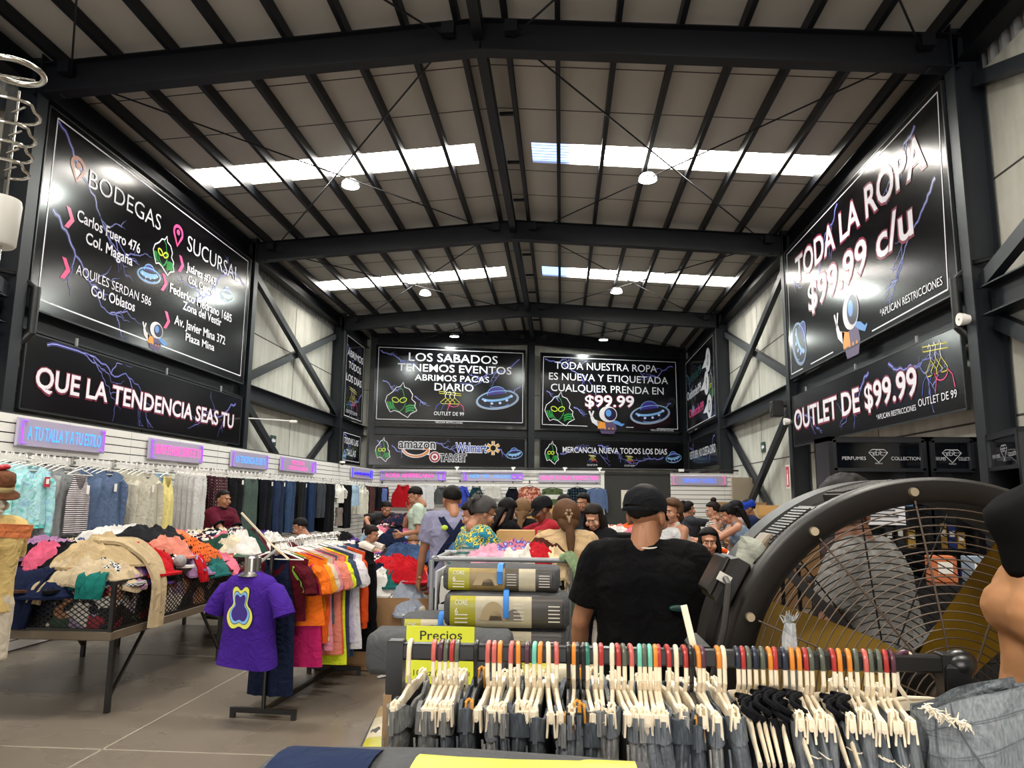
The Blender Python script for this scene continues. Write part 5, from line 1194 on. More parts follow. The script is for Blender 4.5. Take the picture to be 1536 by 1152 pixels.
# ------------------------------------------------------------------ grey tube cart heaped with clothes
GT = mat('#8b8d90', .35, .3, name='grey tube')
t = thing('tube_cart', 'grey tubular cart heaped with clothes in the middle', 'cart', (-.39, 5.16, 0)); W, D, Z = .46, .3, 1.2
rim = [(-W, -D, Z), (W, -D, Z), (W, D, Z), (-W, D, Z)]
g = G(); g.tube([(x*k, y*k2, z) for x, y, z in rim for k, k2 in (((.93, 1), (1, .93)) if x*y > 0 else ((1, .93), (.93, 1)))], .017, 10, closed=True); ob('rim', g, GT, t)
for x, y, z in rim: g = G(); g.cyl((x*.99, y*.99, .1), (x*.99, y*.99, Z-.01), .015, n=10); ob('post', g, GT, t)
for z in (.25, .62): g = G(); g.tube([(x, y, z) for x, y, _ in rim], .011, 8, closed=True); ob('lower_rail', g, GT, t)
g = G(); g.tube([(W, -D, .98), (W+.05, -D-.02, .96), (W+.06, -D-.02, .85), (W+.01, -D, .8)], .012, 8); g.tube([(W, -D, .74), (W+.06, -D-.02, .7), (W+.05, -D-.02, .58), (W+.01, -D, .54)], .012, 8); ob('side_loop', g, GT, t)
WP = mat('#c9cac8', .4)
for s in (-1, 1): g = G(); g.box((s*(W-.03), 0, .7), (.012, 2*D-.06, .84), bev=.005); ob('white_side_panel', g, WP, t)
g = G(); g.box((0, -D+.03, .6), (2*W-.1, .012, .62)); g.box((0, D-.03, .7), (2*W-.1, .012, .84)); g.box((0, 0, .3), (2*W-.08, 2*D-.08, .02)); ob('white_liner', g, WP, t)
for s in (-1, 1):
    for q in (-1, 1): g = G(); g.cyl((s*W*.98-.015, q*D*.98, .05), (s*W*.98+.015, q*D*.98, .05), .05, n=14); ob('caster', g, BLKM, t)
HC_ = heap_fn(-.82, .04, 4.88, 5.44, 1.1, 1.19, 61)
bulk('jumbled_clothes', 'jumbled clothes filling the grey tube cart', -.79, .01, 4.91, 5.41, .33, HC_, 62)
CG = 'clothes heaped in the grey tube cart'
def cartg(label, name_, x, y, rx, ry, rot, m, seed, th=.09, up=.03): name = {'top': 'jersey'}.get(name_, name_); garment(name, label, name.replace('_', ' '), patch_g(x, y, rx*.9, ry*.9, rot, lambda a, b: HC_(a, b)+up*.5, seed, th*.6), fab(m) if isinstance(m, str) else m, CG)
cartg('pale pink top in the grey cart behind the blue strap', 'top', -.52, 5.04, .2, .13, .2, '#c890a4', 1); cartg('purple floral blouse in the middle of the grey cart', 'blouse', -.33, 5.14, .2, .17, .6, fab('#5a4a8a', 'floral', '#b06a78', '#8fa0c8', sc=1.6), 2, .1, .06)
cartg('red top in the grey cart beside the floral blouse', 'top', -.17, 5.08, .22, .15, -.5, '#98141e', 3, .08, .05); cartg('dark brown leggings coiled in the grey cart', 'leggings', -.05, 5.16, .22, .14, -.4, '#3a1c14', 4, .1, .1)
cartg('white shirt at the front of the grey cart', 'shirt', -.25, 4.98, .18, .1, 0, '#c6c2ba', 5, .05, .02); cartg('striped shirt at the left of the grey cart', 'shirt', -.66, 5.02, .16, .14, .4, fab('#8d8a88', 'stripe', '#3a5a58'), 6)
cartg('white and navy top at the back of the grey cart', 'top', -.2, 5.32, .22, .13, .1, '#b8b8be', 7, .08, .06); cartg('cream crumpled shirt at the right end of the grey cart', 'shirt', .0, 5.0, .13, .16, .4, '#c3ad8a', 8, .1, .06); cartg('yellow cloth at the back of the grey cart', 'cloth', -.02, 5.3, .14, .08, .4, '#c8c43a', 9, .08, .1)
cartg('grey sequinned top at the back left of the grey cart', 'top', -.42, 5.3, .2, .14, 0, '#7d7a78', 10, .08, .05)
g = strip_g([(.0, 4.9, 1.22), (.06, 4.88, 1.24), (.1, 4.84, 1.14), (.115, 4.83, 1.0), (.11, 4.84, .88)], [.1, .12, .13, .14, .1], 71, side=(.3, 1, 0)); garment('cloth', 'sage green cloth hanging over the right corner of the grey cart', 'cloth', g, fab('#6f8060'), CG)
# ------------------------------------------------------------------ packed tent bags
def superring(x, a, b, n=28, e=.55):
    return [(x, a*math.copysign(abs(math.cos(q))**e, math.cos(q)), b*math.copysign(abs(math.sin(q))**e, math.sin(q))) for q in (2*PI*k/n for k in range(n))]
BAGG = fab('#4d4e50'); BAGD = fab('#232427'); LIMEV = mat('#a19c22', .35, name='printed vinyl'); STRAPB = mat('#2a78c8', .6)
def tent_bag(label, loc, rz=0.0, L=.7, W=.26, H=.2, style=0, strap=True, top_label=False, rot=None):
    """long zipped carry bag with a printed sleeve; base at the origin, front = -Y"""
    t = thing('tent_bag', label, 'tent bag', loc, rz, 'packed tent bags', rot)
    g = G(); g.rings([[(x, y, z+H/2+.004*math.sin(x*40+y*20)) for x, y, z in superring(L*u, W/2*f, H/2*f)] for u, f in ((-.5, .55), (-.49, .8), (-.46, .95), (-.3, 1), (0, 1.02), (.3, 1), (.46, .95), (.49, .8), (.5, .55))]); bg = ob('bag', g, BAGG, t)
    g = G(); o = superring(0, W/2*1.035, H/2*1.035)
    def wrap(g, u0, u1, a0, a1, off=1.04, n=10):
        P = [[(L*(u0+(u1-u0)*i/6), W/2*off*math.copysign(abs(math.cos(q))**.55, math.cos(q)), H/2+H/2*off*math.copysign(abs(math.sin(q))**.55, math.sin(q))) for q in np.linspace(a0, a1, n)] for i in range(7)]
        g.grid(P)
    c = (PI*.78, PI*1.25) if not top_label else (PI*.3, PI*.95)
    a0, a1 = c
    secs = [] if style is None else [[(-.44, -.26, 0), (-.26, .04, 1), (.04, .16, 2), (.16, .3, 3), (.3, .44, 4)], [(-.44, -.24, 0), (-.24, .2, 3), (.2, .44, 4)], [(-.44, -.1, 0), (-.1, .2, 3), (.2, .4, 1)]][style]
    for u0, u1, mi in secs: g.m = mi; wrap(g, u0, u1, a0, a1)
    ps = bg
    if secs: ps = ob('printed_sleeve', g, [LIMEV, mat('#8a7448', .35, var=.4, vs=14), mat('#4a4232', .35, var=.3, vs=20), mat('#b4ab92', .35, var=.12, vs=30), mat('#3c3834', .35)], t)
    if not top_label and style is not None:   # tent picture and lettering on the front of the sleeve
        g = G(); y = -W/2*1.055; T = lambda pts: [(x*L, y, H*z) for x, z in pts]
        def fl(pts, mi): g.m = mi; g.add(T(pts), [tuple(range(len(pts)))])
        cx = -.12 if style == 0 else -.1
        for q, k, mi in ((0, 1.0, 0), (.02, .5, 1), (.16, .6, 2)):
            if style == 0 and q == .16: continue
            fl([(cx+q+.1*k*math.cos(a)*(1.1 if math.sin(a) < .1 else 1), .28+.5*k*math.sin(a)) for a in np.linspace(0, PI, 14)], mi)
        gt = G(); put_text(gt, 'CORE', -.40*L, .68*H, -.3*L, .68*H, .14*H, 0, .02); put_text(gt, '6', -.4*L, .44*H, -.375*L, .44*H, .16*H, 0, .02) 
        for k in range(3): gt.add([(-.4*L, (.2+.1*k)*H, 0), (-.3*L, (.2+.1*k)*H, 0), (-.3*L, (.23+.1*k)*H, 0), (-.4*L, (.23+.1*k)*H, 0)], [(0, 1, 2, 3)])
        for k in range(5): gt.add([(.06*L, (.3+.1*k)*H, 0), (.14*L, (.3+.1*k)*H, 0), (.14*L, (.32+.1*k)*H, 0), (.06*L, (.32+.1*k)*H, 0)], [(0, 1, 2, 3)]); gt.add([(.33*L, (.25+.1*k)*H, 0), (.42*L, (.25+.1*k)*H, 0), (.42*L, (.28+.1*k)*H, 0), (.33*L, (.28+.1*k)*H, 0)], [(0, 1, 2, 3)])
        v = gt.V(); gt.v = [np.c_[v[:, 0], np.full(len(v), y-.001), v[:, 1]]]
        ob('sleeve_picture', g, [mat('#a89470', .5), mat('#4c4030', .5), mat('#6a6258', .5)], ps, smooth=False); ob('sleeve_lettering', gt, mat('#e0dcd0', .5), ps, smooth=False)
    if strap:
        g = G(); g.tube([(.0, -W/2-.012, H*.35), (.0, -W/2-.014, H*.8), (0, -W*.42, H*1.04), (0, -W*.2, H*1.07), (0, 0, H*1.03)], .016, 8, flat=(1, .2)); ob('blue_strap', g, STRAPB, t)
    return t
S1 = [(.0, 0), (.22, .02), (.44, -.02), (.66, .0)]
for k, (z, dx) in enumerate(S1): tent_bag('grey tent bag low in the stack of four before the cart, %s from the floor' % nth(k+1), (-.31+dx, 4.42, z), 0, .7, .3, .215, 1, strap=False)
tent_bag('grey tent bag with a cream tent picture, second from the top before the cart', (-.315, 4.4, .862), .02, .72, .3, .205, 1)
tent_bag('grey tent bag with a dark tent picture on top of the stack before the cart', (-.35, 4.44, 1.06), -.02, .68, .27, .15, 0)
for k in range(4): tent_bag('yellow-green ended tent bag left of the tall stack, %s from the floor' % nth(k+1), (-.74, 4.72, .0+.222*k), .05, .5, .3, .218, 1, strap=k == 3)
for k in range(3): tent_bag('plain grey tent bag under the yellow price sign, %s from the floor' % nth(k+1), (-.5, 3.92, .232*k), .03*k, .6, .3, .228, 2, strap=False)
tb = tent_bag('large grey tent bag with the yellow price sign on it', (-.62, 3.92, .7), 0, .74, .32, .225, None, strap=False, top_label=True)
for k in range(3): tent_bag('grey tent bag with a green picture right of the price sign, %s from the floor' % nth(k+1), (-.02, 4.02, .255*k+.004), .1, .44, .28, .25, 2, strap=False, top_label=k == 2)
tent_bag('long tent bag lying on the floor left of the denim rack', (-1.0, 4.45, 0), PI/2+.12, 1.3, .3, .26, 2, strap=False, top_label=True)
g = G(); g.tube([(-.14, -.02, .1), (-.14, -.07, .16), (.14, -.07, .16), (.14, -.02, .1)], .018, 8); o = ob('carry_loop', g, mat('#1e2c4a', .7), None, (-.92, 3.79, .1)); tag(o, 'navy carry handle at the near end of the long tent bag on the floor', 'handle')
# hand-written price sign
t = thing('price_sign', 'fluorescent yellow handwritten price sign on the large grey tent bag', 'sign'); t.matrix_world = frame_m((-.6, 3.738, .70), (1, 0, 0), (0, .03, 1))
YEL = mat('#d6dc22', .5, name='fluorescent card'); INK = mat('#1d1d16', .6)
g = G(); g.box((0, .13, 0), (.34, .27, .004)); ob('card', g, YEL, t)
g = G(); put_text(g, 'Precios', -.1, .2, .11, .205, .045, .003, .008); put_text(g, '1-2000 pza', -.12, .145, .14, .15, .03, .003); put_text(g, '-10 pz (1700 c/u', -.15, .03, .15, .035, .03, .003); ob('handwriting', g, INK, t, smooth=False)
# nearest bag at the bottom edge on its carton
carton('tall carton under the nearest tent bag at the bottom edge', -.5, .16, .98, 1.3, 1.0)
tb = tent_bag('nearest tent bag with a yellow-green top at the bottom edge of the view', (-.16, 1.15, 1.0), -.02, .62, .26, .205, 2, strap=False)
g = G(); P = [[(x, .125*math.cos(q), .1025+.109*math.copysign(abs(math.sin(q))**.55, math.sin(q))) for q in np.linspace(.5, 2.64, 8)] for x in (-.06, .1, .22, .27)]; g.grid(P); ob('yellow_top_label', g, mat('#c4c224', .4), tb)
g = G(); P = [[(x, .128*math.cos(q), .1025+.111*math.copysign(abs(math.sin(q))**.55, math.sin(q))) for q in np.linspace(.7, 2.6, 8)] for x in (-.27, -.2, -.12)]; g.grid(P); ob('navy_patch', g, fab('#1c2844'), tb)
# ------------------------------------------------------------------ foreground denim rack
RY, RZ0 = 1.65, 1.268
t = thing('denim_rack', 'black square-tube rack full of denim in the foreground', 'clothes rack', (-.36, RY, 0))
g = G(); g.box((.585, 0, RZ0), (1.16, .03, .034), bev=.004); ob('rail', g, mat('#1c1a19', .3, .3), t)
for x in (0, 1.16):
    g = G(); g.box((x, 0, RZ0/2+.02), (.036, .036, RZ0+.005), bev=.003); ob('upright', g, mat('#161514', .35, .2), t)
    g = G(); g.box((x, 0, .02), (.05, .6, .04)); ob('foot', g, BLKM, t)
g = G(); g.box((0, 0, 1.0), (.04, .04, .1)); g.box((0, 0, .79), (.041, .041, .07)); g.box((-.012, -.012, 1.12), (.018, .02, .12)); ob('masking_tape', g, mat('#8d7250', .6), t)
g = G(); g.ell((1.185, 0, RZ0), (.035, .03, .03)); g.box((1.17, 0, RZ0-.03), (.05, .05, .07), bev=.01); ob('end_cap', g, mat('#0e0e0e', .3), t)
HKL = "-0.328c -0.276p -0.260u -0.248g -0.241r -0.225g -0.184k -0.157p -0.145p -0.132o -0.107p -0.094o -0.073u -0.057m -0.045o -0.029c -0.012p 0.015k 0.022o 0.034k 0.042k 0.054t 0.072c 0.084r 0.108c 0.119r 0.131g 0.146p 0.166m 0.176g 0.187m 0.194o 0.206r 0.224r 0.242c 0.259r 0.273k 0.281o 0.297u 0.329o 0.336c 0.369n 0.381r 0.392g 0.401n 0.421g 0.436o 0.448r 0.465n 0.483o 0.492o 0.510r 0.520g 0.543g 0.566r 0.580o 0.599o 0.614g 0.632p 0.645g 0.660g 0.674r 0.687u".split()
TIP = {'c': ('plain cream', '#d8caae'), 'p': ('pink', '#b65a52'), 'u': ('plum', '#4c2a36'), 'g': ('grey-green', '#4f5448'), 'r': ('red', '#9c2f2c'), 'o': ('orange', '#c97a2c'), 'm': ('mint', '#66b09c'), 't': ('teal', '#2a6658'), 'n': ('navy', '#242a3a'), 'k': ('black', '#161616')}
def hk_body(kind):
    g = G(); r = .021
    arc = [(-r*math.cos(a), 0, .0+r*math.sin(a)) for a in np.linspace(0, PI+.35, 12)]
    g.tube([(0, 0, -.078), (-.008, 0, -.062), (-r*.98, 0, -.045)], .0048, 8)
    g2 = G(); g2.tube(arc[4:], .0042, 8)                       # far half of the hook
    g3 = G(); g3.tube([(-r, 0, -.016), (-r, 0, -.006)]+arc[:7], .0053, 8); g.tube([(-r*.98, 0, -.045), (-r, 0, -.014)], .0046, 8)
    g.join(g2)
    if kind == 'clip':
        g.rings([[(x, s*.0042, z) for s, z in ((-1, -.012), (1, -.012), (1, .006), (-1, .006))] for x, dz in ((-.16, 0), (.16, 0))], M=Matrix.Translation((0, 0, -.082)))
        g.tube([(-.16, 0, -.094), (-.05, 0, -.074), (0, 0, -.07), (.05, 0, -.074), (.16, 0, -.094)], .0045, 8)
    else:
        g.tube([(-.2, 0, -.145), (-.1, 0, -.1), (0, 0, -.075), (.1, 0, -.1), (.2, 0, -.145)], [.006, .009, .01, .009, .006], 8, flat=(1.3, .5))
    return g, g3
def clip_me():
    g = G()
    for s in (-1, 1): g.box((0, s*.0065, -.012), (.026, .004, .044), rot=Matrix.Rotation(s*.07, 3, 'X'), bev=.0015)
    g.tube([(0, -.0075, .005), (0, 0, .012), (0, .0075, .005)], .003, 6); return g
gb, gt_ = hk_body('clip'); ga, _ = hk_body('arm')
HBC = {k: mesh('hanger_body', G().join(gb), m) for k, m in (('w', HC), ('k', HB))}; HBA = {k: mesh('hanger_body', G().join(ga), m) for k, m in (('w', HC), ('k', HB))}
TIPM = {k: mesh('hook_tip', G().join(gt_), mat(v[1], .3)) for k, v in TIP.items()}
CLIPM = {k: mesh('clip', clip_me(), m) for k, m in (('w', HC), ('k', mat('#c4862a', .4)))}
def jeans_edge(seed, L=.5, b=.018, a=.155):
    """folded jeans seen edge-on: returns the legs, the waistband pinched in the clips and the side seams"""
    R = np.random.RandomState(seed); ph = R.uniform(0, 6.3, 4); n = 30; out = []
    def ring(z, k=1.0, ky=1.0):
        t = -z/L; aa = a*(1+.13*min(1, t*3)-.08*t)+.004*math.sin(30*z+ph[0]); bb = b*(1+.25*math.sin(min(1, t*2.5)*PI/2))*ky
        sh = .012*math.sin(ph[2]+16*z)*min(1, t*3)
        return [(k*aa*math.copysign(abs(math.cos(q))**.6, math.cos(q))+.003*math.sin(5*q+ph[0]+30*z), bb*math.copysign(abs(math.sin(q))**.75, math.sin(q))*(1+.22*math.sin(2.5*q+ph[1]+24*z)*min(1, t*6))+sh, z) for q in (2*PI*k_/n for k_ in range(n))]
    zs = list(np.linspace(-.036, -L, 22)); g = G(); g.rings([ring(z) for z in zs], caps=False)
    for s in (-1, 1):     # crease beside the pocket
        g.tube([(s*a*1.0, b*.9*(1-.5*t), -.05-.14*t) for t in np.linspace(0, 1, 6)], .0025, 5)
    w_ = G(); dip = lambda R_: [(x, y, z-.012*math.cos(min(1, abs(x)/a)*PI/2)+.006*math.sin(x*60+ph[3])) for x, y, z in R_]
    top = [dip(ring(z, 1.02, 1.22+.2*math.sin(ph[3]))) for z in (.002, .0, -.018, -.036, -.04)]; w_.rings(top, caps=False)
    w_.rings([[(x*.95, y*.72, z+(.0 if i else .001)) for x, y, z in r] for i, r in enumerate(top[::-1])], caps=False); w_.grid(np.stack([np.array(top[0]), np.array([(x*.95, y*.72, z) for x, y, z in top[0]])]), wrap=True)
    for s in (-1, 1): w_.box((s*(a*1.02+.003), 0, -.022), (.005, .009, .044))
    e = G()
    for s in (-1, 1): e.tube([(s*(max(abs(p[0]) for p in ring(z))+.0005), .012*math.sin(ph[2]+16*z)*min(1, -z/L*3), z) for z in np.linspace(-.04, -L, 16)], .0024, 6)
    return g, w_, e
DEN = [fab('#464b52', 'denim', '#70757a'), fab('#3a3f46', 'denim', '#5e646b'), fab('#54575a', 'denim', '#858583'), fab('#2f343b', 'denim', '#50565d'), fab('#585c60', 'denim', '#92918c')]
SEAMJ = fab('#5d6066')
JM = []
for i in range(12):
    a_, b_, c_ = jeans_edge(500+i, b=(.014, .019, .024, .016, .021, .028)[i % 6]); JM.append((mesh('jeans', a_, DEN[i % 5]), mesh('waistband', b_, DEN[(i+(i % 3 == 0)) % 5]), mesh('side_seam', c_, SEAMJ)))
def fray(g, p, q, n=26, ln=.025, R=random.Random(3), dn=(0, 0, -1)):
    p = Vector(p); q = Vector(q)
    for i in range(n):
        a = p+(q-p)*(i+R.random())/n; d = Vector((dn[0]+R.uniform(-.8, .8), dn[1]+R.uniform(-.8, .8), dn[2]+R.uniform(-.7, .7))).normalized()*ln*R.uniform(.5, 1.3)
        g.tube([a, a+d*.5+Vector((0, 0, R.uniform(-.004, .004))), a+d], [.0019, .0015, .0007], 4)
FRAYM = fab('#e2d8c4')
def straps(seed):
    """black strappy garment tied round the hanger arm, its folds hanging down"""
    g = G(); R = np.random.RandomState(seed)
    for k in range(4):
        x = -.02-.028*k+R.uniform(-.01, .01); z = -.1-.013*k; g.tube([(x+.012*math.cos(q)+.004*k, .016*math.sin(q), z+.016*math.cos(q+R.uniform(0, .5))) for q in np.linspace(0, 2*PI*1.1, 12)], .0065, 6)
    for k in range(3):
        x = -.03-.03*k; g.tube([(x+.025*math.sin(t*3+k), .014*math.sin(t*5+k), -.075-.02*math.cos(t*2)) for t in np.linspace(0, 2, 10)], .006, 6)
    for k in range(9):
        x = -.15+.036*k; ww = R.uniform(.04, .07)
        s = strip_g([(x*.7, 0, -.1), (x, R.uniform(-.012, .012), -.2), (x*1.05, R.uniform(-.014, .014), -.35), (x*1.1, R.uniform(-.015, .015), -.62)], [.02, ww, ww*1.2, ww*1.3], seed*10+k, th=.003, wav=.006, side=(1, .2, 0)); g.join(s)
    return g
BLKF = fab('#121317'); SM = [mesh('black_camisole', straps(600+k), BLKF) for k in range(3)]
def frayed(seed, L, ms):
    g = G(); R = random.Random(seed); a = .15; b = .018; n = 22; rings = []
    for z in np.linspace(0, -L, 12):
        t = -z/L; rings.append([(a*(1+.12*t)*math.cos(q)+.006*math.sin(5*q+seed), b*(1+1.6*t)*math.sin(q)+.007*math.sin(3*q+seed+20*z)*(.3+t)-.018*t, z+.018*math.sin(2*q+seed)*t) for q in (2*PI*k/n for k in range(n))])
    g.rings(rings, caps=False); g.rings([[(x*.92, y*.6, z+.002) for x, y, z in r] for r in rings[::-1]], caps=False)
    g.m = 1; last = rings[-1]
    for i in range(n): fray(g, last[i], last[(i+1) % n], 5, .028, R)
    g.tube([(x*1.02, y*1.03, z) for x, y, z in rings[4]], .0014, 5, closed=True)
    return g
FM = [mesh('denim_shorts', frayed(700+i, (.13, .16, .2, .24)[i], None), [fab('#4c5258', 'denim', '#82868a') if i % 2 else fab('#464d55', 'denim', '#70777d'), FRAYM]) for i in range(4)]
R4 = random.Random(11); nj = 0
NC = {'jeans': 'grey-blue', 'denim_shorts': 'faded grey', 'black_camisole': 'black'}
for i, hs in enumerate(HKL):
    x, tk = float(hs[:-1]), hs[-1]
    if i and x-float(HKL[i-1][:-1]) < .0095: x += .005
    kind = 'black_camisole' if .36 < x < .475 or tk == 'n' else ('denim_shorts' if x > .475 else 'jeans')
    if 53 <= i <= 54: kind = 'black_camisole'
    rz = PI/2+R4.uniform(-.08, .08)-(.25 if x > .36 else 0)*min(1, (x-.3)*3); bk = 'k' if tk == 'k' else 'w'
    o = thing('clothes_hanger', '%s-hooked %s hanger on the denim rack, %s from the left' % (TIP[tk][0], 'black' if bk == 'k' else 'cream', nth(i+1)), 'hanger', (x, RY, RZ0), rz, 'hangers on the denim rack')
    arm_ = kind == 'black_camisole'
    ob('hanger_body', HBA[bk] if arm_ else HBC[bk], None, o)
    ob('hook_tip', TIPM[tk], None, o)
    dz = R4.uniform(-.012, .012)
    if not arm_:
        for s in (-1, 1): c = ob('clip', CLIPM[bk], None, o, (s*.14, 0, -.08+dz))
    if kind == 'jeans': jm = JM[R4.randrange(12)]; me = jm[0]; zz = -.084
    elif kind == 'black_camisole': me = SM[i % 3]; zz = 0
    else: me = FM[R4.randrange(4)]; zz = -.09
    nj += 1
    if kind == 'jeans' and i % 2 == 1 and i not in (9, 21, 33): continue
    q = ob(kind, me, None, None, (x, RY, RZ0+zz+dz), rz+R4.uniform(-.03, .03))
    if kind == 'jeans': ob('waistband', jm[1], None, q); ob('side_seam', jm[2], None, q)
    tag(q, '%s %s clipped edge-on along the denim rack, %s from the left' % (NC[kind], kind.replace('_', ' '), nth(i+1)) if not arm_ else 'black strappy top tied on the denim rack, %s from the left' % nth(i+1), 'jeans' if kind == 'jeans' else 'shorts' if kind == 'denim_shorts' else 'top', 'clothes on the denim rack')
# the last hanger, turned towards the viewer, with a frayed denim jacket
o = thing('clothes_hanger', 'cream clip hanger turned forward at the right end of the denim rack', 'hanger', (.715, RY, RZ0), .25)
ob('hanger_body', HBC['w'], None, o, (0, 0, .0)); ob('hook_tip', TIPM['u'], None, o); 
for s in (-1, 1): ob('clip', mesh('clip', clip_me(), HC), None, o, (s*.13, -.02, -.1+.05*s))
g = G(); R5 = random.Random(5)
def skirt_sheet(w0, w1, L, y0, seed, fr):
    n, m_ = 26, 16; P = np.zeros((m_, n, 3))
    for i in range(m_):
        v = i/(m_-1)
        for j in range(n):
            q = 2*PI*j/n; w_ = w0+(w1-w0)*v; P[i, j] = (w_*math.cos(q)+.05*v+.01*math.sin(3*q+seed+4*v), y0+(.02+.035*v)*math.sin(q)+.012*math.sin(4*q+seed+5*v)*(.3+v), -L*v+.02*math.sin(2*q+seed)*v+.03*math.cos(q))
    g.m = 0; g.grid(P, wrap=True); B = P*np.array((.94, .7, 1)); B[..., 1] += y0*.3; g.grid(B[:, ::-1], wrap=True)
    g.m = 1; last = P[-1]
    for i in range(n): fray(g, last[i], last[(i+1) % n], fr*2, .03, R5)
    for k in (4, 9): g.m = 2; g.tube([(x, y, z) for x, y, z in P[k]*np.array((1.01, 1.05, 1))], .0008, 5, closed=True)
    for j in (16, 18): g.tube(P[:, j]*np.array((1.01, 1.04, 1)), .0014, 6)
skirt_sheet(.085, .13, .34, .0, 1, 4); skirt_sheet(.1, .125, .12, -.04, 3, 6)
g.m = 1; fray(g, (.1, -.06, .02), (.15, -.085, -.1), 110, .028, R5, (.5, -.2, -.4)); fray(g, (-.09, -.06, -.02), (-.02, -.085, -.04), 70, .018, R5, (0, -.5, -.4))
tag(ob('denim_skirt', g, [fab('#565d62', 'denim', '#858a8e'), FRAYM, SEAMJ], None, (.775, RY-.1, RZ0-.03), -.15), 'grey denim garment with frayed layers at the right end of the denim rack', 'skirt')
g = G(); R6 = random.Random(8); fray(g, (-.012, 0, .03), (.012, 0, .035), 30, .02, R6, (0, 0, 1)); g.tube([(0, 0, -.2), (0, 0, .0), (.003, 0, .03)], [.02, .016, .012], 8); tag(ob('frayed_shirt', g, fab('#7f8284', 'denim', '#a3a6a8'), None, (.49, RY+.03, RZ0+.04)), 'light frayed denim tuft poking above the rail of the denim rack', 'shirt')
g = G(); g.bar((.0, 0, -.06), (-.035, 0, .1), .014, .006, up=(0, 1, 0)); tag(ob('broken_hanger', g, HC, None, (.305, RY+.05, RZ0)), 'cream hanger arm sticking up behind the middle of the denim rack', 'hanger')
# ------------------------------------------------------------------ big drum fan
FX, FY, FZ, FR_ = 1.025, 2.1, 1.067, .64; FS = .9375
t = thing('drum_fan', 'huge black drum fan with a dusty wire grille', 'fan', (FX, FY, 0))
DRUM = mat('#15120f', .42, spec=.3, var=.25, vs=5, name='dusty black plastic'); RX = Matrix.Rotation(-PI/2, 4, 'X')
def fy(g): return g.tf(Matrix.Translation((0, 0, FZ)) @ Matrix.Rotation(PI/2, 4, 'X') @ Matrix.Scale(FS, 4))      # local z -> -y (towards the viewer)
g = G(); g.lathe([(.565, .02), (.568, .0), (.6, .012), (.63, .012), (FR_, .0), (FR_, -.05), (.615, -.06), (.61, -.16), (.615, -.27), (FR_, -.28), (FR_, -.42), (.615, -.43), (.58, -.42), (.58, -.3), (.575, -.15), (.568, -.02), (.565, .02)], n=96); DRO = ob('drum', fy(g), DRUM, t)
TAN = mat('#54463a', .5, .2, name='dusty wire'); DKW = mat('#1a1715', .5)
for zc, m, nm in ((.01, TAN, 'front_grille'), (-.4, DKW, 'rear_grille')):
    g = G()
    for k in range(21):
        r = .075+.0237*k; dz = .025*(1-(r/.57)**2)*(1 if zc > 0 else -1); n = 80
        g.tube([(r*math.cos(q), r*math.sin(q), zc+dz) for q in np.linspace(0, 2*PI, n, endpoint=False)], .0021, 5, closed=True)
    for k in range(12):
        a = 2*PI*k/12+.12; g.tube([(r*math.cos(a), r*math.sin(a), zc+.004+.025*(1-(r/.57)**2)*(1 if zc > 0 else -1)) for r in (.05, .2, .4, .575)], .003, 6)
    g.lathe([(0, zc+.03), (.08, zc+.03), (.085, zc+.015), (.0, zc+.015)], n=24)
    ob(nm, fy(g), m, t)
for k in range(12):
    a = 2*PI*k/12+.12; g = G(); g.cyl((.6*math.cos(a), .6*math.sin(a), .01), (.6*math.cos(a), .6*math.sin(a), .024), .014, .012, 14); ob('bolt', fy(g), mat('#a89a80', .35, .6), DRO)
for k in range(3):
    a = math.radians(166+120*k); rows = []
    for r in np.linspace(.09, .54, 8):
        w_ = .24+.08*(r/.54); tw = .55-.3*(r/.54); rows.append([(r*math.cos(a+w_*u/r*.9), r*math.sin(a+w_*u/r*.9), -.2+tw*w_*u+.02*u*u) for u in np.linspace(-.5, .5, 8)])
    g = G(); g.grid(rows); P = np.array(rows); P[..., 2] -= .004; g.grid(P[:, ::-1]); ob('fan_blade', fy(g), mat('#8a6a14', .4, name='ochre blade'), t)
g = G(); g.cyl((0, 0, -.15), (0, 0, -.36), .1, .1, 24); g.cyl((0, 0, -.14), (0, 0, -.2), .06, .1, 20); ob('motor', fy(g), DRUM, t)
g = G()
for k in range(4):
    a = PI/4+PI/2*k; g.bar((.09*math.cos(a), .09*math.sin(a), -.36), (.6*math.cos(a), .6*math.sin(a), -.36), .03, .02)
ob('motor_strut', fy(g), DKW, t)
def at_(ang, r, dy): return Vector((FS*r*math.cos(ang), dy, FZ+FS*r*math.sin(ang)))
ra = lambda ang: Matrix((( -math.sin(ang), 0, math.cos(ang)), (0, 1, 0), (math.cos(ang), 0, math.sin(ang)))).transposed()
def radial(ang, r, dy, d, tan=0.0):
    """box standing on the drum: d = (tangential, depth, radial)"""
    q = Matrix.Rotation(-(ang-PI/2), 3, 'Y'); return (at_(ang, r, dy)+q @ Vector((tan, 0, 0)), d, q)
A1 = math.radians(151)
g = G(); c, d, q = radial(A1, .66, .17, (.14, .2, .06)); g.box(c, d, q, bev=.012); SWB = ob('switch_box', g, DRUM, t)
g = G(); c, d, q = radial(A1, .698, .18, (.12, .16, .02)); g.box(c, d, q, bev=.008); ob('switch_lid', g, mat('#23211f', .2), SWB)
g = G(); c, d, q = radial(A1, .69, .066, (.025, .016, .035)); g.box(c, d, q); ob('rocker_switch', g, mat('#b8b4ac', .4), SWB)
g = G(); c, d, q = radial(math.radians(178), .66, .2, (.2, .22, .06)); g.box(c, d, q, bev=.02)
for k in range(9): c, d, q = radial(math.radians(178), .665, .086, (.01, .015, .05), -.08+.02*k); g.box(c, d, q)
ob('vent_box', g, DRUM, t)
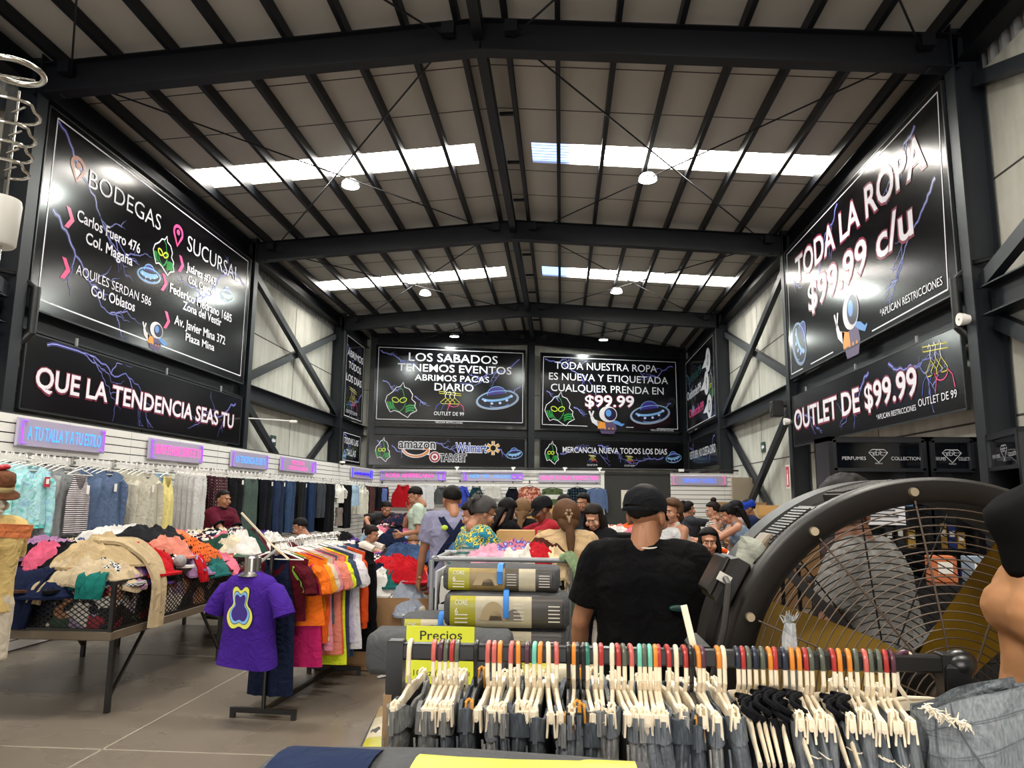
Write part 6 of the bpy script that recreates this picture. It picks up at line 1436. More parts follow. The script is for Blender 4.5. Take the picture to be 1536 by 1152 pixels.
for an in (128, 104): 
    g = G()
    for k in range(12): c, d, q = radial(math.radians(an), .628, .16, (.007, .14, .014), -.07+.0125*k); g.box(c, d, q)
    c, d, q = radial(math.radians(an), .618, .16, (.17, .15, .02)); g.box(c, d, q); ob('ribbed_vent', g, mat('#2a2622', .4), DRO)
g = G(); c, d, q = radial(math.radians(138), .632, .16, (.09, .1, .03)); g.box(c, d, q, bev=.006); ob('bracket_plate', g, mat('#7c7060', .35, .4), t)
g = G(); c, d, q = radial(A1, .66, .04, (.02, .03, .02)); P0_ = at_(A1, .69, .05); g.tube([P0_, P0_+Vector((-.0, -.04, -.01)), P0_+Vector((-.02, -.06, -.12)), P0_+Vector((-.06, -.05, -.28)), P0_+Vector((-.08, -.03, -.42)), P0_+Vector((-.1, 0, -.9)), P0_+Vector((-.15, .1, -1.28))], .009, 8); ob('power_cable', g, mat('#2a2724', .5), SWB)
g = patch_g(0, 0, .055, .03, .3, lambda a, b: 0*np.asarray(a), 92, .012, lob=.35, sink=.01, fold=.45)
gr_ = ob('rag', g, fab('#8d8f84'), None, at_(math.radians(141), .66, .13)+Vector((FX, FY, 0))); gr_.rotation_euler = (0, -math.radians(48), 0); tag(gr_, 'crumpled grey-green rag tucked on the side of the drum fan', 'rag')
g = G()
for s in (-1, 1):
    g.tube([(s*.55, -.1, .03), (s*.55, .5, .03)], .022, 10); g.tube([(s*.55, .2, .03), (s*.64, .2, .55), (s*.66, .2, FZ)], .022, 10)
g.tube([(-.55, .5, .03), (.55, .5, .03)], .022, 10); STD = ob('stand', g, BLKM, t)
for s in (-1, 1): g = G(); g.cyl((s*.6-.02, .5, .09), (s*.6+.02, .5, .09), .09, n=20); ob('wheel', g, BLKM, STD)
# ------------------------------------------------------------------ perfume kiosk
KB = mat('#0b0c10', .3, name='black laminate'); KG = mat('#07090e', .06, name='black glass'); SIL = mat('#b9bac0', .35, .2)
def kiosk(label, org, u, wd, dp, txt=1.0, ht=2.15):
    t = thing('perfume_cabinet', label, 'display cabinet', group='perfume cabinets'); t.matrix_world = frame_m(org, (u[0], u[1], 0), ZV)   # local x along, y up, z towards the viewer
    g = G()
    for x in (-wd/2+.03, wd/2-.03): g.box((x, ht/2, -dp/2), (.06, ht, dp))
    g.box((0, ht-.02, -dp/2), (wd, .04, dp)); g.box((0, ht/2, -dp+.01), (wd, ht, .02)); ob('carcass', g, KB, t)
    g = G(); g.box((0, ht-.16, -.03), (wd-.1, .24, .03)); hg_ = ob('header_glass', g, KG, t)
    g = G()
    for a, b in (((-wd/2+.04, ht-.035), (wd/2-.04, ht-.035)), ((-wd/2+.04, ht-.285), (wd/2-.04, ht-.285)), ((-wd/2+.05, ht-.29), (-wd/2+.05, ht-.03)), ((wd/2-.05, ht-.29), (wd/2-.05, ht-.03))): g.bar((*a, -.008), (*b, -.008), .03, .03)
    ob('header_frame', g, mat('#15171c', .3), hg_)
    g = G(); h = ht-.19; k = wd/.8
    put_text(g, 'PERFUMES', -.29*k, h-.01, -.1*k, h-.01, .03, -.012, .0); put_text(g, 'COLLECTION', .1*k, h-.01, .33*k, h-.01, .03, -.012, 0); put_text(g, 'EDC', -.045, h+.03, .045, h+.03, .03, -.012); put_text(g, 'MEXICO', -.03, h-.045, .03, h-.045, .012, -.012)
    g.ribbon([(-.08, h+.055), (-.05, h+.08), (.05, h+.08), (.08, h+.055), (0, h-.03)], .006, -.012, True); g.ribbon([(-.08, h+.055), (.08, h+.055)], .004, -.012); g.ribbon([(-.03, h+.055), (0, h+.08), (.03, h+.055)], .004, -.012)
    ob('header_lettering', g, SIL, hg_, smooth=False)
    for y in (.5, .85, 1.2, 1.55): g = G(); g.box((0, y, -dp/2), (wd-.12, .02, dp-.04)); ob('shelf', g, KB, t)
    return t
kiosk('black perfume cabinet farthest left with a lit-free glass header', (2.72, 6.5, 0), (1, 0), .84, .35); kiosk('black perfume cabinet in the corner between two others', (3.33, 6.5, 0), (1, 0), .42, .35, .6)
kiosk('black perfume cabinet angled along the right wall', (3.42, 5.95, 0), (-.25, -1), .8, .3)
PB = [('white', '#b8b8bc'), ('dark blue', '#1d2a5a'), ('teal', '#1f7c84'), ('gold', '#8a6a30'), ('black', '#18181c'), ('purple', '#3a2c6a'), ('red', '#7a1c24'), ('sky blue', '#5a98c8')]
R7 = random.Random(4); nB = 0
for (cx, cy, ux, uy, wd, lab) in ((2.72, 6.64, 1, 0, .84, 'left'), (3.33, 6.64, 1, 0, .42, 'corner'), (3.56, 5.9, -.24, -.97, .8, 'angled')):
    for si, y in enumerate((.51, .86, 1.21, 1.56)):
        m_ = int((wd-.16)/.085)
        for k in range(m_):
            u = -wd/2+.1+(wd-.2)*(k+.5)/m_; cn, hx = R7.choice(PB); h = R7.uniform(.1, .22) if si < 3 else R7.uniform(.08, .15)
            g = G(); g.box((0, 0, h/2), (.062, .05, h)); g.m = 1; g.box((0, -.026, h*.6), (.04, .002, h*.25))
            o = ob('perfume_box', g, [mat(hx, .35), mat('#c8c4b8', .4)], None, (cx+ux*u, cy+uy*u, y), math.atan2(uy, ux) if ux > 0 else math.atan2(uy, ux))
            tag(o, '%s perfume box on the %s shelf of the %s perfume cabinet, %s along' % (cn, ('lowest', 'second', 'third', 'top')[si], lab, nth(k+1)), 'perfume box', 'perfume boxes in the black cabinets')
t = thing('price_poster', 'white printed poster hung before the perfume shelves', 'poster', (2.3, 5.6, 1.44)); g = G(); g.box((0, 0, .12), (.4, .006, .26)); ob('sheet', g, mat('#c6c6ca', .5), t); g = G()
for k in range(4): g.box((0, -.0045, .05+.045*k), (.3-.04*(k % 2), .002, .012))
ob('print_lines', g, mat('#3a3a40', .5), t)
g = G(); g.cyl((0, 0, .25), (0, .92, .25), .006, n=6); ob('hanging_wire', g, BLKM, t)
t = thing('counter', 'black perfume counter in front of the cabinets', 'counter', (2.6, 5.55, 0)); g = G(); g.box((0, 0, .5), (1.5, .4, 1.0)); ob('body', g, KB, t); g = G(); g.box((0, 0, 1.02), (1.56, .46, .04)); ob('countertop', g, mat('#16171b', .15), t)
for k, (x, hx, cn) in enumerate(((2.1, '#1f7c84', 'teal'), (2.35, '#a8a49c', 'cream'), (2.7, '#b0643c', 'orange'), (2.95, '#7c8a98', 'grey blue'), (3.15, '#c0a878', 'tan'))):
    g = G(); g.box((0, 0, .09), (.16, .12, .18), bev=.004); g.m = 1; g.box((0, -.061, .1), (.1, .003, .08)); tag(ob('gift_box', g, [mat(hx, .4), mat('#d8d4cc', .4)], None, (x, 5.55, 1.04)), '%s gift box standing on the black perfume counter' % cn, 'gift box', 'gift boxes on the perfume counter')
# ------------------------------------------------------------------ chrome spiral stand at the left edge
t = thing('spiral_stand', 'tall chrome spiral display stand with a white collar at the left edge', 'display stand', (-2.55, 3.0, 0)); CH2 = mat('#b8b4ac', .18, .95, name='chrome')
g = G(); g.box((0, 0, 1.75), (.035, .02, 3.45)); ob('post', g, mat('#2a2a2a', .3, .6), t); g = G(); g.cyl((.03, 0, .4), (.03, 0, 3.45), .006, n=8); ob('bright_rod', g, CH2, t)
g = G(); g.tube([(.115*math.cos(q), .115*math.sin(q), 3.55) for q in np.linspace(0, 2*PI, 40, endpoint=False)], .013, 10, closed=True); g.cyl((-.1, 0, 3.54), (.1, 0, 3.5), .006, n=6); ob('top_ring', g, CH2, t)
for z, r in ((3.34, .118), (3.225, .112), (3.14, .106), (3.055, .1)):
    g = G(); g.tube([(r*math.cos(q), r*math.sin(q), z+.004*q) for q in np.linspace(0, 2*PI, 36, endpoint=False)], .0075, 8, closed=True); g.cyl((0, 0, z), (r*.9, -r*.4, z), .005, n=6); ob('ring', g, CH2, t)
g = G(); g.lathe([(0, 2.7), (.075, 2.7), (.083, 2.71), (.09, 2.9), (.085, 2.92), (0, 2.92)], n=28); ob('white_collar', g, mat('#c8c6c0', .5), t)
g = G(); g.lathe([(0, .0), (.25, .0), (.25, .02), (.03, .05), (0, .06)], n=28); ob('base', g, mat('#2a2a2a', .3, .6), t)
# ------------------------------------------------------------------ people and mannequins
def remesh(g, vox, it=2, fac=.5):
    me = bpy.data.meshes.new('tmp'); me.from_pydata(g.V().tolist(), [], g.f); o = bpy.data.objects.new('tmp', me); COL.objects.link(o)
    r = o.modifiers.new('r', 'REMESH'); r.mode = 'VOXEL'; r.voxel_size = vox
    if it: s = o.modifiers.new('s', 'SMOOTH'); s.factor = fac; s.iterations = it
    dg = bpy.context.evaluated_depsgraph_get(); m2 = bpy.data.meshes.new_from_object(o.evaluated_get(dg))
    n = len(m2.vertices); v = np.zeros(n*3); m2.vertices.foreach_get('co', v); v = v.reshape(-1, 3)
    nn = np.zeros(n*3); m2.vertices.foreach_get('normal', nn); nn = nn.reshape(-1, 3)
    L = np.zeros(len(m2.loops), int); m2.loops.foreach_get('vertex_index', L); ls = np.zeros(len(m2.polygons), int); m2.polygons.foreach_get('loop_total', ls)
    if np.all(ls == 4): f = [tuple(q) for q in L.reshape(-1, 4).tolist()]
    else: f = [tuple(p.vertices) for p in m2.polygons]
    bpy.data.objects.remove(o); bpy.data.meshes.remove(me); bpy.data.meshes.remove(m2)
    return v, nn, f
def cap(g, p0, r0, p1=None, r1=None, flat0=False, flat1=False, n=14, sq=None):
    """tapered capsule; flat ends make clean hems. sq = (x, y) squash about its own axis in world axes"""
    p0 = Vector(p0); p1 = Vector(p1) if p1 is not None else p0+Vector((0, 0, 1e-4)); r1 = r0 if r1 is None else r1
    d = p1-p0; L = max(d.length, 1e-5); d = d/L
    pr = []
    if not flat0: pr += [(-r0*math.cos(a), r0*math.sin(a)) for a in (.12, .5, .95)]
    pr += [(0, r0), (L, r1)]
    if not flat1: pr += [(L+r1*math.cos(a), r1*math.sin(a)) for a in (.95, .5, .12)]
    u = d.orthogonal().normalized(); v = d.cross(u)
    g.rings([[p0+d*t+(u*math.cos(q)+v*math.sin(q))*r for q in (2*PI*k/n for k in range(n))] for t, r in pr])
def head_mesh(fem):
    g = G(); k = .95 if fem else 1.0
    g.ell((0, -.012, .032), (.075, .094, .086)); g.ell((0, .022, -.03), (.063*k, .07, .088*k)); g.ell((0, .048, -.088*k), (.036*k, .036, .028)); g.ell((0, .03, -.07), (.056*k, .05, .045))
    cap(g, (0, .088, .012), .008, (0, .108, -.028), .0135); g.ell((0, .1, -.032), (.018, .014, .011)); cap(g, (-.03, .084, .03), .012, (.03, .084, .03), .012)
    for s in (-1, 1): g.ell((s*.042, .068, -.03), (.024, .026, .026)); g.ell((s*.078, -.004, -.012), (.011, .022, .034), M=Matrix.Rotation(.2, 3, 'X'))
    g.ell((0, .092, -.06), (.024, .014, .011)); cap(g, (0, -.015, -.06), .05, (0, -.03, -.15), .052)
    return remesh(g, .0055, 3, .5)
def hand_mesh(curl):
    g = G()
    for x in (-.03, -.01, .01, .03): cap(g, (x*.62, 0, -.012), .0135, (x, 0, -.085), .0115)
    cap(g, (-.018, 0, .0), .02, (.018, 0, -.01), .02)
    for x, L, k in ((-.033, .062, 1.1), (-.011, .076, 1), (.011, .08, .95), (.033, .07, .9)):
        p = Vector((x, 0, -.088)); a = .1; r = .0088
        for i, f in enumerate((.45, .32, .26)):
            a += curl*k*(.5 if i == 0 else .8); q = p+Vector((x*.05, math.sin(a)*L*f, -math.cos(a)*L*f)); cap(g, p, r, q, r*.9, n=10); p = q; r *= .9
    p = Vector((.032, .008, -.03)); a = .7
    for L in (.042, .034, .026):
        q = p+Vector((math.sin(a)*L, .35*L+curl*.012, -math.cos(a)*L)); cap(g, p, .0115, q, .0095, n=10); p = q; a -= .25+.3*curl
    return remesh(g, .0042, 2, .5)
HEADS = {}; HANDS = {}
SKIN = {}
def skin(h):
    if h not in SKIN:
        m, t, b = base('skin'); b.inputs['Base Color'].default_value = (*lin(h), 1); b.inputs['Roughness'].default_value = .5; b.inputs['Subsurface Weight'].default_value = .08; b.inputs['Subsurface Radius'].default_value = (.02, .008, .004); SKIN[h] = m
    return SKIN[h]
def hair_mat(h): return mat(h, .62, spec=.12, var=.4, vs=40, name='hair')
EYEW = mat('#d8d4cc', .2); EYEB = mat('#120c08', .15)
def ik(a, b, l1, l2, pole):
    a, b, pole = Vector(a), Vector(b), Vector(pole); d = b-a; L = min(d.length, (l1+l2)*.995); d.normalize(); b = a+d*L
    x = (l1*l1-l2*l2+L*L)/(2*L); h = math.sqrt(max(1e-6, l1*l1-x*x)); pv = pole-d*pole.dot(d); pv.normalize(); return a+d*x+pv*h, b
def hair_g(style, seed=1, hd=0.0):
    g = G(); n, k = 40, 26; P = np.zeros((k+1, n, 3)); R = np.random.RandomState(seed)
    for i in range(k+1):
        ph = PI*i/k-PI/2
        for j in range(n):
            th = 2*PI*j/n; x, y, z = math.cos(ph)*math.cos(th), math.cos(ph)*math.sin(th), math.sin(ph)
            hl = .5-.25*abs(x)                      # hairline height on the front
            f = min(1, max(0, (y-.18)*4))*min(1, max(0, (hl-z)*5+.5))              # face
            fm = style in ('crop', 'fade', 'curly'); tb = min(1, max(0, (y+.75)/.85)); zl = (-.66+.58*tb) if fm else (-.85+.45*tb)
            f = max(f, min(1, max(0, (zl-z)*7)))
            th_ = .013 if style in ('fade', 'crop') else .04 if style == 'lowpony' else .02
            if style == 'curly': th_ = .022+(.03 if z > .2 else 0)
            if style == 'fade' and z < .25: th_ = .002
            q = Vector((x*(.075+th_), -.012+y*(.094+th_), .032+z*(.086+th_)))
            q = q*(1-f)+Vector((x*.055, -.012+y*.06, .032+z*.06))*f; P[i, j] = q
    V = P.reshape(-1, 3); nrm = (V-np.array((0, -.012, .032))); nrm /= np.linalg.norm(nrm, axis=1, keepdims=True)+1e-9
    amp = .009 if style == 'curly' else .0025
    V = V+nrm*(sn(V, seed, 120 if style == 'curly' else 70, amp))[:, None]*(1 if style != 'curly' else (V[:, 2:3] > .03))
    g.grid(V.reshape(k+1, n, 3), wrap=True)
    def lock(pts, r, fl=(1, .7), s=0):
        q = np.array(pts, float); t = np.linspace(0, len(q)-1, 14); Q = np.stack([np.interp(t, range(len(q)), q[:, i]) for i in range(3)], 1); rr = np.interp(t, np.linspace(0, len(q)-1, len(r)), r)
        m = 14; g.rings([[c+np.array([a*math.cos(w)*fl[0], a*math.sin(w)*fl[1], 0])*(1+.1*math.sin(5*w+s+.4*i)) for w in (2*PI*z/m for z in range(m))] for i, (c, a) in enumerate(zip(Q, rr))])
    if style == 'long':
        lock([(0, -.05, .06), (0, -.085, -.05), (0, -.095, -.2), (0, -.1, -.36)], [.06, .085, .085, .05], (1.05, .5))
        for s in (-1, 1): lock([(s*.06, -.01, .07), (s*.085, .005, -.04), (s*.085, .02, -.18), (s*.08, .03, -.32)], [.03, .032, .035, .02], (.8, 1.3), s)
    if style == 'bob': lock([(0, -.04, .05), (0, -.07, -.05), (0, -.07, -.13)], [.06, .09, .075], (1.0, .6))
    if style == 'pony': lock([(0, -.1, .05), (0, -.14, .02), (0, -.145, -.1), (0, -.13, -.28)], [.02, .038, .036, .012], (1, .8))
    if style == 'lowpony': lock([(0, -.045, .02), (0, -.07, -.07), (0, -.095, -.13)], [.09, .082, .035], (1.05, .75)); lock([(0, -.09, -.02), (0, -.115, -.06), (.01, -.12, -.18), (.01, -.11, -.33)], [.026, .022, .025, .012], (1.5, .7))
    if style == 'bun': g.ell((0, -.09, .1), (.045, .045, .04))
    if style == 'topbun': g.ell((0, -.05, .145), (.045, .045, .04))
    if style == 'messy': g.ell((0, -.1, .07), (.055, .05, .05)); lock([(0, -.12, .08), (.03, -.15, .04), (.02, -.14, -.03)], [.02, .025, .01])
    return g
def person(label, loc, rz, h=1.7, fem=False, sk='#9c6b4e', hair=('crop', '#15100d'), w=1.0, lean=0.0, side=0.0, head=(0, 0), hands=(None, None), poles=None, sit=None, top=None, bottom='#1c1d24', shoes='#1a1a1a', long=0, tank=False, skirt=False, belly=0.0, face=True, vox=.011, extra=None, name='person', cat='person', short=False, hemz=-.1, barefoot=False, curl=.5, drop=0.0, amp=.007, hsc=1.0):
    s = h/1.72; X = Vector((1, 0, 0)); hipz = .925*s if sit is None else sit
    d = Vector((math.sin(side), math.sin(lean)*math.cos(side), math.cos(lean)*math.cos(side))).normalized(); f = (Vector((0, 1, 0))-d*d.y).normalized(); rx = f.cross(d).normalized()
    if rx.x < 0: rx = -rx
    hip = Vector((0, -.25*math.sin(lean)*s, hipz))
    P = lambda x, y, z: hip+rx*(x*s)+f*(y*s)+d*(z*s)
    sw = (.165 if fem else .188)*(.5+.5*w)
    tw = (.115, .095, .108) if fem else (.108, .108, .118)
    def torso(g, e, z0=None, tk=False):
        e = e
        lo = z0 if z0 is not None else 0
        a = [(.075*w, lo, (tw[0]+(.012 if fem else 0))*(.4+.6*w)), (.062*w, .2, tw[1]*(.35+.65*w)), (.085*w, .36, tw[2]*(.4+.6*w)), (.1*w, .44, .075)]
        for sx in (-1, 1):
            for (x0, za, r0), (x1, zb, r1) in zip(a[:-1], a[1:]):
                if tk and zb > .4: continue
                cap(g, P(sx*x0, 0, za), r0*s+e, P(sx*x1, 0 if zb < .4 else -.01, zb), r1*s+e, flat0=(z0 is not None and za == lo))
        for x0, z, r in a[:3]:
            if z == lo and z0 is not None: continue
            cap(g, P(-x0, .01, z), r*s*.97+e, P(x0, .01, z), r*s*.97+e)
        if z0 is not None:
            for q in (-.5, 0, .5): cap(g, P(q*.075*w, 0, lo), a[0][2]*s+e, P(q*.07*w, 0, .1), a[0][2]*s+e, flat0=True)
        if not tk: cap(g, P(-sw+.03, -.01, .455), .058*s+e, P(sw-.03, -.01, .455), .058*s+e); cap(g, P(0, -.012, .42), .09*s+e*.5, P(0, -.005, .5), .058*s+e*.3)
        else:
            for sx in (-1, 1): cap(g, P(sx*.09, .09, .36), .022, P(sx*.095, .0, .52), .02); cap(g, P(sx*.095, .0, .52), .02, P(sx*.08, -.09, .38), .022)
        if fem:
            for sx in (-1, 1): cap(g, P(sx*.07*w, .085, .33), .062*s*w+e)
            if e: cap(g, P(-.05*w, .085, .33), .058*s*w+e, P(.05*w, .085, .33), .058*s*w+e)
        if belly: cap(g, P(-.04, .05, .1), (.11+belly)*s+e, P(.04, .05, .2), (.1+belly)*s+e)
    # arms
    l1, l2 = .29*s, .25*s; AR = []
    for i, sx in enumerate((-1, 1)):
        sh = P(sx*sw, -.01, .45); t = hands[i]
        if t is None: t = sh+Vector((sx*.07, .05, -.52*s))
        el, wr = ik(sh, t, l1, l2, (poles or ((-.5, -1, -.3), (.5, -1, -.3)))[i]); AR.append((sh, el, wr))
    LG = []
    for sx in (-1, 1):
        hp = Vector((sx*.088*s, hip.y*.6, hipz-.01))
        if sit is None: LG.append((hp, Vector((sx*.095*s, .025+.03*sx, .49*s)), Vector((sx*.1*s, -.02+.06*sx, .085*s))))
        else: LG.append((hp, Vector((sx*.14*s, .38*s, max(.46*s, sit))), Vector((sx*.14*s, .34*s, .085*s))))
    g = G(); torso(g, 0)
    for sh, el, wr in AR:
        m1 = sh.lerp(el, .35); cap(g, sh, .052*s*(.6+.4*w), m1, .047*s*(.6+.4*w)); cap(g, m1, .047*s*(.6+.4*w), el, .037*s*(.6+.4*w)); m2 = el.lerp(wr, .3); cap(g, el, .036*s, m2, .038*s*(.7+.3*w)); cap(g, m2, .038*s*(.7+.3*w), wr, .025*s)
    for hp, kn, an in LG:
        cap(g, hp, .092*s*(.5+.5*w), hp.lerp(kn, .5), .074*s*(.5+.5*w)); cap(g, hp.lerp(kn, .5), .074*s*(.5+.5*w), kn, .052*s); m2 = kn.lerp(an, .32); cap(g, kn, .05*s, m2, .054*s); cap(g, m2, .054*s, an, .034*s)
        cap(g, an, .033*s, an+Vector((0, -.03, -.04*s)), .035*s); cap(g, an+Vector((0, -.02, -.05*s)), .032*s, an+Vector((.01*(1 if hp.x > 0 else -1), .13*s, -.058*s)), .026*s)
    hp_, hy = head[:2]; hroll = head[2] if len(head) > 2 else 0
    N = P(0, -.012, .5); hd = Vector((0, math.sin(hp_*.6+lean*.35), math.cos(hp_*.6+lean*.35))); hd = (hd*.6+d*.4).normalized(); HC0 = N+hd*.135*s+Vector((0, .018, -drop))
    cap(g, P(0, -.02, .44), .062*s, HC0+Vector((0, -.02, -.03)), .05*s)
    bv, _, bf = remesh(g, vox, 2)
    if fem not in HEADS: HEADS[fem] = head_mesh(fem)
    hs = s*1.02 if h > 1.45 else (s*1.02*.5+.5*1.0)
    if h < 1.25: hs = .86
    hs *= hsc
    MH = Matrix.Translation(HC0) @ Matrix.Rotation(hy, 4, 'Z') @ Matrix.Rotation(-hp_, 4, 'X') @ Matrix.Rotation(hroll, 4, 'Y') @ Matrix.Scale(hs, 4)
    def tfm(v, M): a = np.array(M); return v @ a[:3, :3].T+a[:3, 3]
    B = G(); B.add(bv, bf); B.add(tfm(HEADS[fem][0], MH), HEADS[fem][2])
    if curl not in HANDS: HANDS[curl] = hand_mesh(curl)
    for i, (sh, el, wr) in enumerate(AR):
        dz = (el-wr).normalized(); inw = Vector((1 if i == 0 else -1, .3, 0)); y = (inw-dz*inw.dot(dz)).normalized(); x = y.cross(dz)
        if i == 0: x = -x if False else x
        m = Matrix((x, y, dz)).transposed().to_4x4(); m.translation = wr+dz*.005
        hv, hf = HANDS[curl][0]*s, HANDS[curl][2]
        fl = 1 if (x.dot(Vector((0, 1, 0))) > 0) else -1
        if fl < 0: hv = hv*np.array((-1, 1, 1)); hf = [q[::-1] for q in hf]
        B.add(tfm(hv, m), hf)
    o = ob(name, B, skin(sk), None, loc, rz, ang=None); tag(o, label, cat)
    def cloth(nm, g, m, amp=.006, v=None, seed=1, it=2, lab=None):
        cv, nn, cf = remesh(g, v or vox, it); cv = cv+nn*(sn(cv*np.array((1, 1, .55)), seed+int(abs(loc[0]*77)), 24, amp)+sn(cv, seed+3, 60, amp*.3))[:, None]
        q = G(); q.add(cv, cf); return ob(nm, q, m if not isinstance(m, str) else fab(m), o, ang=None, label=lab)
    # trousers / skirt, shoes
    if bottom:
        g = G()
        cap(g, P(-.075*w, 0, .0), tw[0]*s*(.4+.6*w)+.02, P(.075*w, 0, .0), tw[0]*s*(.4+.6*w)+.02); 
        for sx in (-1, 1): cap(g, P(sx*.07*w, 0, 0), tw[0]*s*(.4+.6*w)+.02, P(sx*.06*w, 0, .12), tw[1]*s*(.4+.6*w)+.018, flat1=True)
        for hp, kn, an in LG:
            if skirt: continue
            cap(g, hp, .092*s*(.5+.5*w)+.018, kn if not short else hp.lerp(kn, .8), (.055*s if not short else .075*s)+.018, flat1=short)
            if not short: cap(g, kn, .055*s+.018, an+Vector((0, 0, -.03)), .045*s+.016, flat1=True)
        cloth('trousers' if not short else 'shorts', g, bottom, .006)
    if not barefoot:
        for hp, kn, an in LG:
            g = G(); R = []
            for y, a, z1 in ((-.075, .022, .05), (-.06, .034, .085), (-.01, .038, .1), (.06, .043, .075), (.12, .045, .05), (.165, .036, .038), (.185, .016, .026)): R.append([(an.x+a*math.cos(q), an.y+y*s, max(0, z1*.5+z1*.5*math.sin(q))) for q in (2*PI*k/14 for k in range(14))])
            g.rings(R); ob('shoe', g, mat(shoes, .5), o)
    if top:
        g = G(); torso(g, .014 if tank else .023, hemz if not tank else max(hemz, -.05), tank)
        if not tank:
            for sh, el, wr in AR:
                if long: cap(g, sh, .054*s*(.6+.4*w)+.016, el, .04*s+.016); cap(g, el, .04*s+.016, wr+(el-wr)*.1, .03*s+.012, flat1=True)
                else: cap(g, sh, .056*s*(.6+.4*w)+.018, sh.lerp(el, .72), .052*s*(.6+.4*w)+.026, flat1=True)
        cloth('shirt' if not tank else 'tank_top', g, top, amp, seed=5)
    hst, hcol = hair
    if hst: hg = hair_g(hst, int(abs(loc[1]*10))+3); hg.tf(MH); ob('hair', hg, hair_mat(hcol), o, ang=None)
    if face:
        for sx in (-1, 1):
            g = G(); g.ell((sx*.03, .077, .004), (.0125, .009, .0065), 10, 8); g.m = 1; g.ell((sx*.03, .0825, .004), (.0062, .0045, .0062), 10, 8); g.tf(MH); ob('eye', g, [EYEW, EYEB], o)
        g = G()
        for sx in (-1, 1): cap(g, (sx*.016, .095, .024), .0035, (sx*.044, .085, .026), .0028, n=6)
        g.tf(MH); ob('eyebrows', g, hair_mat(hcol if hcol else '#2a1c14'), o)
        g = G(); g.ell((0, .1005, -.0585), (.021, .0075, .0045), 12, 6); g.ell((0, .1, -.0655), (.018, .0075, .005), 12, 6); g.tf(MH); ob('lips', g, mat('#8c4a42' if fem else '#7a463a', .45), o)
    if extra: extra(o, P, MH, AR, s, cloth, torso, LG)
    return o
def kid(o, n):
    for c in o.children:
        if c.name.split('.')[0] == n: return c
    return o
def glasses(o, MH, c='#15151a'):
    g = G()
    for sx in (-1, 1):
        g.tube([(sx*.033+.024*math.cos(q), .104, .002+.018*math.sin(q)) for q in np.linspace(0, 2*PI, 16, endpoint=False)], .0022, 6, closed=True); g.tube([(sx*.057, .1, .006), (sx*.078, .06, .008), (sx*.082, -.01, .0)], .002, 6)
    g.tube([(-.01, .106, .006), (.01, .106, .006)], .002, 6); g.tf(MH); ob('glasses', g, mat(c, .3), o)
def cap_hat(o, MH, c, back=False):
    g = G(); m = fab(c)
    prof = []
    P = np.zeros((10, 36, 3))
    for i in range(10):
        a = PI/2*i/9
        for j in range(36):
            q = 2*PI*j/36; P[i, j] = (.089*math.cos(q)*math.cos(a)**.75, -.014+.108*math.sin(q)*math.cos(a)**.75, .035+.085*math.sin(a)**.9)
    g.grid(P, wrap=True); B = P[0].copy(); B[:, 2] -= .022; B[:, :2] *= 1.0
    if back:
        for j in range(36):
            q = 2*PI*j/36
            if abs(q-1.5*PI) < .62: B[j, 2] += .018
    g.grid(np.stack([B, P[0]]), wrap=True); g.ell((0, -.014, .121), (.008, .008, .005)); g.tf(MH); cc = ob('cap', g, m, o, ang=None)
    g = G(); rows = []
    for r in np.linspace(0, 1, 6): rows.append([(.082*math.sin(q)*(1-.1*r), -.014+.103*math.cos(q)+.075*r*math.cos(q*.8), .018-.02*r-.012*math.sin(q)**2*r) for q in np.linspace(-1.15, 1.15, 16)])
    g.grid(rows); rows2 = [[(x, y, z-.005) for x, y, z in r] for r in rows[::-1]]; g.grid(rows2); g.tf(MH); ob('cap_visor', g, m, cc, ang=None)
    if back:
        g = G(); g.tube([(.088*math.sin(q), -.014-.109*math.cos(q), .014) for q in np.linspace(-.75, .75, 14)], .009, 8, flat=(1, .35)); g.tf(MH); ob('cap_strap', g, m, cc)
OLIVE, TANS, FAIR, DARK = '#96674a', '#a5745a', '#b98a70', '#6e4630'
R_ = math.radians
# main man in the black cap
def ex_main(o, P, MH, AR, s, cloth, torso, LG):
    cap_hat(o, MH, '#16171a', True)
    g = G(); c = P(0, -.012, .525); g.tube([(c.x+.07*math.cos(q), c.y+.068*math.sin(q), c.z+.018*math.sin(q)-.008) for q in np.linspace(0, 2*PI, 32, endpoint=False)], .0035, 6, closed=True); ob('necklace', g, mat('#d8d0c0', .4), o)
    g = G(); c = P(.12, -.158, .27); g.ell(c, (.035, .004, .012)); g.m = 1; g.ell(c+Vector((0, -.003, 0)), (.026, .003, .007)); ob('shirt_emblem', g, [mat('#16504a', .6), mat('#0f2f2c', .6)], kid(o, 'shirt'))
    for i in (0, 1):
        sh, el, wr = AR[i]
    g = G(); w_ = AR[1][2]; g.box(w_+Vector((-.02, .05, .0)), (.075, .012, .15), rot=Matrix.Rotation(-.4, 3, 'X'), bev=.004); ob('phone', g, mat('#101114', .2), o)
person('man with his back turned in a black cap and black t-shirt', (.36, 3.2, 0), R_(-6), 1.69, False, '#9a6a4c', ('fade', '#1a1512'), w=1.16, head=(.12, R_(-28)), hands=((-.3, .16, .88), (.3, .2, .9)), top='#0a0a0c', bottom='#20242c', vox=.01, extra=ex_main, belly=.03, hemz=-.12)
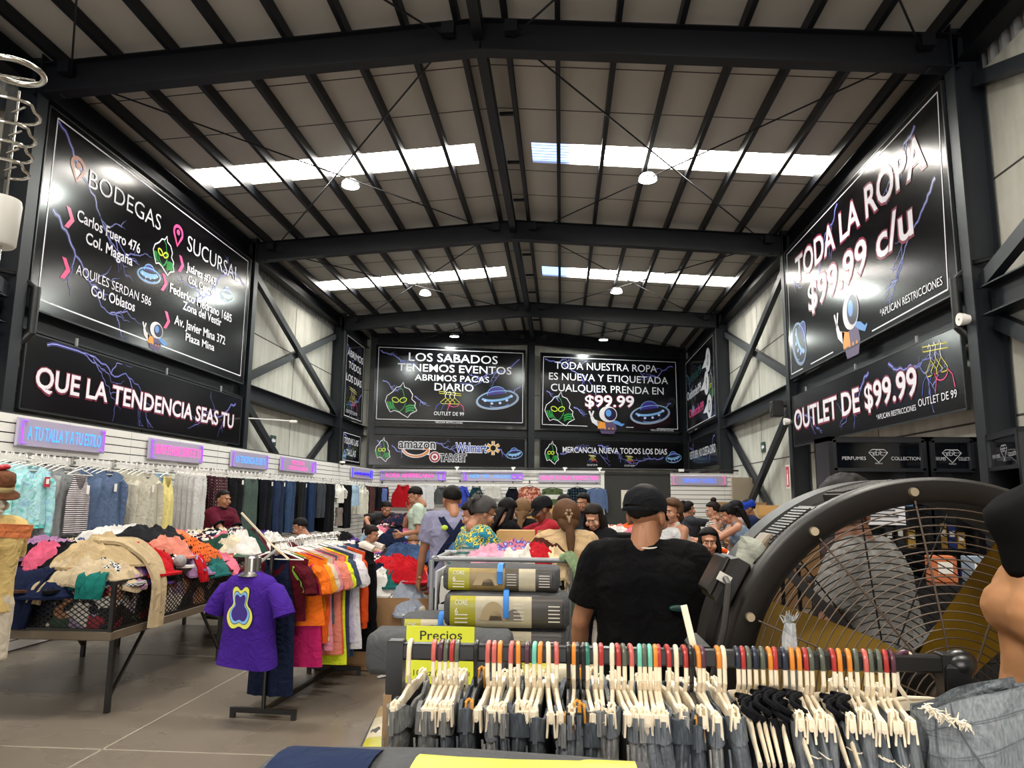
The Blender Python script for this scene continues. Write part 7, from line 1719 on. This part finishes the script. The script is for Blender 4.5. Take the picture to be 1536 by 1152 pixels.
def ex_polo(o, P, MH, AR, s, cloth, torso, LG):
    g = G(); c = P(0, -.005, .505); g.tube([(c.x+.066*math.cos(q), c.y+.07*math.sin(q), c.z+.012*math.sin(q)) for q in np.linspace(0, 2*PI, 24, endpoint=False)], .014, 8, closed=True, flat=(1.3, .7)); ob('polo_collar', g, fab('#15141a'), kid(o, 'shirt'))
    for sh, el, wr in AR:
        a = sh.lerp(el, .7); b = sh.lerp(el, .76); g = G(); g.cyl(a, b, .088*s, .09*s, 18); ob('sleeve_band', g, fab('#15141a'), kid(o, 'shirt'))
person('man in a burgundy polo shirt beside the long slatwall', (-4.62, 9.8, 0), R_(-112), 1.7, False, OLIVE, ('crop', '#15100e'), lean=.08, head=(.12, 0), hands=((-.1, .36, 1.0), (.1, .4, 1.0)), top='#4f1424', bottom='#16171c', extra=ex_polo)
person('man in a white t-shirt crouching before the dark jeans', (-3.55, 10.2, 0), R_(95), 1.7, False, TANS, ('crop', '#120e0c'), sit=.55, lean=.2, head=(.45, R_(10)), hands=((-.12, .45, .75), (.12, .45, .75)), top='#b9b9ba')
person('woman in a white t-shirt with a dark ponytail seated reaching into the carton heap', (-2.78, 10.3, 0), R_(-98), 1.6, True, TANS, ('messy', '#1d1512'), w=1.15, sit=.52, lean=.38, head=(.3, 0), hands=((-.12, .62, .78), (.12, .66, .8)), top='#c4b8b0', bottom='#14151c')
person('person in a dark grey shirt bending over the tall heap with one elbow raised', (-3.15, 12.9, 0), R_(-150), 1.7, False, TANS, ('crop', '#14100e'), lean=.75, head=(.5, 0), hands=((-.12, .45, 1.0), (.3, .45, 1.02)), poles=((-1, -.2, .8), (1, -.2, 1.2)), top='#2b2c2e')
person('man in a pale mint t-shirt with his hand at his mouth', (-2.02, 10.4, 0), R_(100), 1.78, False, TANS, ('crop', '#14100e'), lean=.04, head=(.55, 0), hands=((-.16, .22, 1.08), (.06, .12, 1.41)), poles=((-.5, -1, -.3), (.6, .3, -1)), top='#a9b8aa', bottom='#14403f')
person('toddler in a pale pink dress between the carton heaps', (-1.86, 9.3, 0), R_(185), 1.12, True, FAIR, ('crop', '#6a4a30'), head=(.35, R_(10)), top='#c4a8ac', bottom='#b89ca0', vox=.012, tank=True)
def ex_strap(o, P, MH, AR, s, cloth, torso, LG):
    g = G()
    for sx in (-1, 1): g.join(strip_g([P(sx*.13, .1, .42), P(sx*.13, .0, .55), P(sx*.1, -.12, .44), P(0, -.172, .3), P(-sx*.1, -.165, .16), P(-sx*.18, -.1, .02)], .055, 3, th=.006, wav=0, side=(1, 0, 0)))
    ob('apron_strap', g, fab('#141a30'), o, label='navy crossed apron strap')
    g = G()
    for (x, z, r, mi) in ((-.08, .37, .03, 0), (.09, .36, .026, 0), (0, .2, .07, 1), (.06, .12, .05, 2), (-.07, .1, .05, 3), (.03, .03, .04, 0)): g.m = mi; c = P(x, -.158, z); g.ell(c, (r, .008, r*.8), 16, 8)
    ob('back_print', g, [mat('#a8c43a', .7), mat('#4a6e9a', .7), mat('#8a9a5a', .7), mat('#a06a6c', .7)], kid(o, 'shirt'))
person('man in a lavender t-shirt with crossed navy apron straps on his back', (-1.02, 6.9, 0), R_(14), 1.74, False, OLIVE, ('crop', '#0f0d0c'), w=1.1, lean=.1, head=(.3, R_(12)), hands=((-.3, .1, .78), (.2, .3, .85)), top='#77778e', bottom='#1d2330', extra=ex_strap, hemz=-.16)
person('woman with a dark bun in a black top, looking down', (-.66, 6.4, 0), R_(84), 1.62, True, TANS, ('bun', '#140f0d'), head=(.4, 0), lean=.26, hands=((-.1, .25, .9), (.1, .25, .9)), top='#1a1a20', curl=.5)
def ex_old(o, P, MH, AR, s, cloth, torso, LG):
    glasses(o, MH); g = G(); g.ell((0, -.105, .095), (.05, .03, .02)); g.ell((.02, -.12, .11), (.02, .02, .02)); g.tf(MH); ob('hair_clip', g, mat('#141414', .3), kid(o, 'hair'))
    g = G(); g.join(strip_g([P(.06, .03, .5), P(-.14, -.03, .5), P(-.215, -.02, .43), P(-.235, .0, .25)], [.06, .1, .1, .08], 2, th=.01, wav=.003, side=(.2, 1, 0))); ob('blue_shoulder_panel', g, fab('#3f86ac'), kid(o, 'shirt'))
person('older woman with grey hair and glasses in a blue and yellow patterned top', (-.68, 5.85, 0), R_(-64), 1.64, True, '#9a6a50', ('messy', '#3c3a3a'), w=1.3, lean=.12, head=(.5, 0), hands=((-.1, .42, 1.05), (.1, .44, 1.05)), top=fab('#c9b83a', 'floral', '#2c7488', '#1a2430', sc=2.2), long=1, extra=ex_old)
person('woman with long black hair in a black top and pale vest', (-.58, 7.6, 0), R_(-55), 1.62, True, FAIR, ('long', '#0d0b0c'), head=(.5, 0), hands=((-.1, .4, 1.0), (.1, .4, 1.0)), top='#101014')
person('woman in black seen from behind with a fair ponytail', (-.46, 8.7, 0), R_(-10), 1.6, True, FAIR, ('lowpony', '#6a5138'), head=(.3, 0), top='#121214', hands=((-.12, .4, 1.1), (.12, .4, 1.1)))
def ex_beige(o, P, MH, AR, s, cloth, torso, LG):
    g = G()
    for k in range(6): q = 2*PI*k/6; g.ell((.022*math.cos(q), -.135, -.0+.03*math.sin(q)), (.014, .018, .016), 10, 8)
    g.ell((0, -.145, -.05), (.014, .014, .03), 10, 8); g.tf(MH); ob('hair_clip', g, mat('#7a6248', .3), kid(o, 'hair'))
    g = G(); g.tube([P(-.1, -.115, .46), P(-.105, -.15, .3), P(-.11, -.15, .1)], .004, 6); ob('shirt_seam', g, mat('#8a8078', .6), kid(o, 'shirt'))
person('woman in a beige long-sleeved top with brown clipped hair, back turned', (.04, 5.78, 0), R_(4), 1.6, True, FAIR, ('lowpony', '#4c3422'), w=1.3, lean=.12, head=(.25, R_(5)), hands=((-.36, .32, .98), (.34, .3, .95)), top='#a78e6c', long=1, bottom='#4a1c20', vox=.0105, extra=ex_beige)
person('young woman with long dark hair facing the camera behind the beige top', (.3, 6.75, 0), R_(158), 1.58, True, FAIR, ('long', '#1a1412'), head=(.5, 0), hands=((-.1, .36, 1.0), (.14, .34, 1.0)), top='#121216')
person('man in a dark cap and red shirt reaching across the boxes', (-.1, 7.1, 0), R_(105), 1.66, False, DARK, ('crop', '#100c0a'), head=(.4, 0), lean=.2, hands=((-.1, .6, 1.12), (.12, .58, 1.14)), top='#8a1f2a', extra=lambda o, P, MH, AR, s, c, t, L: cap_hat(o, MH, '#151518'))
person('man with short dark hair in the background before the plaid shirt', (.05, 9.5, 0), R_(130), 1.68, False, TANS, ('crop', '#0f0c0b'), head=(.3, 0), top='#23262c')
person('young person with dark hair standing behind the short-haired man', (.3, 10.2, 0), R_(150), 1.7, True, TANS, ('bob', '#100d0c'), head=(.2, 0), top='#1a1c24')
person('woman in a grey-white tank top looking back over her shoulder', (1.12, 7.6, 0), R_(118), 1.62, True, TANS, ('lowpony', '#4a3424'), w=1.1, head=(.05, R_(22)), hands=((-.12, .28, .95), (.2, .3, 1.05)), top='#a9a9aa', tank=True)
person('person in a white t-shirt half hidden behind the man in the black cap', (.98, 8.3, 0), R_(-60), 1.5, True, TANS, ('bob', '#2a1d16'), head=(.2, 0), top='#c4c4c4')
person('woman in a dark grey top stretching a garment out sideways', (1.86, 11.1, 0), R_(-78), 1.6, True, TANS, ('bun', '#120f0e'), head=(.05, 0), hands=((-.1, .55, 1.26), (.1, .56, 1.28)), top='#2f3136', long=1)
person('woman with a high bun and glasses in a striped strappy top', (2.12, 10.5, 0), R_(95), 1.6, True, FAIR, ('topbun', '#1c1410'), head=(.25, 0), hands=((-.1, .3, 1.05), (.1, .3, 1.05)), top=fab('#c4c0bc', 'stripe', '#26262c', sc=1.4), tank=True, extra=lambda o, P, MH, AR, s, c, t, L: glasses(o, MH, '#8a8a90'))
person('woman with loose dark hair behind the bending woman', (2.35, 10.15, 0), R_(85), 1.62, True, TANS, ('long', '#0f0d12'), head=(.3, 0), hands=((-.1, .3, 1.2), (.12, .25, 1.35)), top='#8c7c78')
person('woman in a blue-grey tank top bending over the small table', (2.28, 9.5, 0), R_(82), 1.64, True, TANS, ('pony', '#0f0c0c'), lean=.5, head=(.55, 0), hands=((-.1, .62, 1.0), (.1, .6, 1.0)), top='#6c7f94', tank=True, bottom='#1a2030')
def ex_girl(o, P, MH, AR, s, cloth, torso, LG):
    pass
person('girl with long black hair in a black top holding a red basket', (1.22, 6.3, 0), R_(172), 1.38, True, TANS, ('long', '#0d0a0b'), head=(.08, 0), hands=((-.16, .24, .86), (.2, .26, .9)), top='#121216', bottom='#1c2030', tank=True, vox=.01, curl=.9)
person('boy in a navy shirt and a bright blue cap', (2.6, 10.5, 0), R_(92), 1.64, False, OLIVE, ('crop', '#14100e'), head=(.25, 0), hands=((-.14, .3, .95), (.14, .3, .98)), top='#1a2440', extra=lambda o, P, MH, AR, s, c, t, L: cap_hat(o, MH, '#1f3a9a'))
person('man in a grey t-shirt with curly faded hair behind the drum fan', (1.32, 3.3, 0), R_(50), 1.72, False, DARK, ('curly', '#0e0b0a'), w=1.2, lean=.22, head=(.1, R_(-85)), hands=((-.3, .25, .9), (.3, .3, .95)), top='#6b6a68', bottom='#16171b', extra=lambda o, P, MH, AR, s, c, t, L: glasses(o, MH))
# basket held by the girl
t = thing('shopping_basket', 'red shopping basket with an orange handle held by the girl', 'basket', (1.12, 5.98, .62)); RB_ = mat('#6a1424', .5)
g = G(); g.rings([[(x*(.15+.035*z), y*(.1+.03*z), .2*z) for x, y in ((-1, -1), (1, -1), (1, 1), (-1, 1))] for z in (0, .25, .5, .75, 1)]); ob('basket', g, RB_, t)
g = G(); g.tube([(-.17, 0, .18), (-.17, 0, .3), (-.1, 0, .34), (.1, 0, .34), (.17, 0, .3), (.17, 0, .18)], .012, 8); ob('handle', g, mat('#d8591c', .5), t, label='orange handle')
g = patch_g(0, 0, .13, .09, .2, lambda a, b: .18+0*np.asarray(a), 91, .05); g.tf(Matrix.Translation((1.12, 5.98, .62))); garment('green_top', 'green patterned top lying in the red shopping basket', 'top', g, fab('#1f5a48', 'floral', '#8fb09c', '#16382e'))
# ------------------------------------------------------------------ open boxes and hand-lettered cardboard behind the cart
def tilt_box(label, loc, rz, d, name='cardboard_box', txt=None, rot=0.0):
    t = thing(name, label, 'cardboard box', loc, rot=(rot, 0, rz)); W, D, H = d; g = G(); b = .006
    for c, q in (((0, -D/2, H/2), (W, b, H)), ((0, D/2, H/2), (W, b, H)), ((-W/2, 0, H/2), (b, D, H)), ((W/2, 0, H/2), (b, D, H)), ((0, 0, b/2), (W, D, b))): g.box(c, q)
    ob('box', g, CARD2, t, smooth=False)
    if txt:
        g = G()
        for k, st in enumerate(txt): put_text(g, st, -.13, H*.72-k*.08, .13, H*.74-k*.08, .05, 0, .004)
        g.tf(Matrix(((1, 0, 0, 0), (0, 0, -1, -D/2-.006), (0, 1, 0, 0), (0, 0, 0, 1)))); ob('handwriting', g, mat('#3a2c1c', .8), t, smooth=False)
    return t
CT = thing('sorting_table', 'plain table holding the open cardboard boxes behind the cart', 'table', (-.25, 6.36, 0)); g = G(); g.box((0, 0, 1.05), (.9, .36, .03)); ob('tabletop', g, mat('#6a5640', .7), CT)
for sx in (-1, 1):
    for sy in (-1, 1): g = G(); g.box((sx*.42, sy*.15, .52), (.03, .03, 1.04)); ob('leg', g, BLKM, CT)
t = thing('cardboard_box', 'open brown cardboard box on its side behind the cart', 'cardboard box', (-.38, 6.3, 1.066)); g = G(); W, D, H = .3, .2, .26; b = .006
for c, q in (((0, D/2, H/2), (W, b, H)), ((-W/2, 0, H/2), (b, D, H)), ((W/2, 0, H/2), (b, D, H)), ((0, 0, b/2), (W, D, b)), ((0, 0, H), (W, D, b))): g.box(c, q)
ob('box', g, CARD2, t, smooth=False)
g = G(); g.box((0, -D/2-.02, H*.52), (W+.02, .006, H*.96), rot=Matrix.Rotation(-.12, 3, 'X')); ob('front_flap', g, mat('#b08a58', .85, var=.08, vs=5), t); g = G(); g.box((.02, -D/2-.04, -.0+.012), (W*.9, .05, .006)); ob('lower_flap', g, CARD2, t)
tilt_box('cardboard box with a handwritten note right of the open brown box', (-.06, 6.36, 1.066), -.2, (.26, .15, .26), txt=('FAVOR', 'NO', '10'))
tilt_box('brown cardboard box farther back beside the handwritten one', (.12, 6.46, 1.066), .1, (.16, .12, .25))
t = thing('cardboard_box', 'tan carton standing by the polo shirt at the back', 'cardboard box', (-.25, 9.9, 0)); g = G(); g.box((0, 0, .75), (.45, .3, 1.5)); ob('box', g, mat('#b8925c', .8), t); g = G(); g.box((0, -.152, 1.3), (.1, .003, .3)); ob('tape', g, mat('#8a7048', .5), t)
# ------------------------------------------------------------------ mannequins
MW = '#c8bfae'
def ex_lman(o, P, MH, AR, s, cloth, torso, LG):
    HS = Matrix.Scale(.86, 4); g = G(); g.lathe([(.16, -.0), (.155, .012), (.11, .03), (.105, .05), (.108, .1), (.095, .15), (.05, .165), (0, .16)], (0, 0, .05), 36); g.lathe([(.155, .012), (.158, .0), (.105, .02)], (0, 0, .045), 36); M2 = MH @ Matrix.Rotation(R_(-10), 4, 'X') @ HS; g.tf(M2); HT = ob('hat', g, fab('#5c3a28'), o, ang=None)
    g = G(); g.lathe([(.108, .03), (.1105, .035), (.112, .065), (.109, .07)], (0, 0, .05), 36); g.tf(M2); ob('hat_band', g, fab('#a8966a'), HT)
    g = G(); g.ell((.02, -.02, .23), (.05, .025, .02)); g.ell((-.03, -.02, .235), (.04, .02, .02)); g.tf(M2); ob('red_bow', g, mat('#a8202a', .5), HT)
    g = G(); c = P(.1, .1, .3); p = P(.2, .03, .22)
    g.join(strip_g([P(.07, .155, .4), P(.08, .165, .3), P(.08, .16, .14)], [.12, .13, .13], 5, th=.004, wav=.002, side=(1, -.3, 0))); ob('chest_print', g, fab('#b8a46a', 'tiedye', '#c87a6a', '#7ab0a0', sc=3), kid(o, 'shirt'), label='marbled pastel print panel')
    g = G(); g.join(strip_g([P(-.2, .12, .43), P(.02, .15, .45), P(.16, .1, .42)], [.09, .08, .07], 6, th=.004, wav=.002, side=(0, .2, 1))); ob('orange_panel', g, fab('#c8754a'), kid(o, 'shirt'))
person('white mannequin in a brown hat, yellow printed t-shirt and cream shorts at the left edge', (-3.57, 4.42, 0), R_(-118), 1.72, False, '#b9b0a0', (None, None), w=.85, amp=.003, head=(.15, R_(10)), hands=((-.2, -.14, .9), (.2, -.14, .9)), top='#bfa66c', bottom='#b4aa98', short=True, barefoot=True, face=False, extra=ex_lman, name='mannequin', cat='mannequin', vox=.01, hemz=-.06)
def ex_rman(o, P, MH, AR, s, cloth, torso, LG):
    g = G(); n = 48
    R_h = [(.13, -.03), (.134, -.035), (.128, -.015), (.105, .035), (.104, .05), (.1, .09), (.09, .115), (.06, .125), (0, .127)]
    P2 = np.array([[(r*math.cos(2*PI*j/n), r*math.sin(2*PI*j/n)-.01, z) for j in range(n)] for r, z in R_h]); V = P2.reshape(-1, 3); V = V+sn(V, 4, 55, .004)[:, None]*np.array((1, 1, .6)); g.grid(V.reshape(P2.shape), wrap=True)
    g.grid(np.array([[(r*math.cos(2*PI*j/n), r*math.sin(2*PI*j/n)-.01, z-.004) for j in range(n)] for r, z in ((.09, .02), (.13, -.034))]), wrap=True)
    g.tf(MH @ Matrix.Scale(1.1, 4) @ Matrix.Translation((0, .01, .04)) @ Matrix.Rotation(R_(-16), 4, 'X')); m, t, b = base('black plush'); b.inputs['Base Color'].default_value = (.006, .006, .0065, 1); b.inputs['Roughness'].default_value = .95; b.inputs['Specular IOR Level'].default_value = .05; ob('bucket_hat', g, m, o, ang=None)
    g = G(); c = P(0, 0, .46); g.tube([(c.x+.075*math.cos(q), c.y+.07*math.sin(q)+.01, c.z+.02) for q in np.linspace(0, 2*PI, 20, endpoint=False)], .02, 8, closed=True); ob('clear_neck_film', g, mat('#d8b8a4', .15), o); g = G(); g.lathe([(0, -.19), (.17, -.19), (.17, -.178), (.03, -.17), (.02, .05), (0, .05)], n=28); ob('mannequin_base', g, mat('#8a8a8a', .3, .6), o)
person('peach mannequin in a black plush bucket hat and tan top at the right edge', (1.1, 1.75, .19), R_(84), 1.6, True, '#c08a6a', (None, None), w=.9, amp=.0015, hsc=.88, lean=-.08, drop=.15, head=(.3, 0), hands=((-.2, -.3, .9), (.2, -.3, .9)), top=mat('#a07048', .8), bottom='#3c4c60', barefoot=True, face=False, extra=ex_rman, name='mannequin', cat='mannequin', vox=.008, tank=True)
